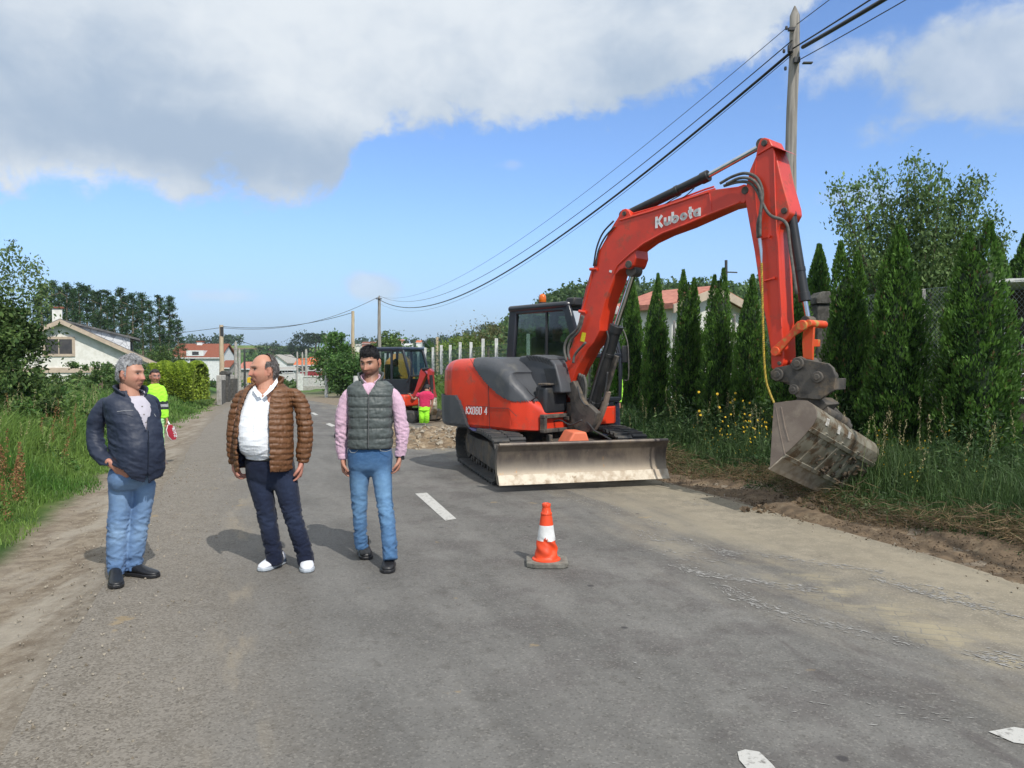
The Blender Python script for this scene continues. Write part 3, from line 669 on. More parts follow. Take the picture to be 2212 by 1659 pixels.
def s_ridge(n, rg):
    b = rg.uniform(-.75, .75, n); y = rg.uniform(420, 560, n); sel = np.abs(b + .27) > .07; sel &= rg.random(n) < .95
    return (b * y)[sel], y[sel]
def s_ridge2(n, rg):
    x, y = s_ridge(n * 2, rg); return x[:n], y[:n]
wood('woodland', 420, s_ridge2, 6.5, 1.7, 60, (.022, .045, .026), (.05, .085, .042), 6)
def s_mid(n, rg):
    b = rg.uniform(-.5, .05, n); y = rg.uniform(170, 380, n); return b * y, y
wood('woodland', 200, s_mid, 4.2, 1.2, 70, (.025, .06, .02), (.08, .13, .045), 7)
def s_hedges(n, rg):
    k = rg.integers(0, 7, n); b = rg.uniform(-.46, -.06, n); y = np.array([120, 150, 185, 215, 250, 300, 340])[k] + b * 60 * np.sin(k) + rg.normal(0, 1, n); return b * y, y
wood('woodland', 260, s_hedges, 2.6, .7, 60, (.03, .08, .02), (.11, .17, .05), 8)
# yellow-green clipped hedge
def hedge():
    a, b = G(338, 885), G(462, 868); x0, x1 = a.x - 1.5, b.x; y = (a.y + b.y) / 2; z0 = hgt(x1 - 2, y); zt = CAMH + (HZ - 784) / F * y; Hh = zt - z0; n = 30000
    t = thing('clipped_hedge', ((x0 + x1) / 2, y, z0), 'yellow-green clipped hedge with a rounded end beside the road', 'hedge')
    u = RNG.random(n); th = RNG.random(n) * np.pi; ln = x1 - x0
    zz = np.sin(th) ** .45 * Hh * (1 + .05 * np.sin(u * 21)); yo = np.cos(th) * 1.0 * (1 + .12 * np.sin(u * 13)); x = x0 + ln * u; e = sst(u, 1.0, .90) ** .5
    e2 = np.where(u > .86, np.sqrt(np.clip(1 - ((u - .86) / .14) ** 2, 0, 1)), 1); Cn = np.stack([x, y + yo * e2 + RNG.normal(0, .05, n), z0 + zz * (.55 + .45 * e2) * np.where(RNG.random(n) < .3, RNG.random(n), 1)], 1)
    D = np.stack([RNG.normal(0, .5, n), np.cos(th) + RNG.normal(0, .5, n), np.sin(th) + RNG.normal(0, .5, n)], 1); L = RNG.uniform(.06, .15, n)
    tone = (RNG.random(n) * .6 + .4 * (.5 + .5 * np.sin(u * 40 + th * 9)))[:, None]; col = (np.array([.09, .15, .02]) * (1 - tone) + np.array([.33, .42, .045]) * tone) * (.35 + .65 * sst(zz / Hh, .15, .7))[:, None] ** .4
    # core block keeps it opaque
    parts = [leaves(Cn, D, L, L * .5, col)]; V, Fc, Cc = merge(parts)
    ring = []; K2 = 14
    for uu in np.linspace(.0, .985, 12):
        s = math.sqrt(max(0, 1 - ((uu - .86) / .14) ** 2)) if uu > .86 else 1
        for j in range(K2):
            q = math.pi * j / (K2 - 1); ring.append((x0 + ln * uu, y + math.cos(q) * .82 * s, z0 + math.sin(q) ** .5 * Hh * .88 * (.55 + .45 * s)))
    fs = np.array([(i * K2 + j, i * K2 + j + 1, (i + 1) * K2 + j + 1, (i + 1) * K2 + j) for i in range(11) for j in range(K2 - 1)]) + len(V)
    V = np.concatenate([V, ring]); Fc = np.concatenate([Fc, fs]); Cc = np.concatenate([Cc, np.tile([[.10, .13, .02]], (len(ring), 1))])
    link('foliage', mesh_np('foliage', V, Fc, Cc), LEAF, t, None)
hedge()
# yellow daisies and tall weeds on the right verge
YEL = pm('yellow petals', (.75, .52, .01), (.6, .36, .01), 30, .6); STEM = pm('stem green', (.06, .11, .03), (.04, .07, .02), 20, .7)
def daisy_plant(seed):
    rg = random.Random(seed); st, fl = MB(), MB(); lv = []
    for i in range(11):
        a = rg.random() * 6.28; l = rg.uniform(.1, .38); h = rg.uniform(.55, 1.0); e = Vector((math.cos(a) * l, math.sin(a) * l, h))
        st.tube([(0, 0, -.05), (e.x * .3, e.y * .3, h * .5), e], [.006, .005, .003], 4)
        nrm = Vector((rg.uniform(-.5, .5), -1, rg.uniform(.2, 1))).normalized(); a_, b_ = frame_of(nrm)
        for k in range(9):
            t = 2 * math.pi * k / 9; d = a_ * math.cos(t) + b_ * math.sin(t); s = d.cross(nrm) * .007
            fl.add([e + nrm * .004, e + d * .014 - s, e + d * .026, e + d * .014 + s], [(0, 1, 2, 3)])
        fl.cyl(e, e + nrm * .008, .009, .006, 7)
        n = 16; p = np.array([(0, 0, 0)]) + np.linspace(.1, .85, n)[:, None] * np.array(e) + RNG.normal(0, .02, (n, 3)); L = RNG.uniform(.05, .11, n)
        lv.append(leaves(p, RNG.normal(size=(n, 3)) + [0, 0, .6], L, L * .2, tones(n, (.035, .08, .02), (.09, .14, .05))))
    return st, fl, lv
def daisies():
    proto = []
    for s in range(3):
        st, fl, lv = daisy_plant(s + 40); t = thing('yellow_daisy', (0, 0, 0), '', 'flowers', None)
        st.build('stem', STEM, t); fl.build('flower_heads', YEL, t, smooth=None)['kind'] = 'stuff'; foliage_obj('foliage', lv, t); proto.append(t)
    spots = [(1560, 905, 13.2), (1590, 900, 12.6), (1625, 905, 12.0), (1648, 920, 11.2), (1515, 950, 13.5), (1608, 960, 11.2), (1545, 985, 11.6), (1790, 900, 11.0), (1840, 960, 9.6), (1880, 985, 9.4), (1915, 940, 10.2), (1990, 950, 9.6), (2060, 925, 9.6), (2110, 985, 8.6), (2180, 925, 9.3), (1970, 1060, 8.6), (1740, 930, 11.8), (1570, 925, 12.2), (1636, 880, 12.4)]
    for i, (px, py, y) in enumerate(spots):
        o = proto[i] if i < 3 else copy_tree(proto[i % 3]); x = (px - CX) / F * y; zt = CAMH - (py - HZ) / F * y; z = hgt(x, y)
        o.location = (x, y, z); s = max(.45, (zt - z) / .85); o.scale = (s, s, s) if i else (1, 1, 1); o.rotation_euler = (0, 0, i * .3)
        o['label'] = 'yellow-flowered weed in the verge between the blade and the hanging bucket' if px < 1700 else 'yellow-flowered weed at the foot of the evergreens right of the bucket'
        o['group'] = 'yellow flowers left of the bucket' if px < 1700 else 'yellow flowers right of the bucket'
daisies()
def dock():
    """rusty seed stalks in the left bank"""
    parts = []
    t = None
    for k in range(26):
        px, py = (random.gauss(35, 26), random.gauss(1070, 25)) if k < 14 else ((random.gauss(140, 50), random.gauss(960, 25)))
        p = G(px, max(py, 900)); h = random.uniform(.45, .8); n = 130; u = np.linspace(.15, 1, n)[:, None]
        c = np.array([p.x, p.y, hgt(p.x, p.y)]) + u * np.array([random.gauss(0, .06), random.gauss(0, .06), h]) + RNG.normal(0, .022, (n, 3)) * (1.3 - u); L = RNG.uniform(.012, .03, n)
        parts.append(leaves(c, RNG.normal(size=(n, 3)) + [0, 0, 1.2], L, L * .6, tones(n, (.16, .065, .03), (.28, .16, .07))))
    tag(foliage_obj('rusty_seed_stalks', parts), kind='stuff')
    # pale seed heads of tall grasses on both verges
    parts = []
    for k in range(260):
        y = random.uniform(6, 18); left = k < 170
        c = (float(LB(y)) - random.uniform(.6, 3.5)) if left else 6.7 + random.uniform(.1, 2.2); x = c - K * y; z = hgt(x, y); h = random.uniform(.6, 1.05); n = 26
        u = np.linspace(.72, 1, n)[:, None]; dd = np.array([random.gauss(0, .12), random.gauss(0, .12), h])
        parts.append(leaves(np.array([x, y, z]) + u * dd + RNG.normal(0, .008, (n, 3)), RNG.normal(size=(n, 3)) * .5 + [0, 0, 1], np.full(n, .03), np.full(n, .008), tones(n, (.22, .2, .09), (.33, .29, .16))))
        parts.append(leaves(np.array([[x, y, z]]) + dd * .4, np.array([dd]), np.array([h * .85]), np.array([.006]), np.array([[.12, .15, .05]])))
    tag(foliage_obj('grass_seed_heads', parts), kind='stuff')
dock()
# ================================================================== BUILDINGS
def house(name, label, o, ex, hw, depth, zb, ze, zr, wall_m, roof_m, trim_m=None, over=.5, wins=(), chim=None, gable_front=True, thick=.18):
    """o: centre of the front gable on the ground plane, ex: along the gable, depth away from the viewer"""
    o = Vector((o[0], o[1], 0)); ex = Vector((ex[0], ex[1], 0)).normalized(); ey = Vector((-ex.y, ex.x, 0)); Zv = Vector((0, 0, 1))
    t = thing(name, (o.x, o.y, zb), label, 'house'); L = lambda a, b, z: o + ex * a + ey * b + Zv * z
    w = MB(); fr = [L(-hw, 0, zb), L(hw, 0, zb), L(hw, 0, ze), L(0, 0, zr), L(-hw, 0, ze)]; w.prism(fr, ey * depth); w.build('wall', wall_m, t)
    sl = (zr - ze) / hw; e2 = hw + over; z2 = zr - sl * e2
    for s in (-1, 1):
        r = MB(); r.prism([L(0, -over, zr + .03), L(s * e2, -over, z2 + .03), L(s * e2, -over, z2 + thick + .03), L(0, -over, zr + thick + .03)], ey * (depth + 2 * over)); r.build('roof', roof_m, t)
        if trim_m:
            r = MB(); r.prism([L(0, -over - .06, zr - .12), L(s * e2, -over - .06, z2 - .12), L(s * e2, -over - .06, z2 + thick * .9), L(0, -over - .06, zr + thick * .9)], ey * .05); r.build('bargeboard', trim_m, t)
    for (face, a, z, ww, hh) in wins:
        f, g = MB(), MB()
        if face == 'g': c = L(a, -.02, z); ax = (ex, ey, Zv)
        else: c = L(hw + .02, a, z) if face == 'r' else L(-hw - .02, a, z); ax = (ey, ex, Zv)
        for q in (-1, 1):
            f.box(c + ax[0] * q * (ww / 2 + .07), (.16, .12, hh + .3), ax); f.box(c + Zv * q * (hh / 2 + .07), (ww - .02, .12, .16), ax)
        f.box(c, (.06, .08, hh), ax); fo = f.build('window', trim_m or M_WHITE, t); g.box(c, (ww - .02, .05, hh - .02), ax); g.build('pane', M_GLASSD, fo)
    if chim:
        a, b, zc, sz, cm_ = chim; m = MB().box(L(a, b, zc), (sz, sz, 1.3), (ex, ey, Zv)); c_ = m.build('chimney', cm_, t); MB().box(L(a, b, zc + .72), (sz * 1.35, sz * 1.35, .1), (ex, ey, Zv)).build('chimney_cap', M_ROOFR, c_)
    return t, L
M_WHITE = pm('white render', (.80, .78, .72), (.70, .68, .61), 3, .85, dirt=(.5, .47, .4), dlo=.62, dhi=.85)
M_BWHITE = pm('bright render', (.78, .80, .80), (.68, .70, .71), 3, .85)
M_BEIGE = pm('beige trim', (.52, .42, .32), (.44, .35, .27), 4, .8)
M_SLATE = pm('slate roof', (.10, .10, .10), (.16, .155, .15), 5, .8, bump=.3, bscale=12)
M_ROOFR = pm('brown red tiles', (.27, .085, .045), (.20, .065, .04), 7, .85, bump=.5, bscale=9)
M_ROOFO = pm('orange tiles', (.62, .16, .05), (.50, .12, .045), 7, .8, bump=.5, bscale=9)
M_ROOFP = pm('faded red tiles', (.50, .20, .14), (.38, .14, .10), 5, .85, bump=.5, bscale=9)
M_REDW = pm('red render', (.34, .035, .05), (.28, .03, .04), 3, .85)
M_GLASSD = pm('dark window pane', (.035, .03, .03), (.06, .05, .045), 2, .12, spec=.8)
M_CONC = pm('concrete', (.42, .40, .36), (.30, .285, .26), 8, .9, dirt=(.16, .15, .12), dlo=.55, dhi=.8, bump=.3, bscale=50)
M_CONCW = pm('whitewashed concrete', (.66, .66, .63), (.52, .52, .50), 8, .9, dirt=(.3, .3, .27), dlo=.58, dhi=.8)
M_STONE = pm('lichened stone', (.10, .095, .085), (.055, .052, .045), 12, .95, dirt=(.22, .21, .18), dlo=.55, dhi=.7, bump=.6, bscale=40)
M_POLE = pm('weathered pole wood', (.36, .33, .29), (.22, .20, .175), 5, .9, dirt=(.12, .105, .09), dscale=3.5, dlo=.58, dhi=.7, bump=.6, bscale=35, stretch=(4, 4, .22))
M_POLEY = pm('pale pole wood', (.55, .44, .30), (.44, .34, .23), 5, .9, stretch=(3, 3, .3))
M_DARKM = pm('dark iron', (.03, .03, .032), (.05, .05, .05), 8, .6)
M_WIRE = pm('cable black', (.012, .013, .016), (.02, .02, .022), 8, .5)
def shingle():
    m, n, b = new_mat('white diamond shingles'); tc = n.nodes.new('ShaderNodeTexCoord')
    mp = n.nodes.new('ShaderNodeMapping'); mp.inputs['Rotation'].default_value = (0, .785, .0); n.links.new(tc.outputs['Object'], mp.inputs['Vector'])
    vo = n.nodes.new('ShaderNodeTexVoronoi'); vo.feature = 'DISTANCE_TO_EDGE'; vo.inputs['Scale'].default_value = 2.6; n.links.new(mp.outputs[0], vo.inputs['Vector'])
    n.links.new(MIXC(n, E(n, vo.outputs['Distance']).ss(.02, .06), (.38, .39, .41), (.68, .69, .70)), b.inputs['Base Color']); b.inputs['Roughness'].default_value = .85; return m
M_SHING = shingle()
# white gabled house on the left
zr_ = CAMH + (HZ - 696) / F * 50; o_ = P(132, 696, 50)
t, L = house('gabled_house', 'white gabled house with beige trim, slate roof and a shingled dormer', (o_.x, o_.y), (.907, .42), 6.0, 11, -2.0, zr_ - 3.0, zr_, M_WHITE, M_SLATE, M_BEIGE, .5, [('g', -.15, zr_ - 1.55, 1.5, .95)], (-.3, 1.2, zr_ + .25, .55, M_WHITE))
MB().box(L(0, -.04, zr_ - 3.05), (12.2, .10, .32), (Vector((.907, .42, 0)), Vector((-.42, .907, 0)), Vector((0, 0, 1)))).build('string_course', M_BEIGE, t)
d = MB(); d.prism([L(.1, 1.2, zr_ + .14), L(3.9, 1.2, zr_ - .90), L(3.9, 1.2, zr_ - 1.85), L(.1, 1.2, zr_ - .05)], Vector((-.42, .907, 0)) * 6); dm = d.build('dormer', M_SHING, t)
d = MB(); d.prism([L(-.1, .95, zr_ + .24), L(4.5, .95, zr_ - .98), L(4.5, .95, zr_ - 1.10), L(-.1, .95, zr_ + .12)], Vector((-.42, .907, 0)) * 6.5); d.build('dormer_roof', M_SLATE, dm)
MB().box(L(3.95, 4, zr_ - 1.5), (.08, 4.6, .7), (Vector((.907, .42, 0)), Vector((-.42, .907, 0)), Vector((0, 0, 1)))).build('dormer_front', M_DARKM, dm)
# house with the brown-red roof (eave towards the road)
def eave_house(name, label, px0, px1, yr, ye, yb, y, wall_m, roof_m, dep=6, trim=None, wins=(), chim=None, dormer=None, tag_=None):
    a, b = P(px0, yr, y + dep * .5), P(px1, yr, y + dep * .5); zr = a.z; ze = CAMH + (HZ - ye) / F * y; zb = min(CAMH + (HZ - yb) / F * y, hgt((a.x + b.x) / 2, y)) - .3
    x0 = (px0 - CX) / F * y; x1 = (px1 - CX) / F * y; t = thing(name, ((x0 + x1) / 2, y, zb), label, 'house')
    MB().prism([(x0 + .3, y + .3, zb), (x0 + .3, y + dep - .3, zb), (x0 + .3, y + dep - .3, ze), (x0 + .3, y + dep / 2, zr - .2), (x0 + .3, y + .3, ze)], (x1 - x0 - .6, 0, 0)).build('wall', wall_m, t)
    MB().prism([(x0, y, ze - .05), (x0, y + dep / 2, zr), (x0, y + dep, ze - .05), (x0, y + dep, ze + .12), (x0, y + dep / 2, zr + .2), (x0, y, ze + .12)], (x1 - x0, 0, 0)).build('roof', roof_m, t)
    MB().box(((x0 + x1) / 2, y - .03, ze - .02), (x1 - x0, .06, .16)).build('gutter', trim or M_BWHITE, t)
    for (px, py, ww, hh) in wins:
        p = P(px, py, y + .3); f = MB()
        for q in (-1, 1): f.box((p.x + q * (ww / 2 + .06), y + .26, p.z), (.12, .12, hh + .24)); f.box((p.x, y + .26, p.z + q * (hh / 2 + .06)), (ww, .12, .12))
        fo = f.build('window', M_BWHITE, t); MB().box((p.x, y + .27, p.z), (ww, .06, hh)).build('pane', M_GLASSD, fo)
    if dormer:
        q0, q1, yt, yb_ = dormer; A, B = P(q0, yt, y + .3), P(q1, yb_, y + .3); dd = MB().box(((A.x + B.x) / 2, y + 1.5, (A.z + B.z) / 2), (B.x - A.x, 2.6, A.z - B.z)).build('dormer', M_BWHITE, t)
        MB().box(((A.x + B.x) / 2 + .1, y + .18, (A.z + B.z) / 2), ((B.x - A.x) * .38, .06, (A.z - B.z) * .6)).build('pane', M_GLASSD, dd)
    if chim:
        p = P(chim[0], chim[1], y + dep / 2); c_ = MB().box((p.x, p.y, p.z - .5), (.9, .9, 1.4)).build('chimney', M_BWHITE, t); MB().box((p.x, p.y, p.z + .25), (1.1, 1.1, .2)).build('chimney_cap', roof_m, c_)
    return t
eave_house('red_roofed_house', 'white house with a brown-red roof and white dormer behind the yellow hedge', 363, 478, 745, 773, 800, 130, M_BWHITE, M_ROOFR, 8, wins=[(417, 781, .9, 1.3)], chim=(433, 741), dormer=(403, 440, 757, 769))
eave_house('bungalow', 'red-walled bungalow with a bright orange roof across the valley', 634, 699, 776, 789, 806, 150, M_REDW, M_ROOFO, 6, wins=[(654, 797, 1.8, .8), (673, 796, .9, .7), (688, 797, .9, .9)], chim=(676, 775))
eave_house('outbuilding', 'low brown-roofed outbuilding left of the bald man at head height', 512, 540, 784, 797, 812, 125, M_CONC, M_ROOFP, 6)
eave_house('outbuilding', 'small red-roofed shed right of the pale power pole', 474, 496, 781, 795, 815, 118, M_CONC, M_ROOFR, 5)
eave_house('farm_shed', 'long low shed with a glazed front left of the orange-roofed bungalow', 590, 640, 795, 799, 806, 140, M_CONCW, M_CONC, 4, wins=[(600, 803, 1.4, .4), (612, 803, 1.4, .4), (625, 802, 1.4, .4)])
p = P(598, 768, 160); house('cottage', 'small white gabled cottage right of the bald man\'s head', (p.x, p.y), (1, -.2), 2.2, 6, hgt(p.x, 160) - .5, p.z - 1.5, p.z, M_BWHITE, M_CONC, None, .3, [('g', .3, p.z - 1.9, .5, .4)])
for i, (px0, px1, yr, ye, yb, y, wm, rm, lb) in enumerate([(781, 812, 739, 742.5, 749, 420, M_ROOFP, M_ROOFR, 'pinkish long house on the far hill above the small digger'), (855, 871, 734, 740, 747, 400, M_BWHITE, M_ROOFP, 'white house with a pink roof crowning the far hill'), (846, 868, 741.5, 744.5, 751, 390, M_BWHITE, M_CONC, 'flat-looking white house just below the pink-roofed one'),
        (871, 890, 743, 746, 752, 395, M_BWHITE, M_CONCW, 'white house at the right of the far hill group'), (898, 910, 736, 740, 745, 410, M_BWHITE, M_ROOFO, 'small orange-roofed house alone at the forest edge'), (850, 868, 749, 752, 758, 380, M_BWHITE, M_CONCW, 'lowest white house of the far hill group'), (755, 778, 744, 747, 750, 430, M_WHITE, M_CONC, 'pale low building on the far meadow between the two poles')]):
    eave_house('hill_house', lb, px0, px1, yr, ye, yb, y, wm, rm, 9)
# white building with a faded red roof behind the evergreens
def right_building():
    y = 27; A = P(1533, 631, y); exv = Vector((.80, .6, 0)); hw = 1.9
    house('garden_house', 'white building with a faded red roof behind the evergreen row', (A.x, A.y), exv, hw, 2.3, 0, A.z - .58, A.z, M_WHITE, M_ROOFP, M_BEIGE, .35)
right_building()
# ================================================================== FENCES, WALLS, PILLARS
M_GREENW = pm('green wire', (.05, .10, .075), (.07, .12, .10), 8, .6); M_GALV = pm('galvanised wire', (.32, .34, .33), (.22, .24, .23), 8, .5, metal=.5)
def net(name, a, b, h0, h1, step, parent, mat, r=.004, diag=True, horiz=0, n_=3):
    a, b = Vector(a), Vector(b); d = b - a; Ln = d.length; m = MB(); n = int(Ln / step); hh = h1 - h0
    if diag:
        k = int(hh / step) + 1
        for i in range(-k, n + 1):
            for s in (0, 1):
                x0, x1 = i * step, i * step + hh; z0, z1 = (0, hh) if s == 0 else (hh, 0)
                if x0 < 0: z0 = z0 + (z1 - z0) * (-x0 / hh); x0 = 0
                if x1 > Ln: z1 = z0 + (z1 - z0) * ((Ln - x0) / (x1 - x0)) if x1 > x0 else z1; x1 = Ln
                if x1 <= x0: continue
                m.cyl(a + d * (x0 / Ln) + Vector((0, 0, h0 + z0)), a + d * (x1 / Ln) + Vector((0, 0, h0 + z1)), r, r, n_, False)
    else:
        for i in range(n + 1): p = a + d * (i * step / Ln); m.cyl(p + Vector((0, 0, h0)), p + Vector((0, 0, h1)), r, r, n_, False)
    for i in range(horiz): z = h0 + hh * i / (horiz - 1); m.cyl(a + Vector((0, 0, z)), b + Vector((0, 0, z)), r * 1.3, r * 1.3, n_, False)
    return m.build(name, mat, parent)
def concrete_fence():
    ys = [24.0 + i * 1.5 for i in range(17)]; c = 8.7; t = thing('concrete_post_fence', (c - K * ys[0], ys[0], hgt(c - K * ys[0], ys[0])), 'whitewashed concrete post fence with green netting beyond the large digger', 'fence')
    for y in ys:
        x = c - K * y; z = hgt(x, y); MB().box((x, y, z + 1.2), (.11, .11, 2.5)).build('post', M_CONCW, t, bevel=.012)
    a, b = (c - K * ys[0], ys[0] + .1, hgt(c - K * ys[0], ys[0])), (c - K * ys[-1], ys[-1] + .1, hgt(c - K * ys[-1], ys[-1]))
    net('netting', a, b, .95, 2.2, .11, t, M_GREENW, .007, False, 9)
    w = MB(); w.prism([Vector(a) + Vector((.1, .08, -.2)), Vector(b) + Vector((.1, .08, -.2)), Vector(b) + Vector((.1, .08, .6)), Vector(a) + Vector((.1, .08, .6))], (.12, .04, 0)); w.build('base_wall', M_CONCW, t)
concrete_fence()
def chain_fence(c, ys, label, posth=1.9, wall=.55):
    t = thing('chain_link_fence', (c - K * ys[0], ys[0], hgt(c - K * ys[0], ys[0])), label, 'fence')
    P_ = [(c - K * y, y, hgt(c - K * y, y)) for y in ys]
    for p in P_: MB().cyl((p[0], p[1], p[2]), (p[0], p[1], p[2] + posth + wall), .035, .035, 10).build('post', M_CONC, t)
    for a, b in zip(P_[:-1], P_[1:]): net('netting', a, b, wall + .05, wall + posth, .075, t, M_GALV, .0028, True, 2)
    w = MB(); w.prism([Vector(P_[0]) + Vector((0, 0, -.2)), Vector(P_[-1]) + Vector((0, 0, -.2)), Vector(P_[-1]) + Vector((0, 0, wall)), Vector(P_[0]) + Vector((0, 0, wall))], (.15, .05, 0)); w.build('base_wall', M_STONE, t)
chain_fence(10.35, [7.0, 9.6, 12.0, 14.3, 16.6, 18.9], 'chain link fence on a low dark wall behind the evergreen row')
def pillar(px, ytop, y, w, label, name='gate_pillar'):
    x = (px - CX) / F * y; z = hgt(x, y); zt = CAMH + (HZ - ytop) / F * y; t = thing(name, (x, y, z), label, 'pillar')
    MB().box((x, y, (z + zt) / 2 - .1), (w, w, zt - z - .2)).build('shaft', M_STONE, t, bevel=.03)
    m = MB(); cap = [(-w * .62, 0), (w * .62, 0), (w * .62, .10), (w * .3, .2), (-w * .3, .2), (-w * .62, .10)]; m.prism([(x + a, y - w * .62, zt - .2 + b) for a, b in cap], (0, w * 1.24, 0)); m.build('cap', M_STONE, t, bevel=.015)
pillar(1777, 632, 12.9, .32, 'dark stone gate pillar with a worn cap between the evergreens')
pillar(487, 801, 42, .4, 'stone gatepost with a slab cap beside the yellow hedge')
def paling(px0, px1, y0, y1, label, zt=1.2):
    A, B = Vector(((px0 - CX) / F * y0, y0, 0)), Vector(((px1 - CX) / F * y1, y1, 0)); A.z, B.z = hgt(A.x, A.y), hgt(B.x, B.y); t = thing('paling_fence', A, label, 'fence'); n = 14
    b = MB()
    for i in range(n): p = A.lerp(B, (i + .5) / n); b.box(p + Vector((0, 0, zt / 2)), ((B - A).length / n * .75, .04, zt * (1 - .1 * math.sin(i * 1.1) ** 2)), None)
    for zz in (.3, .8): b.tube([A + Vector((0, .05, zt * zz)), B + Vector((0, .05, zt * zz))], .04, 5)
    b.build('palings', M_STONE, t)
    for f in (0, .33, .66, 1): p = A.lerp(B, f) - Vector((0, .12, 0)); MB().box(p + Vector((0, 0, zt * .6)), (.22, .14, zt * 1.2)).build('post', M_CONC, t, bevel=.02)
paling(475, 484, 38, 41, 'short grey paling fence with concrete posts at the hedge end')
paling(490, 503, 44, 56, 'grey paling fence with concrete posts beyond the stone gatepost')
def balustrade():
    y = 72; A, B = P(650, 813, y), P(706, 812, y); zb = hgt(A.x, y); t = thing('low_wall', (A.x, y, zb), 'low concrete balustrade beside the green field at the bend', 'wall')
    MB().box(((A.x + B.x) / 2, y, A.z), (B.x - A.x, .2, .12)).build('rail', M_CONCW, t); MB().box(((A.x + B.x) / 2, y, zb + .15), (B.x - A.x, .25, .5)).build('base', M_CONC, t)
    m = MB(); n = 26
    for i in range(n): m.box((A.x + (B.x - A.x) * (i + .5) / n, y, (A.z + zb) / 2), (.06, .1, A.z - zb))
    m.build('balusters', M_CONCW, t); MB().box((A.x, y, (A.z + zb) / 2 + .1), (.5, .4, A.z - zb + .3)).build('end_post', M_CONCW, t)
balustrade()
def shed():
    y = 13.5; A = P(2150, 603, y); t = thing('garden_shed', (A.x + 1, y, hgt(A.x, y)), 'dark shed with a pale flat roof at the right edge behind the fence', 'shed')
    MB().prism([(A.x, y, A.z - .06), (A.x + 3.2, y - .4, A.z + .03), (A.x + 3.2, y - .4, A.z + .10), (A.x, y, A.z + .0)], (0, 3, 0)).build('roof', M_CONCW, t)
    MB().box((A.x + 1.9, y + 2.2, A.z / 2 + .2), (3, 1.2, A.z - .5)).build('wall', pm('dark timber', (.05, .035, .025), (.08, .06, .04), 6, .9), t)
    m = MB(); 
    for dx in (.25, 2.9): m.box((A.x + dx, y + .25, A.z / 2), (.12, .12, A.z))
    m.build('roof_posts', M_GALV, t)
    # mesh cage panel standing in the garden
    t2 = thing('wire_cage', (A.x + .9, y - .6, hgt(A.x, y)), 'brown stack behind a wire cage panel under the shed roof', 'cage'); x0, x1 = A.x + .12, A.x + 1.6; z0, z1 = hgt(A.x, y) + .75, hgt(A.x, y) + 1.75
    g = MB()
    for i in range(6): z = z0 + (z1 - z0) * i / 5; g.cyl((x0, y - .55, z), (x1, y - .55, z), .012, .012, 5)
    for i in range(10): x = x0 + (x1 - x0) * i / 9; g.cyl((x, y - .55, z0), (x, y - .55, z1), .007, .007, 5)
    g.build('panel', M_GALV, t2); MB().box(((x0 + x1) / 2 + .1, y - .1, (z0 + z1) / 2 - .1), (x1 - x0 - .2, .5, z1 - z0 - .3)).build('stack', pm('brown stack', (.22, .14, .09), (.12, .08, .05), 14, .95, bump=.8, bscale=18), t2, bevel=.05)
shed()
# ================================================================== POLES AND CABLES
def pole(px, ytop, y, r0, r1, mat, label, name='utility_pole', lean=0, fit=(), tip=True, cat='pole', grp='overhead line poles'):
    p = P(px, ytop, y); z = hgt(p.x, y); t = thing(name, (p.x + lean, y, z), label, cat, grp)
    b = Vector((p.x + lean, y, z - .4)); top = Vector(p); m = MB(); n = 9
    pts = [b.lerp(top, i / n) + Vector((.015 * math.sin(i * 1.7), 0, 0)) for i in range(n + 1)]; rr = [r0 + (r1 - r0) * i / n for i in range(n + 1)]
    if tip: pts[-1] = top - Vector((0, 0, r1 * 2)); pts.append(top); rr.append(r1 * .15)
    m.tube(pts, rr, 12); m.build('shaft', mat, t, smooth=60)
    for (dz, dx, sx, sz) in fit: MB().box(top + Vector((dx, -.12, -dz)), (sx, .08, sz)).build('bracket', M_DARKM, t)
    return t, top
t, PT = pole(1717, 13, 14, .125, .085, M_POLE, 'tall weathered wooden pole with a pointed top behind the large digger', lean=-.10, fit=((.45, -.10, .10, .05), (.98, .0, .10, .09), (1.03, .19, .16, .02), (.78, -.12, .06, .12)))
for (dz, dx) in ((.40, -.16), (.80, -.20), (1.1, -.17)): MB().lathe([(.0, -.03), (.02, -.03), (.026, 0), (.02, .03), (0, .03)], PT + Vector((dx, -.05, -dz)), 10).build('insulator', M_DARKM, t)
_, T2 = pole(819, 638, 66, .17, .12, M_POLE, 'wooden pole carrying the cables above the small digger', fit=((.3, 0, .5, .08),))
_, T3 = pole(762, 672, 58, .16, .11, M_POLEY, 'pale slotted pole on a concrete footing left of the small digger', tip=False)
_, T4 = pole(478, 702, 60, .20, .15, M_POLEY, 'pale pole with a metal head next to the brown-red roofed house', tip=False, fit=((.5, .08, .22, .7),))
_, T5 = pole(509, 736, 62, .16, .12, M_CONC, 'slotted concrete pole just left of the bald man', fit=())
pole(517, 753, 74, .15, .11, M_CONC, 'shorter concrete pole right behind the slotted concrete one')
pole(528, 752, 100, .16, .12, M_DARKM, 'dark thin pole close to the bald man\'s forehead')
pole(661, 753, 92, .18, .14, M_CONC, 'concrete pole in front of the orange-roofed bungalow')
pole(642, 759, 110, .15, .12, M_CONC, 'thin pole at the left end of the orange roof'); pole(653, 760, 112, .15, .12, M_CONC, 'thin pole above the middle of the orange roof')
pole(704, 725, 80, .18, .15, M_CONC, 'concrete pole rising behind the round roadside tree', tip=False)
pole(944, 728, 60, .13, .1, M_POLEY, 'orange-tinted thin pole behind the white concrete fence', tip=False); pole(955, 745, 64, .12, .1, M_CONC, 'short grey pole behind the white concrete fence', tip=False); pole(1023, 748, 60, .1, .08, M_CONC, 'thin post in the field behind the white fence', tip=False)
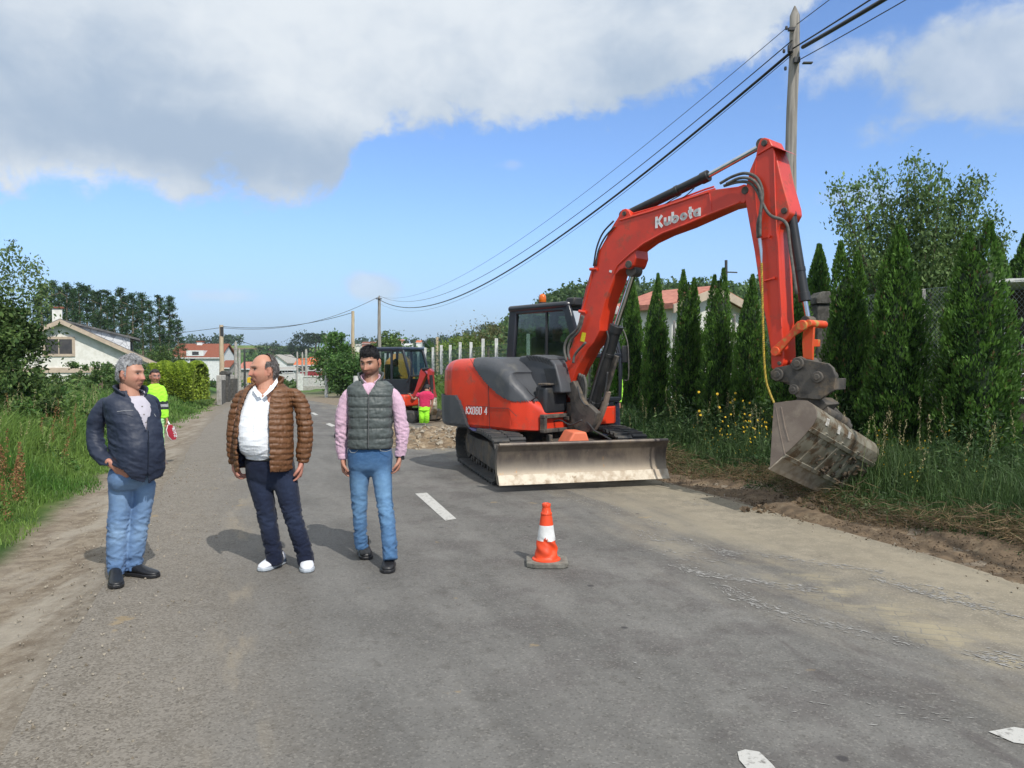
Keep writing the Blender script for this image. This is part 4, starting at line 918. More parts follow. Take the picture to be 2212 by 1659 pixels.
pole(705, 803, 50, .12, .10, M_CONCW, 'short white roadside post below the round tree', 'roadside_post', tip=False, grp=None); pole(769, 812, 40, .14, .14, M_CONCW, 'squat concrete stub at the foot of the pale pole', 'roadside_post', tip=False, grp=None)
t, A = pole(1568, 562, 22, .05, .04, M_DARKM, 'dark metal mast with a side arm above the evergreens', 'antenna_mast', tip=False, cat='mast', grp=None)
MB().cyl(A + Vector((0, 0, -.33)), A + Vector((.32, 0, -.34)), .02, .02, 6).build('arm', M_DARKM, t)
def cable(a, b, sag, r, label, n=40, wob=0):
    a, b = Vector(a), Vector(b); pts = []
    for i in range(n + 1):
        f = i / n; p = a.lerp(b, f) - Vector((0, 0, sag * 4 * f * (1 - f))); p.x += wob * math.sin(f * 60); pts.append(p)
    tag(MB().tube(pts, r, 6).build('overhead_cable', M_WIRE, None, smooth=180), label, 'cable', 'overhead cables')
A0 = PT + Vector((-.08, -.12, -.83)); B0 = T2 + Vector((0, 0, -.35)); E0 = Vector((10.2, -20, 7.6))
cable(A0, B0, 2.15, .026, 'thick black cable bundle sagging from the tall pole to the far pole', 60); cable(A0 + Vector((0, 0, .19)), B0 + Vector((0, .0, .32)), 2.0, .010, 'thin cable running just above the thick bundle', 60)
cable(A0 + Vector((0, 0, -.06)), B0 + Vector((0, 0, -.3)), 2.15, .006, 'thin wire hanging right under the thick bundle', 60); cable(PT + Vector((-.16, -.05, -.40)), T2 + Vector((0, 0, -.1)), 1.6, .006, 'uppermost thin wire from the pointed pole to the far pole', 60)
cable(PT + Vector((.1, -.12, -.76)), E0, .95, .034, 'thick black cable leaving the tall pole to the upper right'); cable(PT + Vector((-.08, -.12, -.79)), E0 + Vector((0, 0, .5)), .9, .013, 'thin cable above the thick one at the upper right')
cable(PT + Vector((.04, -.12, -.98)), E0 + Vector((0, 0, -.35)), .9, .008, 'thinnest wire under the thick cable at the upper right'); cable(PT + Vector((0, -.1, -.36)), E0 + Vector((.2, 0, 1.2)), .6, .007, 'single wire leaving the tip of the tall pole to the right')
cable(T2 + Vector((0, 0, -.5)), T3 + Vector((0, 10, -3)), .6, .03, 'dark cable dropping left from the far pole'); cable(T2 + Vector((0, 0, -.1)), T4 + Vector((0, 0, -.2)), 1.0, .018, 'long thin wire from the far pole to the pale pole on the left')
cable(T3 + Vector((0, 0, -.1)), T4 + Vector((0, 0, -.1)), .5, .02, 'wire between the pale slotted pole and the pale pole on the left'); cable(T4 + Vector((0, 0, -.2)), T4 + Vector((-38, 8, -.6)), 1, .018, 'wire running left from the pale pole towards the pines')
cable(T4 + Vector((0, 0, -.6)), T5 + Vector((1.6, 40, -1.6)), 1, .02, 'slack wire falling from the pale pole to the concrete poles')
def misc():
    p = P(538, 821, 46); t = thing('post_box', (p.x, p.y, hgt(p.x, p.y)), 'yellow post box by the road beside the bald man\'s nose', 'post box')
    m = MB(); prof = [(-.12, -.16), (.12, -.16), (.12, .1), (.08, .16), (-.08, .16), (-.12, .10)]; m.prism([(p.x + a, p.y, p.z + b) for a, b in prof], (0, .2, 0)); m.build('box', YEL, t, bevel=.01)
    MB().box((p.x, p.y + .1, (p.z + hgt(p.x, p.y)) / 2 - .1), (.05, .05, p.z - hgt(p.x, p.y) - .1)).build('post', M_CONC, t)
misc()
def rubble():
    """dug-up soil and stones in front of the small digger"""
    rg = np.random.default_rng(4); n = 90; u = np.linspace(0, 1, n); A = G(880, 915); B = G(1075, 930)
    xs = np.linspace(-3.6, .6, 90); ys = np.linspace(14.6, 21.5, 120); X, Y = np.meshgrid(xs, ys, indexing='ij'); c = X + K * Y
    m = sst(c, 2.6, 3.4) * sst(c, 6.9, 6.0) * sst(Y, 14.8, 16.0) * sst(Y, 21.3, 19.5)
    h = np.array([[noise.fractal(Vector((x * 1.6, y * 1.6, 1)), .8, 2.2, 6) for y in ys] for x in xs])
    Z = height(X, Y) - .04 + m * (.16 + .13 * h + .10 * sst(c, 4.5, 6)); V = np.stack([X, Y, Z], -1).reshape(-1, 3); i = np.arange(X.size).reshape(X.shape)
    f = np.stack([i[:-1, :-1], i[1:, :-1], i[1:, 1:], i[:-1, 1:]], -1).reshape(-1, 4)
    soil = pm('dug soil', (.23, .165, .10), (.13, .09, .055), 5, .98, dirt=(.38, .31, .22), dscale=6, dlo=.5, dhi=.68, bump=1, bscale=25)
    o = link('soil_heap', mesh_np('soil_heap', V, f), soil, None, 180); tag(o, kind='stuff')
    mb = MB(); ico = [Vector(v) for v in ((1, 1, 1), (-1, -1, 1), (-1, 1, -1), (1, -1, -1), (0, 0, 1.5), (1.4, 0, 0), (-1.4, 0, 0), (0, 1.3, 0), (0, -1.3, 0))]
    def stone(x, y, z, s):
        bm = bmesh.new(); q = Matrix.Rotation(random.random() * 6, 3, Vector((random.random(), random.random(), random.random())).normalized())
        for v in ico: bm.verts.new(q @ Vector((v.x * random.uniform(.6, 1.2), v.y * random.uniform(.6, 1.2), v.z * random.uniform(.5, 1))) * s * .6 + Vector((x, y, z)))
        bmesh.ops.convex_hull(bm, input=bm.verts); bm.verts.ensure_lookup_table()
        for i_, v in enumerate(bm.verts): v.index = i_
        mb.add([v.co for v in bm.verts], [[v.index for v in f_.verts] for f_ in bm.faces]); bm.free()
    for _ in range(1100):
        i_, j = random.randrange(90), random.randrange(120)
        if m[i_, j] > .04: stone(xs[i_], ys[j], Z[i_, j] + .01, random.uniform(.012, .07) ** 1.0)
    for _ in range(1500):       # crumbs on the left shoulder and along the dug edge on the right
        y = random.uniform(3, 13)
        c_ = -1.1 + random.gauss(0, .45) if random.random() < .7 else 6.05 + random.gauss(0, .25); x = c_ - K * y; stone(x, y, hgt(x, y) + .015, random.uniform(.004, .013))
    tag(mb.build('loose_stones', pm('stone bits', (.34, .30, .24), (.20, .165, .12), 9, .95), None, smooth=None), kind='stuff')
    # earth windrow left along the dug edge and the fresh hole under the bucket
    ys = np.linspace(4.2, 14.5, 220); us = np.linspace(-.34, .36, 22); Y, U = np.meshgrid(ys, us, indexing='ij'); c = 6.12 + .10 * np.sin(Y * 2.1) + U * (1 + .3 * np.sin(Y * 1.3)); X = c - K * Y
    h = np.array([[noise.fractal(Vector((x * 3.2, y * 3.2, 4)), .8, 2.2, 6) for x, y in zip(r1, r2)] for r1, r2 in zip(X, Y)])
    prof = np.clip(1 - (np.abs(U) / .34) ** 2, 0, 1); Z = height(X, Y) - .012 + prof * (.035 + .05 * h + .06 * np.exp(-((Y - 8.6) / .5) ** 2)) ; V = np.stack([X, Y, Z], -1).reshape(-1, 3); i = np.arange(X.size).reshape(X.shape)
    f = np.stack([i[:-1, :-1], i[1:, :-1], i[1:, 1:], i[:-1, 1:]], -1).reshape(-1, 4); mb.v, mb.f = [], []
    soil2 = pm('turned earth', (.16, .112, .068), (.095, .066, .04), 9, .98, dirt=(.24, .185, .12), dscale=5, dlo=.52, dhi=.7, bump=1, bscale=30)
    tag(link('turned_earth', mesh_np('turned_earth', V, f), soil2, None, 180), kind='stuff')
    # dark clods just dropped by the bucket
    for _ in range(150):
        p = G(random.gauss(1700, 42), random.gauss(1100, 9)); stone(p.x, p.y, p.z + random.uniform(-.02, .05), random.uniform(.02, .055))
    for _ in range(2600):
        y = 4.4 + 9.5 * random.random() ** 1.3; c_ = 6.1 + .1 * math.sin(y * 2.1) + random.gauss(0, .17); x = c_ - K * y; stone(x, y, hgt(x, y) + random.uniform(.01, .06), random.uniform(.004, .013))
    tag(mb.build('earth_clods', soil2, None, smooth=None), kind='stuff')
rubble()
# ================================================================== DIGGERS
RED = pm('digger paint', (.74, .052, .018), (.62, .044, .018), 2.2, .38, spec=.5, coat=.2, dirt=(.34, .085, .05), dscale=4.5, dlo=.52, dhi=.74, bump=.05, bscale=9)
RED2 = pm('dark red paint', (.42, .025, .02), (.36, .025, .02), 3, .4, coat=.2)
ORG = pm('worn orange link paint', (.66, .09, .02), (.75, .06, .02), 9, .5, dirt=(.42, .28, .07), dscale=7, dlo=.5, dhi=.62)
DGREY = pm('dark grey plastic', (.080, .084, .092), (.062, .066, .074), 3, .5, dirt=(.15, .145, .13), dscale=3, dlo=.52, dhi=.8)
BLACKM = pm('black steel', (.022, .024, .028), (.035, .036, .038), 4, .45, dirt=(.10, .09, .07), dscale=6, dlo=.55, dhi=.8)
CABM = pm('cab frame', (.020, .024, .033), (.026, .03, .038), 4, .35, coat=.2)
CYLM = pm('cylinder black', (.016, .017, .019), (.028, .028, .028), 5, .4, dirt=(.22, .17, .11), dscale=22, dlo=.66, dhi=.74)
GRIME = pm('grimy steel', (.10, .088, .075), (.05, .046, .042), 7, .75, dirt=(.20, .15, .10), dscale=5, dlo=.48, dhi=.7, bump=.4, bscale=30)
CHROME = pm('chrome rod', (.62, .62, .62), (.5, .5, .5), 4, .12, metal=1)
RUBBER = pm('track rubber', (.04, .041, .043), (.058, .057, .055), 6, .8, dirt=(.15, .13, .10), dscale=4, dlo=.5, dhi=.75, bump=.3, bscale=40)
MUDDY = pm('muddy bucket steel', (.34, .315, .25), (.24, .215, .165), 4.5, .5, metal=.25, dirt=(.13, .088, .05), dscale=5.5, dlo=.47, dhi=.60, bump=.5, bscale=26)
MUDSIDE = pm('brown bucket side', (.15, .115, .09), (.20, .16, .125), 4, .5, metal=.2, dirt=(.30, .25, .19), dscale=3, dlo=.55, dhi=.8, bump=.3, bscale=25)
STEELW = pm('scraped cutting edge', (.47, .42, .34), (.34, .28, .21), 9, .55, metal=.3, dirt=(.30, .21, .12), dscale=8, dlo=.55, dhi=.72, bump=.4, bscale=40)
HOSE = pm('hose rubber', (.03, .031, .033), (.05, .05, .05), 12, .55); HOSEG = pm('dusty hose', (.13, .125, .11), (.08, .076, .07), 20, .7)
BEAC = pm('amber beacon', (.75, .16, .01), (.62, .12, .01), 5, .2); STICK = pm('yellow sticker', (.80, .68, .02), (.7, .6, .02), 20, .5); WHT = pm('white lettering', (.82, .82, .82), (.78, .78, .78), 5, .5)
def glass():
    m, n, b = new_mat('tinted glass'); b.inputs['Base Color'].default_value = (.75, .9, .86, 1); b.inputs['Roughness'].default_value = .02
    tr = n.nodes.new('ShaderNodeBsdfTransparent'); tr.inputs[0].default_value = (.42, .53, .50, 1); gl = n.nodes.new('ShaderNodeBsdfGlossy'); gl.inputs['Roughness'].default_value = .03
    lw = n.nodes.new('ShaderNodeLayerWeight'); lw.inputs[0].default_value = .25; mx = n.nodes.new('ShaderNodeMixShader')
    fr = E(n, lw.outputs['Fresnel']) * .9 + .03; n.links.new(fr.s, mx.inputs[0]); n.links.new(tr.outputs[0], mx.inputs[1]); n.links.new(gl.outputs[0], mx.inputs[2])
    out = [q for q in n.nodes if q.type == 'OUTPUT_MATERIAL'][0]; n.links.new(mx.outputs[0], out.inputs[0]); return m
GLASS = glass()
def blade_mat():
    m, n, b = new_mat('worn blade face'); tc = n.nodes.new('ShaderNodeTexCoord'); v = SCALEV(n, tc.outputs['Object'], (1, 1, .25)); v2 = tc.outputs['Object']
    a = NOISE(n, v, 6, 8, .7); c = NOISE(n, v2, 2.2, 6, .6); sp = n.nodes.new('ShaderNodeSeparateXYZ'); n.links.new(v2, sp.inputs[0]); z = E(n, sp.outputs[2])
    col = MIXC(n, (a * .5 + c * .6).ss(.45, .66), (.10, .083, .075), (.20, .165, .13)); col = MIXC(n, (z + (c - .5) * .4).ss(.42, .22) * .7, col, (.31, .26, .19))
    col = MIXC(n, NOISE(n, v, 13, 6, .7).ss(.62, .70), col, (.36, .20, .08)); col = MIXC(n, NOISE(n, v, 30, 5, .7).ss(.66, .74) * .6, col, (.55, .47, .36))
    n.links.new(col, b.inputs['Base Color']); b.inputs['Metallic'].default_value = .35; b.inputs['Roughness'].default_value = .48
    bp = n.nodes.new('ShaderNodeBump'); bp.inputs['Strength'].default_value = .3; bp.inputs['Distance'].default_value = .01; n.links.new(a.s, bp.inputs['Height']); n.links.new(bp.outputs[0], b.inputs['Normal']); return m
BLADE = blade_mat()
def spiral_mat():
    m, n, b = new_mat('yellow black spiral wrap'); uv = n.nodes.new('ShaderNodeAttribute'); uv.attribute_name = 'Col'; n.links.new(uv.outputs['Color'], b.inputs['Base Color']); b.inputs['Roughness'].default_value = .5; return m
S0 = Vector((.50, 11.92, 0)); Hd = Vector((.692, -.722, 0)).normalized(); Rd = Vector((Hd.y, -Hd.x, 0)); ZU = Vector((0, 0, 1))
def M(s, l, z): return S0 + Hd * s + Rd * l + ZU * z
def zoomer(x0, y0, k): return lambda x, y: ((x0 + x / k) / 1.1573, (y0 + y / k) / 1.1573)
Z1, Z2, Z3, Z6 = zoomer(1080, 650, 2.7203), zoomer(1440, 300, 3.1906), zoomer(1780, 500, 2.0731), zoomer(1380, 860, 6.3818)
def onl(pts, zf, l):
    p0 = M(0, l, 0); return [hit(*zf(*p), p0, Rd) for p in pts]
def sz(p): return ((p - S0).dot(Hd), p.z)
def plate(m, pts, zf, l0, l1): a = onl(pts, zf, l0); m.prism(a, Rd * (l1 - l0)); return a
def pins(m, c, l0, l1, r, flange=.0):
    """pin boss across the machine at plane point c"""
    b = c + Rd * (l1 - l0); m.cyl(c, b, r, r, 18)
def strokes(m, glyphs, org, ux, uy, h, w, nrm):
    """stroke lettering: list of polylines in units of letter height"""
    for pl in glyphs:
        for (x0, y0), (x1, y1) in zip(pl[:-1], pl[1:]):
            a = org + ux * x0 * h + uy * y0 * h; b = org + ux * x1 * h + uy * y1 * h; d = (b - a)
            if d.length < 1e-6: continue
            dn = d.normalized(); sd_ = dn.cross(nrm).normalized() * w / 2; a = a - dn * w * .35; b = b + dn * w * .35
            o = nrm * .002 * (len(m.f) % 3) * .3; m.prism([a - sd_ + o, b - sd_ + o, b + sd_ + o, a + sd_ + o], nrm * .004)
def arc(cx, cy, r, a0, a1, n=12, ry=None): return [(cx + r * math.cos(math.radians(a0 + (a1 - a0) * i / n)), cy + (ry or r) * math.sin(math.radians(a0 + (a1 - a0) * i / n))) for i in range(n + 1)]
GL = {'K': [[(0, 0), (0, 1)], [(.5, 1), (.08, .5), (.55, 0)]], 'k_': [[(0, 0), (0, .95)], [(.52, .95), (.17, .5), (.55, -.05)]],
      'u': [[(0, .62), (0, .22)], arc(.21, .22, .21, 180, 345), [(.43, .62), (.43, .02)]],
      'b': [[(0, .95), (0, .12)], arc(.24, .28, .24, 130, -140)], 'o': [arc(.24, .30, .23, 60, 200), arc(.24, .30, .23, 240, 380)],
      't': [[(.12, .95), (.12, .2), (.2, 0)], [(0, .62), (.32, .62)]], 'a': [arc(.22, .30, .22, 60, 290), [(.46, .60), (.46, 0)]],
      'X': [[(0, 0), (.5, 1)], [(0, 1), (.5, 0)]], '0': [[(.08, 0), (0, .12), (0, .88), (.08, 1), (.38, 1), (.46, .88), (.46, .12), (.38, 0), (.08, 0)]],
      '8': [[(.08, 0), (0, .12), (0, .4), (.08, .5), (.38, .5), (.46, .62), (.46, .88), (.38, 1), (.08, 1), (0, .88), (0, .62), (.08, .5)], [(.38, .5), (.46, .4), (.46, .12), (.38, 0), (.08, 0)]],
      '4': [[(.38, 0), (.38, 1), (0, .3), (.5, .3)]], '-': [[(0, .42), (.28, .42)]], ' ': [],
      'S': [[(.45, .9), (.35, 1), (.08, 1), (0, .85), (.05, .6), (.4, .42), (.46, .15), (.38, 0), (.1, 0), (0, .1)]], 'T': [[(.25, 0), (.25, 1)], [(0, 1), (.5, 1)]], 'O': [arc(.25, .5, .25, 0, 360, 12, .5)], 'P': [[(0, 0), (0, 1), (.35, 1), (.45, .85), (.45, .62), (.35, .5), (0, .5)]]}
def text(m, s, a, b, h, w, nrm, gap=.68, slant=0.0):
    """writes s from world point a towards b"""
    ux = (b - a).normalized(); uy = nrm.cross(ux).normalized(); 
    if uy.z < 0: uy = -uy
    x = 0
    for ch in s:
        strokes(m, [[(px + x + slant * py, py) for px, py in pl] for pl in GL[ch]], a, ux, uy, h, w, nrm); x += gap * (.6 if ch in '- t' else 1)
def big_digger():
    base = S0.copy(); T = thing('excavator', base, 'large red excavator with black cab, raised boom and dozer blade on the road', 'excavator')
    # ---------------------------------------------------------------- undercarriage
    Ud = Vector((.262, -.965, 0)).normalized(); Us = Vector((-Ud.y, Ud.x, 0))
    def Uc(u, v, z): return S0 + Ud * u + Us * v + ZU * z
    half, hh, r = 1.36, .66, .30
    loop = []
    for i in range(13): a = math.radians(-90 + 15 * i); loop.append((1.08 + r * math.cos(a), .33 + r * math.sin(a)))
    loop += [(.5, .665), (0, .65), (-.5, .66)]
    for i in range(13): a = math.radians(90 + 15 * i); loop.append((-1.08 + r * math.cos(a), .345 + .285 * math.sin(a)))
    loop = [(x, max(z, .035)) for x, z in loop]; L_ = crom([(a, b, 0) for a, b in loop] + [(loop[0][0], loop[0][1], 0)], 4)[:, :2]
    seg = np.linalg.norm(np.diff(L_, axis=0), axis=1); cum = np.concatenate([[0], np.cumsum(seg)]); tot = cum[-1]
    def at(d):
        d %= tot; i = min(int(np.searchsorted(cum, d, 'right')) - 1, len(seg) - 1); f = (d - cum[i]) / max(seg[i], 1e-9); p = L_[i] * (1 - f) + L_[i + 1] * f; t = (L_[i + 1] - L_[i]) / max(seg[i], 1e-9); return p, t
    for v in (-.885, .885):
        tr = MB(); n = 92; w2 = .225; rin, rout = [], []
        for k in range(n):
            p, t = at(tot * k / n); nrm = np.array([t[1], -t[0]]); rout.append(p + nrm * 0); rin.append(p - nrm * .035)
        vs = []; 
        for k in range(n): vs += [Uc(rout[k][0], v - w2, rout[k][1]), Uc(rout[k][0], v + w2, rout[k][1]), Uc(rin[k][0], v + w2, rin[k][1]), Uc(rin[k][0], v - w2, rin[k][1])]
        fs = []
        for k in range(n):
            a, b = k * 4, ((k + 1) % n) * 4
            for j in range(4): fs.append((a + j, a + (j + 1) % 4, b + (j + 1) % 4, b + j))
        tr.add(vs, fs); nl = 44
        for k in range(nl):
            p, t = at(tot * (k + .5) / nl); nrm = np.array([t[1], -t[0]]); p2 = p + nrm * .014
            ax = (Ud * t[0] + ZU * t[1], Us, (Ud * nrm[0] + ZU * nrm[1]))
            for sgn in (-1, 1): tr.box(Uc(p2[0], v + sgn * .118 + 0, p2[1]) + ax[0] * (.018 * sgn), (.058, .215, .034), ax)
        to = tr.build('track', RUBBER, T, smooth=30)
        side = -1 if v < 0 else 1
        fr = MB(); out = [(-.95, .22), (.98, .16), (1.0, .42), (.5, .52), (-.2, .50), (-.9, .52)]
        fr.prism([Uc(a, v - .13, b) for a, b in out], Us * .26); fr.box(Uc(0, v - side * .35, .42), (.9, .5, .2), (Ud, Us, ZU)); fr.build('track_frame', GRIME, to, bevel=.012)
        for (u, z, rad, nm) in [(-1.08, .345, .235, 'sprocket'), (1.08, .33, .235, 'idler')] + [(u, .13, .085, 'track_roller') for u in (-.72, -.36, 0, .36, .72)]:
            m = MB(); m.lathe([(0, -.10), (rad * .45, -.10), (rad * .5, -.085), (rad, -.07), (rad, .07), (rad * .5, .085), (rad * .45, .10), (0, .10)], Uc(u, v, z), 22, Us)
            if nm == 'sprocket':
                for k in range(8): a = k * math.pi / 4; m.cyl(Uc(u + .12 * math.cos(a), v + side * .105, z + .12 * math.sin(a)), Uc(u + .12 * math.cos(a), v + side * .12, z + .12 * math.sin(a)), .016, .016, 6)
            m.build(nm, GRIME, to, smooth=40)
    c = MB(); c.box(Uc(0, 0, .42), (1.5, .9, .16), (Ud, Us, ZU)); c.box(Uc(0, 0, .40), (.5, 1.5, .14), (Ud, Us, ZU)); c.cyl(Uc(0, 0, .48), Uc(0, 0, .70), .52, .50, 32)
    for v in (-.5, .5): c.box(Uc(.9, v, .42), (.9, .12, .2), (Ud, Us, ZU)); c.box(Uc(1.0, v * .5, .5), (.14, .05, .3), (Ud, Us, ZU))
    c.box(Uc(.95, 0, .55), (.6, .5, .05), (Ud, Us, ZU)); c.build('carrier_frame', GRIME, T, bevel=.01)
    cv = MB(); cv.prism([Uc(1.15, -.23, .50), Uc(1.15, .16, .50), Uc(1.15, .08, .73), Uc(1.15, -.09, .73)], Ud * .42); cv.build('cylinder_guard', pm('faded orange guard', (.78, .20, .10), (.70, .17, .08), 6, .6), T, bevel=.02)
    # blade
    bl = MB(); prof = [(1.80, .10), (1.745, .17), (1.70, .26), (1.68, .36), (1.69, .46), (1.73, .55), (1.77, .605)]
    W = 1.165; outer = prof; inner = [(u - .035, z) for u, z in prof]
    rg_ = [[Uc(u, v, z) for u, z in outer] + [Uc(u, v, z) for u, z in reversed(inner)] for v in np.linspace(-W, W, 9)]
    bl.loft(rg_); bl.cyl(Uc(1.765, -W, .61), Uc(1.765, W, .61), .026, .026, 10)
    for v in (-W, W): bl.prism([Uc(u + .004, v - .012, z) for u, z in outer] + [Uc(u - .10, v - .012, z) for u, z in reversed(outer)], Us * .024)
    bo = bl.build('dozer_blade', BLADE, T, smooth=50)
    ce = MB(); ce.loft([[Uc(1.815, v, .10), Uc(1.745, v, .225), Uc(1.735, v, .215), Uc(1.795, v, .092)] for v in np.linspace(-W - .012, W + .012, 5)]); ce.build('cutting_edge', STEELW, bo, bevel=.003)
    ar = MB()
    for v in (-.52, .52): ar.prism([Uc(.6, v - .05, .30), Uc(1.68, v - .05, .22), Uc(1.68, v - .05, .38), Uc(.6, v - .05, .46)], Us * .10)
    ar.build('blade_arm', GRIME, T, bevel=.01)['label'] = 'grimy push arms of the blade'
    MB().tube([Uc(1.1, .2, .9), Uc(1.35, .28, .72), Uc(1.6, .42, .62)], .012, 8).build('blade_hose', HOSE, T)
    # ---------------------------------------------------------------- upper body
    plan = [(.70, .12), (.70, .70), (.55, .90), (.39, 1.02)] + [(s, 1.05) for s in np.linspace(.33, -.92, 70)] + [(-1.10, 1.0), (-1.28, .90), (-1.42, .72), (-1.52, .5), (-1.58, .25), (-1.6, 0), (-1.58, -.25), (-1.52, -.5), (-1.42, -.72), (-1.28, -.9), (-1.1, -1.0), (-.92, -1.05), (-.92, .12)]
    up = np.array([[-1.6, 1.60], [-1.2, 1.68], [-.9, 1.70], [-.3, 1.72], [0, 1.69], [.15, 1.61], [.3, 1.50], [.45, 1.36], [.58, 1.20], [.70, 1.06]])
    # denser chamfer
    dense = []
    for a, b in zip(plan, plan[1:] + plan[:1]):
        k = max(1, int(math.dist(a, b) / .03)); dense += [(a[0] + (b[0] - a[0]) * i / k, a[1] + (b[1] - a[1]) * i / k) for i in range(k)]
    nP = len(dense); D2 = np.array(dense); tg = np.roll(D2, -2, 0) - np.roll(D2, 2, 0); tg /= np.linalg.norm(tg, axis=1, keepdims=True); nr = np.stack([tg[:, 1], -tg[:, 0]], 1)
    if (nr[20] @ np.array([0, 1])) < 0: nr = -nr
    zl = .69; rows = []; NV = 46
    for j in range(NV + 1):
        row = []
        for k in range(nP):
            s, l = D2[k]; zh = float(np.interp(s, up[:, 0], up[:, 1])); rf = .17 if l > .2 else .05; zz = zl + (zh - rf - zl) * min(1, j / (NV - 8)); ins = 0
            if j <= 2: ins = .03 * (1 - j / 2)
            if j > NV - 8: a = (j - (NV - 8)) / 8 * math.pi / 2; zz = zh - rf + rf * math.sin(a); ins = rf * (1 - math.cos(a))
            # crease: lower skirt steps out a little on the side
            bul = .012 * math.sin(min(1, max(0, (zz - .75) / .9)) * math.pi)
            row.append((s - nr[k][0] * (ins - bul), l - nr[k][1] * (ins - bul), zz))
        rows.append(row)
    zcv = [sz(p) for p in onl([(262, 672), (275, 700), (300, 745), (350, 810), (400, 865), (470, 925), (545, 962), (790, 965)], Z1, 1.05)]; zc_s = np.array([a[0] for a in zcv]); zc_z = np.array([a[1] for a in zcv]); s_first = zc_s[0]
    cwl = [sz(p) for p in onl([(150, 885), (200, 960), (235, 1060), (255, 1150)], Z1, 1.05)]; cw_z = np.array([a[1] for a in cwl])[::-1]; cw_s = np.array([a[0] for a in cwl])[::-1]
    groups = {'engine_cover': [], 'hood_cover': [], 'counterweight': []}; own, jk_ = {}, {}
    for j in range(NV):
        for k in range(nP):
            k2 = (k + 1) % nP; cs = [rows[j][k], rows[j][k2], rows[j + 1][k2], rows[j + 1][k]]; s = sum(c[0] for c in cs) / 4; l = sum(c[1] for c in cs) / 4; z = sum(c[2] for c in cs) / 4
            g = 'engine_cover'
            if l > .3 and s > s_first and z > np.interp(s, zc_s, zc_z): g = 'hood_cover'
            if z < 1.15 and s < np.interp(z, cw_z, cw_s) - .0: g = 'counterweight'
            groups[g].append((cs, (k, k2), g)); own[(j, k)] = g; jk_[id(cs)] = (j, k)
    offs = {'engine_cover': 0, 'hood_cover': .012, 'counterweight': .05}
    for g, lst in groups.items():
        m = MB()
        for cs, (k, k2), _ in lst:
            q = []
            for c, kk in zip(cs, (k, k2, k2, k)): n2 = nr[kk]; q.append(M(c[0] + n2[0] * offs[g], c[1] + n2[1] * offs[g], c[2] + (offs[g] * .6 if c[2] > 1.3 else 0)))
            m.add(q, [(0, 1, 2, 3)])
            if offs[g]:
                q0 = [M(*c) for c in cs]; base_k = (jk_[id(cs)])
                for e_, (dj, dk) in enumerate(((-1, 0), (0, 1), (1, 0), (0, -1))):
                    if own.get((base_k[0] + dj, (base_k[1] + dk) % nP)) != g: a_, b_ = (e_, (e_ + 1) % 4); m.add([q[a_], q[b_], q0[b_], q0[a_]], [(0, 1, 2, 3)])
        if g == 'engine_cover': m.add([M(*rows[0][k]) for k in range(nP)], [tuple(range(nP))])
        for k in range(nP):          # lid: from the rounded rim straight in to the centre line
            k2 = (k + 1) % nP; A_, B2 = rows[-1][k], rows[-1][k2]
            if min(A_[1], B2[1]) < .13 and A_[0] > -.95 and B2[0] > -.95: continue
            if (((A_[0] + B2[0]) / 2 > s_first and A_[1] > 0) == (g == 'hood_cover')) and g != 'counterweight':
                q_ = lambda c: (c[0], 0.0 if c[0] < -.92 else .12, c[2]); dz = ZU * (offs[g] * .6); nn_ = lambda c, kk: M(c[0] + nr[kk][0] * offs[g], c[1] + nr[kk][1] * offs[g], c[2]) + dz
                m.add([nn_(A_, k), nn_(B2, k2), M(*q_(B2)) + dz, M(*q_(A_)) + dz], [(0, 1, 2, 3)])
        o = m.build(g, RED if g == 'engine_cover' else DGREY, T, weld=True, smooth=40)
        if g == 'engine_cover': EC = o
    seam = MB()
    for pts in ([(383, 855), (388, 1000), (390, 1145)], [(235, 990), (385, 1000)], [(390, 1005), (520, 1008), (575, 1062)], [(262, 672), (275, 700), (300, 745), (350, 810), (400, 865), (470, 925), (545, 962)]):
        a = onl(pts, Z1, 1.066); seam.tube(a, .0035, 5)
    seam.build('panel_gap', BLACKM, EC)
    lt = MB(); a = onl([(232, 1046)], Z1, 1.075)[0]; b = onl([(380, 1050)], Z1, 1.075)[0]; text(lt, 'KX080 4', a, b, .10, .013, Rd, (b - a).length / .10 / 6.6, .12); lt.build('lettering', WHT, EC, smooth=None)
    # exhaust/antenna gear on the chamfer
    m = MB(); a = onl([(720, 925), (650, 975), (645, 1040)], Z1, .86); m.tube(a, .010, 8); m.cyl(a[1], a[2], .022, .022, 10); a2 = onl([(720, 925), (735, 845)], Z1, .86); m.tube(a2, .006, 6); m.build('mirror_stay', BLACKM, T)
    # vent cowl between hood and cab
    cw = MB(); pts = onl([(590, 660), (610, 645), (700, 648), (790, 665), (830, 700), (850, 780), (872, 850), (770, 850), (755, 735), (720, 690), (600, 690)], Z1, .58)
    cw.prism(onl([(595, 655), (700, 645), (790, 662), (835, 705), (872, 850), (880, 905), (780, 905), (640, 860), (585, 700)], Z1, .58), -Rd * .42); co = cw.build('vent_cowl', DGREY, T, bevel=.025, seg=3)
    sl = MB()
    for i in range(8):
        f = i / 7; x0 = 640 + f * 150; y0 = 652 + f * f * 26; p = onl([(x0, y0), (x0 + 24, y0 + 32 + 10 * f)], Z1, .595); q0, q1 = p; sl.prism([q0, q1, q1 + Hd * .028, q0 + Hd * .028], Rd * .004)
        sl.prism([q0 + ZU * .006, q0 + Hd * .03 + ZU * .004, q0 + Hd * .03 - Rd * .36 + ZU * .004, q0 - Rd * .36 + ZU * .006], ZU * .004)
    sl.prism(onl([(760, 738), (838, 738), (860, 850), (785, 840)], Z1, .596), Rd * .003); sl.build('slats', BLACKM, co)
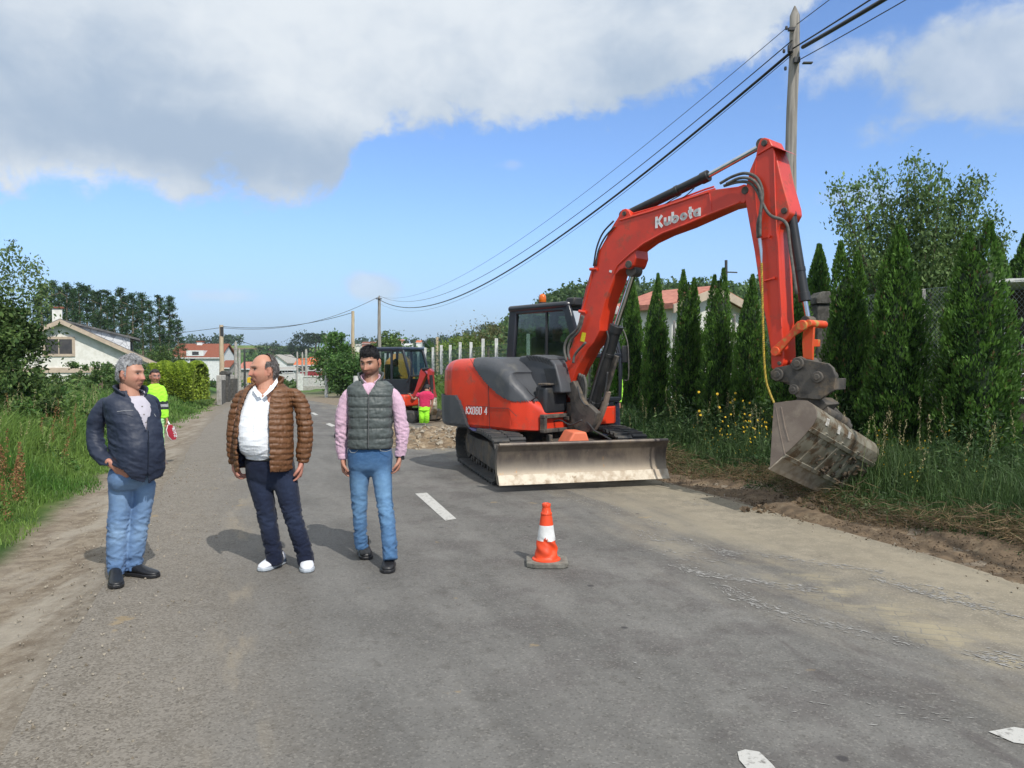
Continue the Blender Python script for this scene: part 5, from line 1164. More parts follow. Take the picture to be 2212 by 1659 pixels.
    # lower deck under the cab, front skirt
    dk = MB(); dk.prism([M(-.92, -.1, .70), M(.58, -.1, .70), M(.62, -.9, .70), M(.5, -1.08, .70), M(-.92, -1.08, .70)], ZU * .27); dk.build('deck_skirt', RED, T, bevel=.02)
    dk = MB(); dk.prism([M(-.92, -.08, .97), M(.56, -.08, .97), M(.60, -.9, .97), M(.5, -1.06, .97), M(-.92, -1.06, .97)], ZU * .14); bk = dk.build('cab_floor', CABM, T, bevel=.01)
    lt = MB(); a, b = M(.612, -.66, 1.0), M(.615, -.80, 1.0); text(lt, '-4', M(.618, -.68, 1.0), M(.618, -.90, 1.0), .075, .016, Hd, .55, .1); lt.build('lettering', WHT, bk, smooth=None)
    # ---------------------------------------------------------------- cab
    cb = MB(); sideP = [(-.93, 1.08), (-.80, 2.44), (.34, 2.46), (.60, 1.75), (.58, 1.08)]
    wp = {(-.12): .075, (-1.06): .06}
    for l, wd in wp.items():
        n_ = len(sideP)
        for i in range(n_):
            a, b = sideP[i], sideP[(i + 1) % n_]; p, q = M(a[0], l, a[1]), M(b[0], l, b[1]); d = (q - p).normalized(); nrm = d.cross(Rd).normalized(); ww = .17 if i == 0 else (.14 if i == 2 and l > -1 else wd * 1.1)
            ln = (q - p).length; cb.box((p + q) / 2, (ln + .05, .07, ww), (d, Rd, nrm))
    for a in (sideP[0], sideP[2], sideP[3], sideP[4]):
        p, q = M(a[0], -.12, a[1]), M(a[0], -1.06, a[1]); cb.box((p + q) / 2, (.94, .07, .07), (Rd, Hd, ZU))
    cabf = cb.build('cab_frame', CABM, T, bevel=.018, seg=3)
    rf = MB(); rf.prism([M(-.90, -.06, 2.44), M(.36, -.06, 2.46), M(.42, -.16, 2.46), M(.42, -1.02, 2.46), M(.36, -1.12, 2.46), M(-.90, -1.12, 2.44)], ZU * .10); rf.build('cab_roof', CABM, T, bevel=.045, seg=4)
    def pane(pts, nm='window'): m = MB(); m.add(pts, [tuple(range(len(pts)))]); m.build(nm, GLASS, cabf, smooth=None)
    pane([M(a[0], -.125, a[1]) for a in sideP]); pane([M(a[0], -1.06, a[1]) for a in sideP]); pane([M(.60, -.12, 1.08), M(.60, -1.06, 1.08), M(.61, -1.06, 1.75), M(.61, -.12, 1.75)]); pane([M(.61, -.12, 1.75), M(.61, -1.06, 1.75), M(.35, -1.06, 2.44), M(.35, -.12, 2.44)]); pane([M(-.92, -.12, 1.08), M(-.92, -1.06, 1.08), M(-.81, -1.06, 2.42), M(-.81, -.12, 2.42)])
    md = MB().box(M(-.08, -.12, 1.75), (.03, .03, 1.35), (Hd, Rd, ZU)); md.build('window_bar', BLACKM, cabf)
    st = MB(); st.box(M(-.35, -.6, 1.38), (.5, .5, .14), (Hd, Rd, ZU)); st.box(M(-.62, -.6, 1.72), (.13, .48, .66), (Hd, Rd, ZU)); st.box(M(-.64, -.6, 2.12), (.10, .26, .2), (Hd, Rd, ZU)); st.cyl(M(-.35, -.6, 1.1), M(-.35, -.6, 1.34), .12, .12, 12); st.box(M(.35, -.6, 1.25), (.12, .5, .34), (Hd, Rd, ZU)); st.build('seat', BLACKM, T, bevel=.04, seg=3)
    sk = MB().box(M(-.66, -.11, 1.36), (.10, .006, .07), (Hd, Rd, ZU)); sk.build('window_sticker', WHT, cabf)
    bc = MB(); pb = P(1196, 657, M(-.45, -.5, 0).y); bc.lathe([(0, 0), (.035, 0), (.03, .03), (.055, .045), (.058, .05), (.058, .13), (.045, .165), (.02, .18), (0, .18)], M(-.46, -.42, 2.55), 20); bb = bc.build('beacon', BEAC, T, smooth=50); MB().lathe([(0, -.01), (.06, -.01), (.06, .045), (0, .045)], M(-.46, -.42, 2.55), 20).build('beacon_base', BLACKM, bb)
    lm = MB(); a = onl([(1246, 338)], Z1, -.35)[0]; lm.lathe([(0, -.05), (.035, -.05), (.06, .0), (.062, .03), (.05, .035), (0, .035)], a, 18, Hd + ZU * -.2 + Rd * .3); lm.build('work_lamp', pm('lamp lens', (.75, .76, .74), (.6, .6, .6), 5, .15), T)
    lm = MB().box(M(.40, -.22, 2.55), (.16, .2, .12), (Hd, Rd, ZU)); lm.build('roof_lamp', BLACKM, T, bevel=.02)
    hr = onl([(1298, 470), (1318, 520), (1334, 600), (1336, 800), (1306, 818)], Z1, -1.15); MB().tube([Vector(v) for v in crom(hr, 6)], .009, 8).build('mirror_rod', HOSEG, T); MB().box(onl([(1312, 640)], Z1, -1.12)[0], (.03, .14, .26), (Hd, Rd, ZU)).build('mirror', BLACKM, T, bevel=.01)
    # ---------------------------------------------------------------- boom
    LB0, LB1, LM = .34, .06, .20
    bm_ = MB(); bo1 = onl([(878, 826), (890, 765), (905, 700), (945, 590), (985, 470), (1012, 340), (1048, 180), (1085, 60)], Z1, LB0) + onl([(130, 1205), (160, 1090), (190, 1030), (235, 950), (270, 880), (300, 830), (335, 775), (365, 715), (395, 706), (425, 730), (435, 760), (600, 710), (800, 642), (1040, 562), (1180, 545), (1290, 530), (1340, 512), (1385, 530), (1400, 572), (1380, 615), (1340, 660), (1300, 668), (1200, 690), (1060, 752), (860, 842), (690, 905), (560, 968), (470, 1035), (475, 1100), (455, 1160), (420, 1190), (385, 1180), (350, 1195), (310, 1235), (295, 1290), (240, 1420), (190, 1600)], Z2, LB0) + onl([(1140, 480), (1100, 560), (1060, 605), (1030, 660), (985, 740), (960, 800), (945, 850), (900, 856)], Z1, LB0)
    # thin side plates, box between
    n = len(bo1); bm_.prism(bo1, -Rd * (LB0 - LB1)); BO = bm_.build('boom', RED, T, bevel=.010, smooth=25)
    be = MB()
    for pts, zf, w_ in (([(350, 800), (600, 728), (860, 640), (1060, 575)], Z2, .012), ([(1310, 655), (1080, 745), (860, 838), (690, 902), (540, 985), (430, 1070), (330, 1160), (300, 1225)], Z2, .014)):
        be.tube(onl(pts, zf, LB0 + .004), w_, 6)
    a = onl([(1065, 588), (1080, 742)], Z2, LB0 + .004); be.tube(a, .008, 6)
    for pts in ([(345, 790), (700, 690), (1030, 566), (1100, 545)], [(345, 810), (700, 712), (1030, 585), (1110, 562)]): be.tube([p + ZU * .02 for p in onl(pts, Z2, .28)], .012, 8)
    for zf, pts in ((Z2, [(170, 1190), (112, 1190)]), (Z2, [(80, 1535), (25, 1525)])): a = onl(pts, zf, LB0 + .01); be.cyl(a[0], a[1], .022, .022, 8)
    be.tube(onl([(135, 1200), (78, 1440), (48, 1540)], Z2, LB0 + .0), .016, 8)
    be.build('boom_pipes', RED, BO)
    pn_ = MB(); 
    for zf, p, r in ((Z2, (1345, 560), .045), (Z2, (380, 745), .03), (Z2, (415, 1150), .05), (Z1, (897, 825), .035), (Z1, (910, 768), .022)):
        c_ = onl([p], zf, LB0 + .02)[0]; MB().cyl(c_, c_ - Rd * (LB0 - LB1 + .04), r, r, 18).build('pivot_pin', GRIME, BO, bevel=.005)
    stk = MB(); stk.prism(onl([(1022, 490), (1048, 497), (1036, 558), (1008, 550)], Z1, LB0 + .002), Rd * .003); stk.build('warning_sticker', STICK, BO)
    stk = MB(); stk.prism(onl([(268, 1195), (288, 1200), (284, 1218), (264, 1212)], Z2, LB0 + .002), Rd * .003); stk.build('small_label', WHT, BO)
    lt = MB(); a, b = onl([(642, 855), (990, 757)], Z2, LB0 + .003); Ln = (b - a).length; ux = (b - a).normalized(); uy = ZU; hgt_ = (onl([(640, 785)], Z2, LB0)[0] - onl([(645, 855)], Z2, LB0)[0]).length
    x = 0
    for ch, adv in (('k_', .72), ('u', .62), ('b', .68), ('o', .62), ('t', .44), ('a', .5)):
        strokes(lt, [[(px_ * 1.18, py_) for px_, py_ in g_] for g_ in GL[ch]], a + ux * x * hgt_, ux, uy, hgt_ * 1.12, .036, Rd); x += adv * Ln / hgt_ / 3.5
    lt.build('lettering', WHT, BO, smooth=None)
    # ---------------------------------------------------------------- arm
    am = MB(); ao = onl([(1500, 138), (1470, 150), (1450, 195), (1432, 290), (1385, 400), (1348, 560), (1350, 650), (1385, 850), (1422, 1050), (1465, 1350), (1520, 1640)], Z2, .35) + onl([(302, 770), (306, 870), (330, 890), (352, 882), (372, 845), (366, 700), (360, 600), (352, 400), (345, 200)], Z3, .35) + onl([(1612, 900), (1625, 840), (1680, 790), (1705, 740), (1700, 690), (1640, 480), (1600, 300), (1572, 215), (1540, 150)], Z2, .35)
    am.prism(ao, -Rd * .30); AO = am.build('arm', RED, T, bevel=.012, smooth=25)
    ar = MB(); ar.tube(onl([(1578, 250), (1588, 640), (1605, 1000), (1620, 1400), (1640, 1650)], Z2, .355), .011, 6); ar.tube(onl([(1440, 300), (1425, 450), (1440, 700), (1480, 1000)], Z2, .352), .006, 5)
    for (p0, p1) in (((1440, 955), (1545, 930)), ((1500, 1285), (1580, 1262))): a = onl([p0, p1], Z2, .365); ar.tube(a, .010, 6); ar.cyl(a[1], a[1] + Rd * .03, .016, .016, 8)
    ar.prism(onl([(1440, 280), (1560, 210), (1655, 240), (1600, 215), (1545, 195)], Z2, .37), -Rd * .34); ar.build('stiffener', RED, AO)
    pn_ = MB()
    for zf, p, r in ((Z2, (1497, 183), .035), (Z2, (1656, 722), .035), (Z3, (325, 785), .05), (Z3, (346, 846), .022)):
        c_ = onl([p], zf, .37)[0]; MB().cyl(c_, c_ - Rd * .34, r, r, 18).build('pivot_pin', GRIME, AO, bevel=.005)
    # ---------------------------------------------------------------- cylinders
    def cyl_(name, zf0, a, zf1, b, zf2, c, r, rr, l=LM):
        p0, p1, p2 = onl([a], zf0, l)[0], onl([b], zf1, l)[0], onl([c], zf2, l)[0]; d = (p1 - p0).normalized()
        m = MB(); m.cyl(p0, p1, r, r, 22); m.cyl(p1 - d * .10, p1, r * 1.16, r * 1.16, 22); m.cyl(p0, p0 + d * .06, r * 1.1, r * 1.1, 22); m.cyl(p0 - Rd * .09, p0 + Rd * .09, r * .9, r * .9, 16); m.cyl(p0.lerp(p1, .62), p0.lerp(p1, .62) + d * .05, r * 1.1, r * 1.1, 22)
        o = m.build(name, CYLM, T, bevel=.004); q = MB(); q.cyl(p1, p2, rr, rr, 18); q.build('rod', CHROME, o); q = MB(); q.cyl(p2 - Rd * .08, p2 + Rd * .08, rr * 1.9, rr * 1.9, 16); q.build('rod_eye', GRIME, o, bevel=.004); return p0, p1, p2
    cyl_('arm_cylinder', Z2, (400, 762), Z2, (1058, 442), Z2, (1500, 196), .062, .032)
    cyl_('bucket_cylinder', Z2, (1712, 735), Z3, (482, 525), Z3, (500, 628), .056, .030)
    cyl_('boom_cylinder', Z1, (1095, 985), Z1, (1255, 445), Z1, (1375, 75), .085, .042)
    gd = MB(); gd.prism(onl([(1215, 640), (1262, 655), (1185, 905), (1135, 890)], Z1, .13), -Rd * .05); gd.build('cylinder_shield', GRIME, T, bevel=.01)
    gd = MB(); a = onl([(1195, 895), (1170, 990), (1135, 1085), (1105, 1140)], Z1, .1); gd.tube([Vector(v) for v in crom(a, 5)], .05, 10); gd.build('hose_sleeve', pm('canvas sleeve', (.24, .18, .14), (.15, .115, .09), 7, .95, bump=.6, bscale=14), T)
    # ---------------------------------------------------------------- swing bracket
    sb = MB(); sb.prism(onl([(905, 850), (960, 820), (985, 870), (1030, 960), (1090, 1010), (1120, 1040), (1100, 1110), (1065, 1172), (985, 1172), (945, 1100), (938, 940), (905, 905)], Z1, .38), -Rd * .10); sb.prism(onl([(960, 820), (985, 870), (1030, 960), (1090, 1010), (1120, 1040), (1065, 1172), (985, 1172)], Z1, .12), -Rd * .10)
    sb.cyl(M(.78, .2, .68), M(.78, .2, 1.08), .12, .12, 20); sb.box(M(.62, .2, .86), (.4, .34, .06), (Hd, Rd, ZU)); sb.build('swing_bracket', GRIME, T, bevel=.012)
    fs = MB()
    for z in (.70, .90): fs.box(M(.72, .50, z), (.10, .62, .055), (Hd, Rd, ZU))
    for l in (.22, .78): fs.box(M(.72, l, .80), (.10, .05, .25), (Hd, Rd, ZU))
    fs.cyl(M(.62, .62, .79), M(.62, .38, .79), .06, .06, 14); fs.build('front_frame', GRIME, T, bevel=.012)
    tb = MB(); tb.box(M(.60, .50, 1.12), (.22, .46, .40), (Hd, Rd, ZU)); tb.build('tool_box', BLACKM, T, bevel=.05, seg=3); tb = MB().box(M(.66, .50, 1.345), (.16, .5, .03), (Hd, Rd, ZU)); tb.build('box_lid', GRIME, T, bevel=.01)
    # ---------------------------------------------------------------- hoses
    def hoses(name, sets, mat, r=.014, par=None):
        for zf, pts, l in sets:
            a = onl(pts, zf, l); MB().tube([Vector(v) for v in crom(a, 7)], r, 8).build(name, mat, par or T, smooth=180)
    hoses('boom_hose', [(Z1, [(975 + 14 * i, 760 + 6 * i), (1000 + 12 * i, 850), (1010 + 8 * i, 930), (1000 + 12 * i, 1010)], .22 + .02 * i) for i in range(5)], HOSEG, .020)
    hoses('cab_hose', [(Z1, [(1022, 375), (985, 470), (925, 530), (900, 600), (915, 690)], .42), (Z1, [(1030, 380), (1000, 480), (945, 545), (925, 610), (935, 680)], .40), (Z1, [(1045, 560), (975, 640), (960, 700)], .40)], HOSEG, .018)
    hoses('boom_hose', [(Z2, [(300, 805), (215, 900), (165, 1020), (140, 1165)], .36), (Z2, [(310, 850), (235, 930), (180, 1040), (158, 1165)], .36)], HOSE, .012)
    hoses('arm_hose', [(Z2, [(1150, 505), (1250, 450), (1350, 425), (1440, 460), (1485, 560), (1480, 700), (1450, 830), (1452, 940)], .40), (Z2, [(1200, 510), (1300, 465), (1390, 470), (1455, 530), (1480, 640), (1470, 760), (1468, 930)], .43), (Z2, [(1180, 525), (1290, 495), (1380, 500), (1440, 560), (1490, 670), (1550, 760), (1650, 800), (1690, 860), (1705, 1000), (1760, 1390)], .41)], HOSEG, .018)
    hoses('cylinder_hose', [(Z2, [(700, 680), (760, 640), (830, 600), (840, 585)], .3), (Z2, [(820, 640), (880, 600), (920, 565), (945, 540)], .3)], HOSE, .007)
    hoses('hydraulic_hose', [(Z1, [(990, 860), (1010, 940), (1040, 985), (1060, 990)], .42), (Z1, [(1180, 905), (1190, 800), (1215, 700), (1235, 600)], .08), (Z1, [(1160, 960), (1180, 880), (1195, 760)], .3), (Z1, [(1060, 1010), (1090, 900), (1130, 760), (1195, 560), (1190, 480)], .32), (Z1, [(800, 1110), (870, 1090), (940, 1120), (1020, 1090)], .55)], HOSE, .012)
    q = onl([(1465, 945), (1476, 1040), (1480, 1140)], Z2, .42); MB().tube(q, [.022, .018, .010], 8).build('hose_coupling', CHROME, T)
    a = onl([(1480, 1140), (1486, 1400), (1492, 1640)], Z2, .42) + onl([(270, 820), (280, 930), (300, 1000), (322, 1052)], Z3, .42); A_ = crom(a, 40); m = MB().tube([Vector(v) for v in A_], .013, 10); o = m.build('spiral_hose', spiral_mat(), T, smooth=180)
    nV = len(o.data.vertices); idx = np.arange(nV); ring = idx // 10; ang = idx % 10; k = ((ring * .55 + ang * .1) % 1) < .38; setcol(o.data, np.where(k[:, None], (.02, .02, .02), (.60, .42, .04)))
    # ---------------------------------------------------------------- linkage, coupler, bucket
    for l in (.42, -.02):
        lk = MB(); lk.prism(onl([(300, 785), (318, 760), (385, 700), (440, 630), (465, 622), (490, 645), (480, 672), (430, 700), (345, 800), (318, 808)], Z3, l), -Rd * .035); c_ = onl([(325, 785)], Z3, l + .02)[0]; lk.cyl(c_, c_ - Rd * .07, .052, .052, 20); c_ = onl([(463, 650)], Z3, l + .02)[0]; lk.cyl(c_, c_ - Rd * .07, .058, .058, 20); lk.build('side_link', ORG, T, bevel=.006)
    lk = MB()
    for l in (.31, .12): lk.prism(onl([(478, 650), (505, 640), (528, 655), (522, 750), (520, 830), (470, 820), (466, 740), (470, 690)], Z3, l), -Rd * .04)
    lk.prism(onl([(488, 720), (520, 722), (518, 760), (486, 758)], Z3, .30), -Rd * .2); c_ = onl([(497, 640)], Z3, .40)[0]; lk.cyl(c_, c_ - Rd * .40, .042, .042, 20); lk.build('bucket_link', ORG, T, bevel=.006)
    cp = MB(); cpo = [(302, 890), (330, 868), (400, 855), (425, 818), (455, 810), (480, 825), (600, 848), (625, 870), (642, 920), (632, 985), (560, 1035), (440, 1025), (405, 985), (398, 945), (330, 940), (305, 925)]
    for l in (.40, .04): cp.prism(onl(cpo, Z3, l), -Rd * .05)
    cp.prism(onl([(330, 930), (470, 850), (560, 880), (560, 940), (400, 960)], Z3, .35), -Rd * .3)
    for pxy, r in (((440, 848), .07), ((543, 918), .062), ((420, 982), .055), ((335, 905), .07)): c_ = onl([pxy], Z3, .43)[0]; cp.cyl(c_, c_ - Rd * .40, r, r, 20); cp.cyl(c_ + Rd * .012, c_, r * .55, r * .6, 14)
    cp.prism(onl([(570, 930), (635, 925), (632, 985), (575, 990)], Z3, .12), -Rd * .3); cp.build('quick_coupler', GRIME, T, bevel=.01)
    tl = math.radians(18); Ax = (-Rd * math.cos(tl) - ZU * math.sin(tl)).normalized(); N0 = Vector((2.86, 7.95, 0)); W = 1.72
    def onb(pts): return [hit(*Z3(*p), N0, Ax) for p in pts]
    tc_ = MB(); a = onl([(575, 1040)], Z3, .1)[0]; b = onb([(520, 1060)])[0] + Ax * .95; tc_.cyl(a, b, .05, .05, 14); tc_.prism(onl([(440, 1015), (560, 1030), (600, 1060), (560, 1100), (430, 1075)], Z3, .33), -Rd * .3); a2 = onb([(500, 1048)])[0] + Ax * .35; tc_.cyl(a2, a2 + Ax * .6 + ZU * .02, .07, .07, 14); tc_.build('tilt_cylinder', GRIME, T, bevel=.008)
    prof = [(320, 1052), (380, 1044), (440, 1037), (495, 1040), (525, 1060), (543, 1092), (545, 1125), (525, 1165), (470, 1230), (420, 1280), (372, 1322), (300, 1388)]
    op = onb(prof); bk_ = MB(); cen = sum(op, Vector()) / len(op); inn = [cen + (p - cen) * .955 for p in op]
    ring = lambda a: [p + Ax * a for p in op] + [p + Ax * a for p in reversed(inn)]
    bk_.loft([ring(a) for a in np.linspace(0, W, 12)]); B_ = bk_.build('bucket', MUDDY, T, smooth=30)
    sp_ = MB()
    for a0 in (-.004, W - .016): MB().prism([p + Ax * a0 for p in op], Ax * .02).build('bucket_side', MUDSIDE, B_, bevel=.003)
    e = MB(); l1, l0 = op[-1], op[-2]; d_ = (l1 - l0).normalized(); nrm = Ax.cross(d_).normalized(); nrm = nrm if nrm.dot(Vector((0, -1, -.5))) > 0 else -nrm
    e.prism([l0 + nrm * .012, l1 + nrm * .012 + d_ * .02, l1 + nrm * -.012 + d_ * .02, l0 - nrm * .012], Ax * W); e.build('bucket_lip', STEELW, B_, bevel=.004)
    ri = MB(); bottom = [op[7], op[8], op[9], op[10]]
    nb = Ax.cross((op[10] - op[7]).normalized()).normalized(); nb = nb if nb.dot(Vector((0, -1, -.5))) > 0 else -nb
    for a0 in (.30, .72, 1.14): ri.prism([op[7] + Ax * a0, op[7] + Ax * a0 + nb * .02, op[10] + Ax * a0 + nb * .02, op[10] + Ax * a0], Ax * .06)
    for f in (.06, .95): p = op[7].lerp(op[10], f); ri.prism([p, p + nb * .022, p + nb * .022 + (op[10] - op[7]).normalized() * .05, p + (op[10] - op[7]).normalized() * .05], Ax * W)
    ri.build('wear_strip', MUDDY, B_, bevel=.003)
    sr = MB(); a, b, c_ = onb([(330, 1070), (352, 1200), (378, 1322)]); sr.tube([a, b, c_], .010, 5); a, b, c_ = onb([(358, 1075), (378, 1180), (398, 1250)]); sr.tube([a, b, c_], .012, 5); sr.build('side_rib', MUDSIDE, B_)
    ws = MB()
    for a0, hh2 in ((.22, .10), (.52, .12), (.80, .09)):
        p = op[5].lerp(op[6], .6); d2 = (op[7] - op[5]).normalized(); nn = (p - cen).normalized(); ws.prism([p + Ax * a0 + nn * .006 - d2 * .02, p + Ax * (a0 + .07) + nn * .006 - d2 * .02, p + Ax * (a0 + .07) + nn * .006 + d2 * hh2 * .6, p + Ax * a0 + nn * .006 + d2 * hh2 * .6], nn * .004)
    ws.build('scraped_patch', pm('scraped paint', (.62, .60, .56), (.36, .33, .28), 30, .6), B_)
    md = MB(); rg = random.Random(8)
    bm = bmesh.new()
    for _ in range(60):
        f, a0 = rg.random(), rg.uniform(.55, W - .08); p = op[7].lerp(op[10], f) + Ax * a0 + nb * rg.uniform(0, .01); s = rg.uniform(.012, .045)
        bmesh.ops.create_icosphere(bm, subdivisions=1, radius=s, matrix=Matrix.Translation(p) @ Matrix.Rotation(rg.random() * 3, 4, Vector((1, rg.random(), rg.random()))) @ Matrix.Diagonal((1, 1.5, .30, 1)))
    me = bpy.data.meshes.new('caked_mud'); bm.to_mesh(me); bm.free(); o = link('caked_mud', me, pm('caked mud', (.075, .055, .035), (.12, .085, .055), 20, .95, bump=.8), B_, 180); o['kind'] = 'stuff'
    return T
DIG = big_digger()
def jacket_on_track():
    m = MB(); c = M(-.35, .98, .69); rg = random.Random(3); rings = []
    for i in range(9):
        f = i / 8; rings.append([c + Rd * (.02) + Hd * (f - .5) * .48 + Vector((math.cos(t) * .02, math.sin(t) * .10, 0)) + ZU * (math.sin(t) * .06 * math.sin(f * math.pi + .2) + rg.uniform(-.01, .01) - .0) for t in np.linspace(0, 2 * math.pi, 12, endpoint=False)])
    m.loft(rings); tag(m.build('work_jacket', pm('navy cloth', (.03, .035, .10), (.045, .05, .13), 12, .9, bump=.5, bscale=20), None, smooth=180), 'dark blue cloth bundle stuffed between track and body of the large digger', 'jacket')
jacket_on_track()
def small_digger():
    y = 24.5; z0 = -.32; ox = (868 - CX) / F * y; O = Vector((ox, y, z0)); a = math.radians(-28); fx = Vector((math.cos(a), math.sin(a), 0)); sx = Vector((math.sin(a), -math.cos(a), 0))   # fx forward (right, towards us), sx = its right side
    T = thing('excavator', O, 'small red excavator with open boom working beyond the rubble', 'excavator'); Q = lambda f, s, z: O + fx * f + sx * s + ZU * z
    for s in (-.6, .6):
        m = MB(); lp = [(-.95, .08), (.95, .08), (1.1, .27), (.95, .46), (-.95, .46), (-1.1, .27)]; m.prism([Q(f, s - .15, z) for f, z in lp], sx * .3); m.build('track', RUBBER, T, bevel=.06, seg=3)
    m = MB(); m.prism([Q(-1.15, -.75, .58), Q(.62, -.75, .58), Q(.72, -.4, .58), Q(.72, .4, .58), Q(.62, .75, .58), Q(-1.15, .75, .58), Q(-1.3, 0, .58)], ZU * .36); bd = m.build('body', RED, T, bevel=.06, seg=3)
    MB().cyl(Q(-.1, 0, .42), Q(-.1, 0, .6), .4, .4, 20).build('slew_ring', GRIME, T); MB().box(Q(-.85, 0, 1.15), (.6, 1.4, .46), (fx, sx, ZU)).build('engine_cover', RED, T, bevel=.08, seg=3)
    # cab
    cb = MB(); sp = [(-.62, .95), (-.55, 2.28), (.42, 2.28), (.66, 1.5), (.60, .95)]
    for s in (-.52, .52):
        for i in range(5):
            p, q = Q(sp[i][0], s, sp[i][1]), Q(sp[(i + 1) % 5][0], s, sp[(i + 1) % 5][1]); d = (q - p).normalized(); cb.box((p + q) / 2, ((q - p).length + .05, .07, .07), (d, sx, d.cross(sx).normalized()))
        cb.box(Q(.0, s, 1.7), (.07, .06, 1.2), (fx, sx, ZU)); cb.box(Q(0, s, 1.18), (1.2, .03, .42), (fx, sx, ZU))
    for f, z in ((.42, 2.28), (-.55, 2.28), (.66, 1.5), (.6, .95)): cb.box(Q(f, 0, z), (.06, 1.1, .06), (fx, sx, ZU))
    cf = cb.build('cab_frame', CABM, T, bevel=.012); MB().prism([Q(-.66, -.58, 2.28), Q(.46, -.58, 2.28), Q(.52, 0, 2.28), Q(.46, .58, 2.28), Q(-.66, .58, 2.28)], ZU * .10).build('cab_roof', pm('blue-black roof', (.03, .04, .07), (.04, .06, .11), 4, .3, coat=.3), T, bevel=.04, seg=3)
    for s in (-.52, .52): g = MB(); g.add([Q(f, s, z) for f, z in sp], [(0, 1, 2, 3, 4)]); g.build('window', GLASS, cf, smooth=None)
    g = MB(); g.add([Q(.42, -.52, 2.28), Q(.42, .52, 2.28), Q(.66, .52, 1.5), Q(.66, -.52, 1.5)], [(0, 1, 2, 3)]); g.build('window', GLASS, cf, smooth=None)
    lt = MB(); text(lt, '-4', Q(.35, .757, .70), Q(.6, .757, .70), .09, .02, sx, .55, .1); lt.build('lettering', WHT, bd, smooth=None)
    m = MB().box(Q(-.25, 0, 1.32), (.42, .42, .14), (fx, sx, ZU)).box(Q(-.45, 0, 1.6), (.12, .42, .5), (fx, sx, ZU)); m.build('seat', BLACKM, T, bevel=.03)
    MB().tube([Q(.62, .62, 1.3), Q(.80, .66, 1.5), Q(.82, .66, 1.9), Q(.7, .6, 2.1)], .018, 6).build('mirror_rod', BLACKM, T)
    # boom rises to the knee then arm hangs down
    zz = zoomer(920, 820, 5.5308)
    def q2(pts, dy): return [P(*zz(*p), y - dy) for p in pts]
    m = MB(); b_ = q2([(600, 950), (650, 850), (700, 690), (715, 600), (740, 560), (790, 600), (810, 640), (780, 690), (740, 780), (690, 870), (640, 960)], .9); m.prism(b_, Vector((.05, .26, 0))); m.build('boom', RED2, T, bevel=.015)
    m = MB(); b_ = q2([(820, 580), (850, 560), (885, 600), (885, 690), (900, 860), (925, 960), (890, 970), (850, 860), (820, 690)], 1.05); m.prism(b_, Vector((.05, .22, 0))); m.build('arm', RED2, T, bevel=.01)
    m = MB(); a1, a2, a3 = q2([(745, 575)], .85)[0], q2([(850, 565)], 1.0)[0], q2([(800, 570)], .95)[0]; m.cyl(a1, a2, .045, .045, 12); m.build('arm_cylinder', CYLM, T); m = MB(); a1, a2 = q2([(870, 650)], 1.2)[0], q2([(885, 850)], 1.2)[0]; m.cyl(a1, a2, .05, .05, 12); oc = m.build('bucket_cylinder', CYLM, T); MB().cyl(a2, q2([(900, 930)], 1.2)[0], .025, .025, 8).build('rod', CHROME, oc)
    m = MB(); c = q2([(900, 1080)], 1.1)[0]; rings = []
    for s in np.linspace(-.35, .2, 6): rings.append([c + Vector((-1, -.15, 0)).normalized() * (s + .25) + Vector((.2, -1, 0)).normalized() * math.cos(t) * .22 + ZU * math.sin(t) * .26 for t in np.linspace(-1.4, 2.0, 14)])
    m.loft(rings, closed=False, cap=False); o = m.build('bucket', MUDDY, T); md = o.modifiers.new('s', 'SOLIDIFY'); md.thickness = .03
    m = MB().prism([Q(1.25, -.75, .18), Q(1.3, -.75, .45), Q(1.27, -.75, .45), Q(1.20, -.75, .18)], sx * 1.5); m.build('dozer_blade', GRIME, T, bevel=.01)
    return Q, T
Q2, _ = small_digger()
def barrel():
    p = Q2(-.95, -.1, 1.4); 
    t = thing('yellow_machine', (p.x + 1.4, p.y + 5, -.4), 'orange-yellow curved hood of a machine seen through the small digger cab', 'machine')
    MB().lathe([(0, 0), (.5, 0), (.6, .5), (.62, 1.4), (.5, 2.0), (.2, 2.28), (0, 2.32)], (p.x - .1, p.y + 5, -.4), 24).build('hood', pm('orange paint', (.65, .30, .05), (.55, .25, .05), 3, .5), t); MB().box((p.x - .1, p.y + 5, -.2), (2.0, .8, .5)).build('chassis', BLACKM, t, bevel=.05)
barrel()
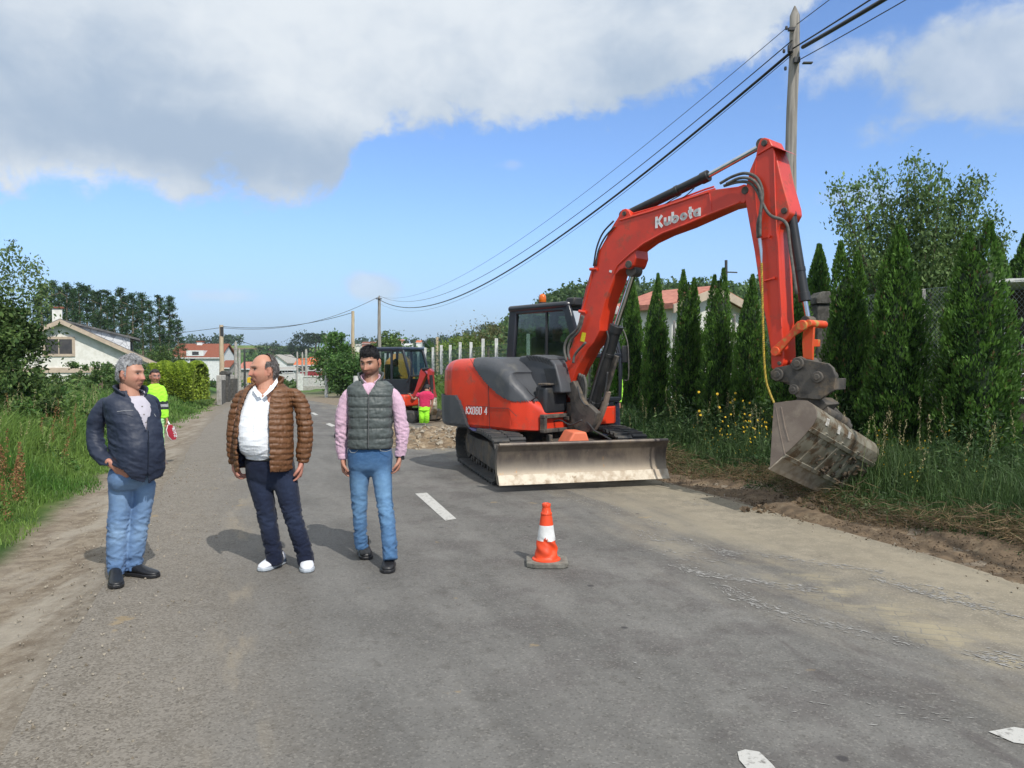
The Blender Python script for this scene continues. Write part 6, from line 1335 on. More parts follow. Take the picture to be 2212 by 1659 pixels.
# ================================================================== TRAFFIC CONE
def cone():
    p = G(1180, 1222); x, y, z = p.x, p.y, .012; t = thing('traffic_cone', (x, y, z), 'dented orange and white traffic cone on a grey rubber base', 'traffic cone')
    OR = pm('cone orange', (.86, .075, .015), (.72, .07, .02), 9, .5, dirt=(.45, .14, .08), dscale=9, dlo=.6, dhi=.8, bump=.15, bscale=25); WH = pm('cone band', (.78, .78, .76), (.66, .66, .64), 14, .55, dirt=(.4, .38, .35), dscale=20, dlo=.66, dhi=.76)
    b = MB(); o_ = [(-.165, -.10), (-.10, -.155), (.13, -.155), (.175, -.11), (.175, .11), (.12, .155), (-.12, .155), (-.165, .11)]; b.prism([(x + a, y + c, z) for a, c in o_], (0, 0, .042)); b.build('base', pm('grey rubber', (.22, .21, .18), (.14, .13, .11), 14, .9, bump=.6, bscale=60), t, bevel=.008)
    prof = [(.118, .040), (.116, .052), (.098, .058), (.094, .075)] + [(.094 - (.094 - .045) * f, .075 + .335 * f) for f in np.linspace(.03, 1, 40)] + [(.047, .412), (.046, .428), (.040, .431), (.037, .455), (.032, .470), (.036, .482), (.036, .500), (.028, .505), (.022, .495), (.02, .47)]
    n = 64; R_ = []
    for r, h in prof:
        row = []
        for k in range(n):
            th = 2 * math.pi * k / n; d = 0
            if .06 < h < .24:       # a crushed fold on the camera side
                u = (th - (4.55 + .9 * math.sin((h - .06) * 22))); u = (u + math.pi) % (2 * math.pi) - math.pi; e = math.sin((h - .06) / .18 * math.pi); d = -.016 * e * math.exp(-(u / .35) ** 2) + .007 * e * math.exp(-((u - .6) / .2) ** 2) + .005 * e * math.sin(th * 3 + h * 60)
            row.append(Vector((x + (r + d) * math.cos(th), y + (r + d) * math.sin(th), z + h)))
        R_.append(row)
    body, band = MB(), MB()
    for i in range(len(R_) - 1):
        h = (prof[i][1] + prof[i + 1][1]) / 2
        for k in range(n):
            th = 2 * math.pi * (k + .5) / n; tear = (.022 + .008 * math.sin(k * 2.1)) if 4.35 < th < 4.85 else 0; m = band if .205 + tear < h < .328 else body
            m.add([R_[i][k], R_[i][(k + 1) % n], R_[i + 1][(k + 1) % n], R_[i + 1][k]], [(0, 1, 2, 3)])
    body.build('cone_body', OR, t, weld=True, smooth=60); band.build('reflective_band', WH, t, weld=True, smooth=60)
cone()
# ================================================================== PEOPLE
def vring(c, sx, fy, ra, rb, n=22, e=2.3):
    out = []
    for k in range(n):
        t = 2 * math.pi * k / n; ct, st = math.cos(t), math.sin(t); out.append(c + sx * (ra * math.copysign(abs(ct) ** (2 / e), ct)) + fy * (rb * math.copysign(abs(st) ** (2 / e), st)))
    return out
def limb(m, pts, rad, side=Vector((1, 0, 0)), n=16, sub=6, flat=1.0, e=2.0, capr=(.75, .75)):
    """rounded tapered tube; rad: radius per point, flat: front-back / side ratio (or per point)"""
    P_ = crom(pts, sub); R_ = crom([(r, (flat[i] if isinstance(flat, (list, tuple)) else flat), 0) for i, r in enumerate(rad)], sub); N = len(P_); rings = []
    for i in range(N):
        t = Vector(P_[min(i + 1, N - 1)] - P_[max(i - 1, 0)]).normalized(); a = (side - t * side.dot(t)).normalized(); b = t.cross(a).normalized(); c = Vector(P_[i]); r, f = R_[i][0], R_[i][1]
        if i == 0:
            for s, o in ((.35, 1.0), (.75, .72)): rings.append(vring(c - t * r * o * capr[0], a, b, r * s, r * f * s, n, e))
        rings.append(vring(c, a, b, r, r * f, n, e))
        if i == N - 1:
            for s, o in ((.75, .72), (.35, 1.0)): rings.append(vring(c + t * r * o * capr[1], a, b, r * s, r * f * s, n, e))
    m.loft(rings); return P_
def fuse(m, voxel, smooth=4):
    me = bpy.data.meshes.new('tmp'); me.from_pydata(m.v, [], m.f); o = bpy.data.objects.new('tmp', me); C.objects.link(o)
    bm = bmesh.new(); bm.from_mesh(me); bmesh.ops.recalc_face_normals(bm, faces=bm.faces); bm.to_mesh(me); bm.free()
    md = o.modifiers.new('r', 'REMESH'); md.mode = 'VOXEL'; md.voxel_size = voxel
    if smooth: ms = o.modifiers.new('s', 'SMOOTH'); ms.factor = .5; ms.iterations = smooth
    dg = bpy.context.evaluated_depsgraph_get(); r = bpy.data.meshes.new_from_object(o.evaluated_get(dg)); bpy.data.objects.remove(o); bpy.data.meshes.remove(me); return r
def arrays(me):
    n = len(me.vertices); V = np.empty(n * 3, np.float32); me.vertices.foreach_get('co', V); N_ = np.empty(n * 3, np.float32); me.vertex_normals.foreach_get('vector', N_)
    ls = np.empty(len(me.polygons), np.int32); me.polygons.foreach_get('loop_total', ls); li = np.empty(len(me.loops), np.int32); me.loops.foreach_get('vertex_index', li)
    if (ls == 4).all(): Fq = li.reshape(-1, 4)
    else:
        st = np.concatenate([[0], np.cumsum(ls)[:-1]]); Fq = np.array([[li[s + min(k, t - 1)] for k in range(4)] for s, t in zip(st, ls)]); Fq = Fq[ls == 4] if (ls == 4).sum() else Fq
    return V.reshape(-1, 3).astype(float), N_.reshape(-1, 3).astype(float), Fq
def fbm(V, s, seed=0, ridged=False, oct_=3):
    s = np.array(s if hasattr(s, '__len__') else (s, s, s), float); out = np.empty(len(V))
    for i, v in enumerate(V * s + seed * 7.13):
        a = noise.fractal(Vector(v), .9, 2.1, oct_); out[i] = a
    return (1 - 2 * np.abs(out)) if ridged else out
def cloth(name, m, voxel, mat, parent, disp=None, col=None, cut=None, solid=0, smooth=4, label=None):
    me = fuse(m, voxel, smooth); V, N_, Fq = arrays(me); bpy.data.meshes.remove(me)
    if disp is not None: V = V + N_ * disp(V, N_)[:, None]
    if cut is not None: cf = V[Fq].mean(1); nf = N_[Fq].mean(1); Fq = Fq[~cut(cf, nf)]
    cols = col(V, N_) if callable(col) else (np.tile(col, (len(V), 1)) if col is not None else None)
    me = mesh_np(name, V, Fq, cols); me.validate(); o = link(name, me, mat, parent, 180)
    if solid: md = o.modifiers.new('s', 'SOLIDIFY'); md.thickness = solid; md.offset = -1; 
    if label: o['label'] = label
    return o
def hand(m, wrist, tip, palmn, thumb, s=1.0, curl=.5, spread=0):
    """palm with four unequal bent fingers and a thumb leaving its side"""
    w, tp = Vector(wrist), Vector(tip); d = (tp - w).normalized(); pn = (Vector(palmn) - d * Vector(palmn).dot(d)).normalized(); sd_ = d.cross(pn).normalized()
    if sd_.dot(Vector(thumb)) < 0: sd_ = -sd_
    limb(m, [w - d * .05 * s, w, w + d * .035 * s, w + d * .085 * s], [.027 * s, .027 * s, .038 * s, .041 * s], sd_, 14, 4, [.72, .70, .5, .38], 2.4)
    for i, (o, L_, r) in enumerate(((.031, .070, .0092), (.0105, .079, .0096), (-.0105, .073, .0092), (-.031, .057, .0082))):
        b = w + d * .080 * s + sd_ * o * s; c1 = curl * (1 + .14 * i); dirs = []; a = .25 * c1
        pts = [b - d * .02 * s, b]
        for k, fr in enumerate((.45, .30, .25)): a += c1 * (.5 if k else .35); dd = d * math.cos(a) + pn * math.sin(a) + sd_ * (o * spread); pts.append(pts[-1] + dd.normalized() * L_ * fr * s)
        limb(m, pts, [r * s, r * 1.05 * s, r * s, r * .92 * s, r * .78 * s], sd_, 8, 3)
    b = w + d * .022 * s + sd_ * .026 * s; limb(m, [b, b + (d * .7 + sd_ * .75 + pn * .3).normalized() * .036 * s, b + (d * .85 + sd_ * .62 + pn * .45).normalized() * .066 * s, b + (d * 1.0 + sd_ * .42 + pn * .55).normalized() * .090 * s], [.0145 * s, .0125 * s, .0108 * s, .0085 * s], pn, 9, 3)
class Head:
    def __init__(s, c, yaw, pitch, size=1.0, w=1.0, roll=0, jaw=1.0, nose=1.0, chin=1.0, smile=0, jowl=0):
        """yaw: degrees the face turns to image right of the camera-facing direction"""
        s.c = Vector(c); s.k = size; s.w = w; s.jaw = jaw; s.nose = nose; s.chin = chin; s.smile = smile; s.jowl = jowl
        y = math.radians(yaw); p = math.radians(pitch); f = Vector((math.sin(y), -math.cos(y), 0)); s.X = Vector((math.cos(y), math.sin(y), 0)); s.Y = (f * math.cos(p) - ZU * math.sin(p)).normalized(); s.Z = s.X.cross(s.Y).normalized()
        if s.Z.z < 0: s.Z = -s.Z
    def W(s, x, y, z): return s.c + (s.X * x + s.Y * y + s.Z * z) * s.k
    def local(s, V): D = (np.asarray(V) - np.array(s.c)) / s.k; return np.stack([D @ np.array(s.X), D @ np.array(s.Y), D @ np.array(s.Z)], 1)
    def surf(s, d):
        """direction (x right, y front, z up) -> point on the head"""
        x, y, z = d; g = lambda a, b, sa, sb, u, v: math.exp(-((u - a) / sa) ** 2 - ((v - b) / sb) ** 2)
        px, py, pz = x * .0765 * s.w, y * (.098 if y < 0 else .090), z * (.118 if z > 0 else .122)
        py -= .006
        if z < 0:
            t = min(1, -z); px *= 1 - (.30 - .14 * (s.jaw - 1) * 2) * t ** 1.6; py += (.012 if y > 0 else .030) * t ** 1.5 if y < 0 else .006 * t; px += math.copysign(s.jowl * .010 * t * (1 - t), x)
        if y > .1:
            k = min(1, (y - .1) / .3); ax = abs(px); q = 0
            nz = 0
            if -.040 < pz < .028:
                t = (0.028 - pz) / .055; nz = (.006 + .026 * t ** 1.25) if t < 1 else .032 * max(0, 1 - (t - 1) * 5.0)
            q += s.nose * nz * math.exp(-(px / (.0105 + .006 * max(0, min(1, (.01 - pz) / .03)))) ** 2)
            q += .009 * g(0, .036, .052, .011, px, pz) - .016 * g(.031, .016, .018, .0125, ax, pz) + .0065 * g(.031, .014, .011, .0075, ax, pz) + .008 * g(.046, -.022, .02, .02, ax, pz)
            q += .0075 * g(0, -.061, .024, .012, px, pz) - .0045 * g(0, -.0585 + s.smile * .006 * (ax / .02) ** 2, .024, .0026, px, pz) - .004 * g(0, -.078, .022, .007, px, pz) + .012 * s.chin * g(0, -.100, .022, .014, px, pz)
            q -= .003 * g(.036, -.045, .005, .02, ax - .0, pz) * (1 + s.smile)
            py += q * k
        return px, py, pz
    def add(s, m, neck_to, nr):
        nu, nv = 84, 72; rings = []
        for j in range(1, nv):
            th = math.pi * j / nv; rings.append([s.W(*s.surf((math.sin(th) * math.sin(2 * math.pi * i / nu), math.sin(th) * math.cos(2 * math.pi * i / nu), math.cos(th)))) for i in range(nu)])
        m.loft(rings)
        for sg in (-1, 1):      # ears
            for (dy, dz, ra, rb, dx) in ((-.014, .014, .021, .012, .006), (-.016, -.004, .019, .012, .006), (-.010, -.024, .013, .010, .001)):
                c = s.W(sg * (.0755 * s.w + dx), dy, dz); rr = []
                for j in range(1, 8):
                    th = math.pi * j / 8; rr.append([c + (s.X * ((math.cos(th) * .009 - .25 * (math.cos(2 * math.pi * i / 12) * ra * .85 * math.sin(th))) * sg) + (s.Y * math.cos(2 * math.pi * i / 12) * ra * .85 + s.Z * math.sin(2 * math.pi * i / 12) * ra * 1.1) * math.sin(th) - s.Y * (.004 * math.cos(th))) * s.k for i in range(12)])
                m.loft(rr)
        n0 = s.W(0, -.030, -.055); n1 = Vector(neck_to); limb(m, [n0, n0.lerp(n1, .5), n1], [nr * .98, nr, nr * 1.08], s.X, 20, 5, .98)
    def colour(s, V, skin, opt):
        L = s.local(V); ax, y, z = np.abs(L[:, 0]), L[:, 1], L[:, 2]; x = L[:, 0]; c = np.tile(skin, (len(V), 1)).astype(float); fr = (y > .03) & (np.linalg.norm(L, axis=1) < .16)
        g = lambda a, b, sa, sb, u: np.exp(-((u - a) / sa) ** 2 - ((z - b) / sb) ** 2) * fr
        def mx(c, f, col): return c * (1 - f[:, None]) + np.array(col) * f[:, None]
        c = mx(c, np.clip(.55 * g(0, -.018, .02, .018, x) + .38 * g(.045, -.022, .022, .02, ax), 0, 1), opt.get('flush', (.55, .17, .13)))
        c = mx(c, np.clip(1.1 * g(0, -.0595 + 0, .022, .0075, x), 0, 1), opt.get('lips', (.42, .15, .13)))
        c = mx(c, np.clip(1.4 * g(0, -.0590, .021, .0028, x), 0, 1), (.07, .02, .02))
        if 'stubble' in opt: b = (np.exp(-((z + .075) / .034) ** 2) * (y > -.02) * (np.linalg.norm(L, axis=1) < .16) * (ax < .078)) * (1 - np.exp(-(x / .020) ** 2 - ((z + .059) / .007) ** 2)); b = np.clip(b * 1.1, 0, 1) * (z < -.028); c = mx(c, b * opt['stubble'], (.045, .035, .03))
        c = mx(c, np.clip(.55 * g(.030, .006, .017, .007, ax) + .6 * g(.0, -.036, .010, .0035, x) + .35 * g(.030, -.040, .005, .016, ax), 0, 1), (.26, .10, .07))  # shade under eyes and nose and in cheek folds put into the skin colour
        eye = np.exp(-(((ax - .031) / .0120) ** 2 + ((z - .0135) / .0042) ** 2) ** 1.5) * fr; c = mx(c, np.clip(eye * 1.2, 0, 1), (.33, .28, .25))
        ir = np.exp(-(((ax - .031 - 0) / .0068) ** 2 + ((z - .0135) / .0060) ** 2) ** 2) * fr; c = mx(c, np.clip(ir * 1.4, 0, 1), (.02, .014, .01))
        lid = np.exp(-((ax - .031) / .016) ** 2 - ((z - .0205 + ((ax - .031) / .03) ** 2 * .01) / .0028) ** 2) * fr; c = mx(c, np.clip(lid * 1.1, 0, 1), (.06, .03, .025))
        br = np.exp(-((ax - .032) / .021) ** 4 - ((z - .036 + ((ax - .03) / .03) ** 2 * .005) / .0062) ** 2) * fr; c = mx(c, np.clip(br * opt.get('browk', .9), 0, 1), opt.get('brow', (.05, .035, .03)))
        ear = (ax > .071 * s.w) & (np.abs(z) < .035) & (np.abs(y + .012) < .03); c = mx(c, ear * .35, (.60, .22, .16))
        cav = np.exp(-((ax - .079 * s.w) / .006) ** 2 - ((z - .002) / .010) ** 2 - ((y + .010) / .008) ** 2); c = mx(c, np.clip(cav, 0, 1) * .6, (.25, .07, .05)); return c
    def hair(s, parent, mat, mask, thick, cols, seed=1, wav=1.0, sweep=None, nst=0):
        nu, nv = 150, 110; V, ok = [], []
        for j in range(1, nv):
            th = math.pi * j / nv
            for i in range(nu):
                a = 2 * math.pi * i / nu; d = (math.sin(th) * math.sin(a), math.sin(th) * math.cos(a), math.cos(th)); p = Vector(s.surf(d)); mk = mask(p.x, p.y, p.z)
                if abs(p.x) > .055 and -.036 < p.y < .002 and p.z < .024: mk = -.3
                q = Vector((p.x * 38, p.y * 14, p.z * 20)) * wav + Vector((seed * 9, 0, 0)); st = noise.noise(q) * .6 + .4 * noise.noise(q * 2.3); 
                edge = noise.noise(Vector((p.x, p.y, p.z)) * 90) * .12; mk = mk + edge; t = thick(p.x, p.y, p.z) * min(1, max(0, mk) * 2.2) * (1 + .62 * st); nn = (p + Vector((0, .006, 0))).normalized()
                V.append(tuple(s.W(*(p + nn * (t if mk > 0 else -.004))))); ok.append(mk > -.02)
        V = np.array(V); ok = np.array(ok); idx = np.arange(len(V)).reshape(nv - 1, nu); f = np.stack([idx[:-1], np.roll(idx[:-1], -1, 1), np.roll(idx[1:], -1, 1), idx[1:]], -1).reshape(-1, 4); f = f[ok[f].all(1)]
        top = [k for k in range(nu)]; ctr = len(V); V = np.vstack([V, V[:nu].mean(0)])
        if ok[:nu].all(): f = np.vstack([f, [[ctr, k, (k + 1) % nu, (k + 1) % nu] for k in range(nu)]]) if False else f
        L = s.local(V); h = np.array([noise.noise(Vector((a[0] * 70, a[1] * 22, a[2] * 30)) + Vector((seed, 0, 0))) for a in L]); c0, c1 = np.array(cols[0]), np.array(cols[1]); t = np.clip(.5 + h, 0, 1)[:, None]; cc = c0 * (1 - t) + c1 * t
        if nst:      # loose strands over the cap
            vi = np.unique(f); rs = np.random.default_rng(seed); pk = vi[rs.integers(0, len(vi), nst)]; Lp = L[pk]; nn = Lp + np.array([0, .006, 0]); nn /= np.linalg.norm(nn, axis=1, keepdims=True)
            sw = np.array(sweep)[None] + rs.normal(0, .35, (nst, 3)); sw -= nn * (sw * nn).sum(1, keepdims=True); sw /= np.linalg.norm(sw, axis=1, keepdims=True) + 1e-6; D = sw * .9 + nn * rs.uniform(.05, .55, (nst, 1)); Ln = rs.uniform(.010, .028, nst)
            Wm = np.array([list(s.X), list(s.Y), list(s.Z)]); Cw = V[pk] + (D @ Wm) * (Ln * .4)[:, None]; c2 = (c0 * (1 - rs.random((nst, 1))) + c1 * 1.15 * rs.random((nst, 1)))
            lv, lf, lc = leaves(Cw, D @ Wm, Ln, np.full(nst, .0024), c2, .05); f = np.concatenate([f, lf + len(V)]); V = np.concatenate([V, lv]); cc = np.concatenate([cc, lc])
        m_ = mesh_np('hair', V, f, cc); o = link('hair', m_, mat, parent, 180)
        if ok[:nu].all():
            bm = bmesh.new(); bm.from_mesh(m_); bm.verts.ensure_lookup_table(); 
            try: bm.faces.new([bm.verts[k] for k in range(nu)])
            except Exception: pass
            bm.to_mesh(m_); bm.free()
            for p_ in m_.polygons: p_.use_smooth = True
        return o
SKIN = cm('skin', .48, .12, 150, .10, 45, .4); HAIR = cm('hair strands', .5, .5, 160, .45, 60, .35, stretch=(2.2, .6, .8)); CLOTH = cm('cotton', .9, .35, 260, .10, 9, .2, sheen=.15); NYLON = cm('nylon', .52, .10, 90, .12, 12, .45); DENIM = cm('denim', .85, .3, 320, .14, 14, .2, sheen=.1); LEATH = cm('shoe', .42, .15, 120, .15, 30, .5); HIVIS = cm('hi-vis cloth', .8, .2, 90, .08, 6, .3)
def px_pts(zf, L_, Y): return [P(*zf(a[0], a[1]), Y + (a[3] if len(a) > 3 else 0)) for a in L_]
class Fig:
    def __init__(s, zf, k, Y, yaw, label, cxy=(330, 600), group=None):
        s.zf, s.k, s.Y = zf, k * 1.1573, Y; y = math.radians(yaw); s.fy = Vector((math.sin(y), -math.cos(y), 0)); s.sx = Vector((math.cos(y), math.sin(y), 0)); s.label = label; s.group = group
        p0 = P(*zf(*cxy), Y) - CAM; p0.z = 0; s.ct = p0.y / p0.length; vv = p0.normalized(); s.pp = Vector((vv.y, -vv.x, 0))
    def r(s, v, dy=0): return v / s.k / F * (s.Y + dy) * (1 + s.ct) / 2
    def hw(s, v, b):
        w_ = v / s.k / F * s.Y * s.ct; q = abs(s.fy.dot(s.pp)) * b; return math.sqrt(max(w_ * w_ - q * q, (.4 * w_) ** 2)) / max(.5, abs(s.sx.dot(s.pp)))
    def limb(s, m, L_, flat=1.0, n=18, grow=0, e=2.0, capr=(.75, .75)): limb(m, px_pts(s.zf, L_, s.Y), [s.r(a[2], a[3] if len(a) > 3 else 0) + grow for a in L_], s.sx, n, 6, flat, e, capr)
    def trunk(s, m, rows, grow=0, n=30, e=2.5, cap=True, sub=5):
        """rows: (x, y, halfwidth, half depth in m, forward offset in m)"""
        A = crom([(*P(*s.zf(a[0], a[1]), s.Y), ) for a in rows], sub); B = crom([(s.hw(a[2], a[3]) + grow, a[3] + grow, a[4]) for a in rows], sub)
        rings = [vring(Vector(a) + s.fy * b[2], s.sx, s.fy, b[0], b[1], n, e) for a, b in zip(A, B)]
        if cap:
            for f in (0, -1):
                c = sum(rings[f], Vector()) / n; q = [c + (p - c) * .5 + ZU * (.012 if f == 0 else -.012) for p in rings[f]]
                if f == 0: rings.insert(0, q)
                else: rings.append(q)
        m.loft(rings)
    def loc(s, V, x, y):
        """lateral and forward coordinates about the body axis through pixel (x, y), and height"""
        c = np.array(P(*s.zf(x, y), s.Y)); D = np.asarray(V) - c; return D @ np.array(s.sx), D @ np.array(s.fy), D[:, 2]
    def z(s, y): return P(*s.zf(0, y), s.Y).z
    def pt(s, x, y, dy=0): return P(*s.zf(x, y), s.Y + dy)
def shoe(name, heel, toe, mat, parent, w=.046, h=.085, col=(.02, .02, .02), sole=(.03, .03, .03), ank=None, L=.285):
    heel, toe = Vector(heel), Vector(toe); d = (toe - heel); d.z = 0; d.normalize(); sd_ = Vector((-d.y, d.x, 0)); b = Vector((heel.x, heel.y, heel.z)); m = MB(); rings = []
    prof = [(-.01, .55, .55), (.0, .75, .80), (.03, .92, 1.0), (.07, .95, 1.02), (.11, .88, .92), (.15, .95, .70), (.19, 1.08, .55), (.23, 1.06, .46), (.262, .85, .38), (.285, .45, .26)]
    for u, ww, hh_ in prof:
        u = u * L / .285; top = h * hh_; rw = w * ww; ring = []
        for k in range(18):
            t = 2 * math.pi * k / 18; ct, st = math.cos(t), math.sin(t); zz = (top * .5 + .5 * top * math.copysign(abs(st) ** .8, st)); ring.append(b + d * u + sd_ * rw * math.copysign(abs(ct) ** .75, ct) * (1 - .22 * max(0, st)) + ZU * (zz + .018))
        rings.append(ring)
    m.loft(rings); o = m.build(name, mat, parent, smooth=180); md = o.modifiers.new('s', 'SUBSURF'); md.levels = md.render_levels = 1; setcol(o.data, np.tile(col, (len(o.data.vertices), 1)))
    m = MB(); ol = []
    for u, ww, _ in prof: ol.append((u * L / .285, w * ww * 1.06))
    pl = [b + d * u + sd_ * v for u, v in ol] + [b + d * u - sd_ * v for u, v in reversed(ol)]; m.prism([p + ZU * .001 for p in pl], ZU * .026); so = m.build('sole', mat, o, bevel=.006); setcol(so.data, np.tile(sole, (len(so.data.vertices), 1)))
    return o, d, sd_, b
def collar(name, c, sx, fy, r, h, flare, gap, mat, parent, col, thick=.006, back=0, drop=.35, n=34, rz=.85):
    """stand-up band round the neck, open at the front by `gap` radians each side, dipping there"""
    V, N = [], n; rows = 5
    for j in range(rows):
        f = j / (rows - 1)
        for i in range(N + 1):
            a = gap + (2 * math.pi - 2 * gap) * i / N; u = math.cos(a); rr = r * (1 + flare * f); p = c + sx * math.sin(a) * rr + fy * (u * rr * rz) + ZU * (h * f * (1 - .25 * max(0, u)) - drop * r * max(0, u) ** 1.5 + back * max(0, -u)); V.append(tuple(p))
    f = [(j * (N + 1) + i, j * (N + 1) + i + 1, (j + 1) * (N + 1) + i + 1, (j + 1) * (N + 1) + i) for j in range(rows - 1) for i in range(N)]
    o = link(name, mesh_np(name, V, f, np.tile(col, (len(V), 1))), mat, parent, 180); md = o.modifiers.new('s', 'SOLIDIFY'); md.thickness = thick; md.offset = 0; return o
def body_mesh(name, label, parts, hd, skin, opt, group=None, handskin=None):
    Vs, Fs, Cs, o = [], [], [], 0
    for kind, m, vox in parts:
        me = fuse(m, vox, 0 if kind == 'head' else (1 if kind == 'hand' else 2)); V, N_, Fq = arrays(me); bpy.data.meshes.remove(me)
        c = hd.colour(V, skin, opt) if kind == 'head' else np.tile(handskin if (kind == 'hand' and handskin is not None) else skin, (len(V), 1)); Vs.append(V); Fs.append(Fq + o); Cs.append(c); o += len(V)
    ob = link(name, mesh_np(name, np.concatenate(Vs), np.concatenate(Fs), np.concatenate(Cs)), SKIN, None, 180); tag(ob, label, 'person', group); return ob
def jeans(base, light, fade_y, s, ys, seed=0, amt=1.0):
    b, l = np.array(base), np.array(light)
    def f(V, N_):
        z = V[:, 2]; fr = np.clip(N_ @ np.array(s.fy) * .9 + .25, 0, 1); k = np.zeros(len(V))
        for (zc, sg, am) in ys: k += am * np.exp(-((z - zc) / sg) ** 2)
        n_ = fbm(V, (9, 9, 16), seed, oct_=3); cr = np.clip(fbm(V, (14, 14, 55), seed + 3, True, 2) - .55, 0, 1) * 1.2; t = np.clip(k * fr * (1 + .3 * n_) + cr * .22, 0, 1)[:, None] * amt; return b * (1 - t) + l * t
    return f
def trousers(s, rows, legs, mat, parent, col, ank, knee, grow=0, voxel=.010, seed=0, wr=.0085, name='trousers'):
    m = MB(); s.trunk(m, rows, grow)
    for L_, flat in legs: s.limb(m, L_, flat, grow=grow, capr=(.5, .05))
    za, zk = ank, knee
    def disp(V, N_):
        z = V[:, 2]; Q = V @ np.array([[.92, 0, .38], [0, 1, 0], [-.38, 0, .92]]); Q2_ = V @ np.array([[.9, 0, -.42], [0, 1, 0], [.42, 0, .9]]); a = np.maximum(fbm(Q, (6, 6, 21), seed, True, 2), fbm(Q2_, (6, 6, 19), seed + 2, True, 2)) ** 2; b = fbm(V, (8, 8, 8), seed + 5); c_ = fbm(V, (13, 13, 6), seed + 8, True, 2)
        return wr * ((a - .4) * (np.exp(-((z - zk) / .12) ** 2) * 1.2 + np.exp(-((z - za - .07) / .09) ** 2) * 1.7 + .30) + .35 * b + .22 * (c_ - .4))
    return cloth(name, m, voxel, mat, parent, disp, col, smooth=3)
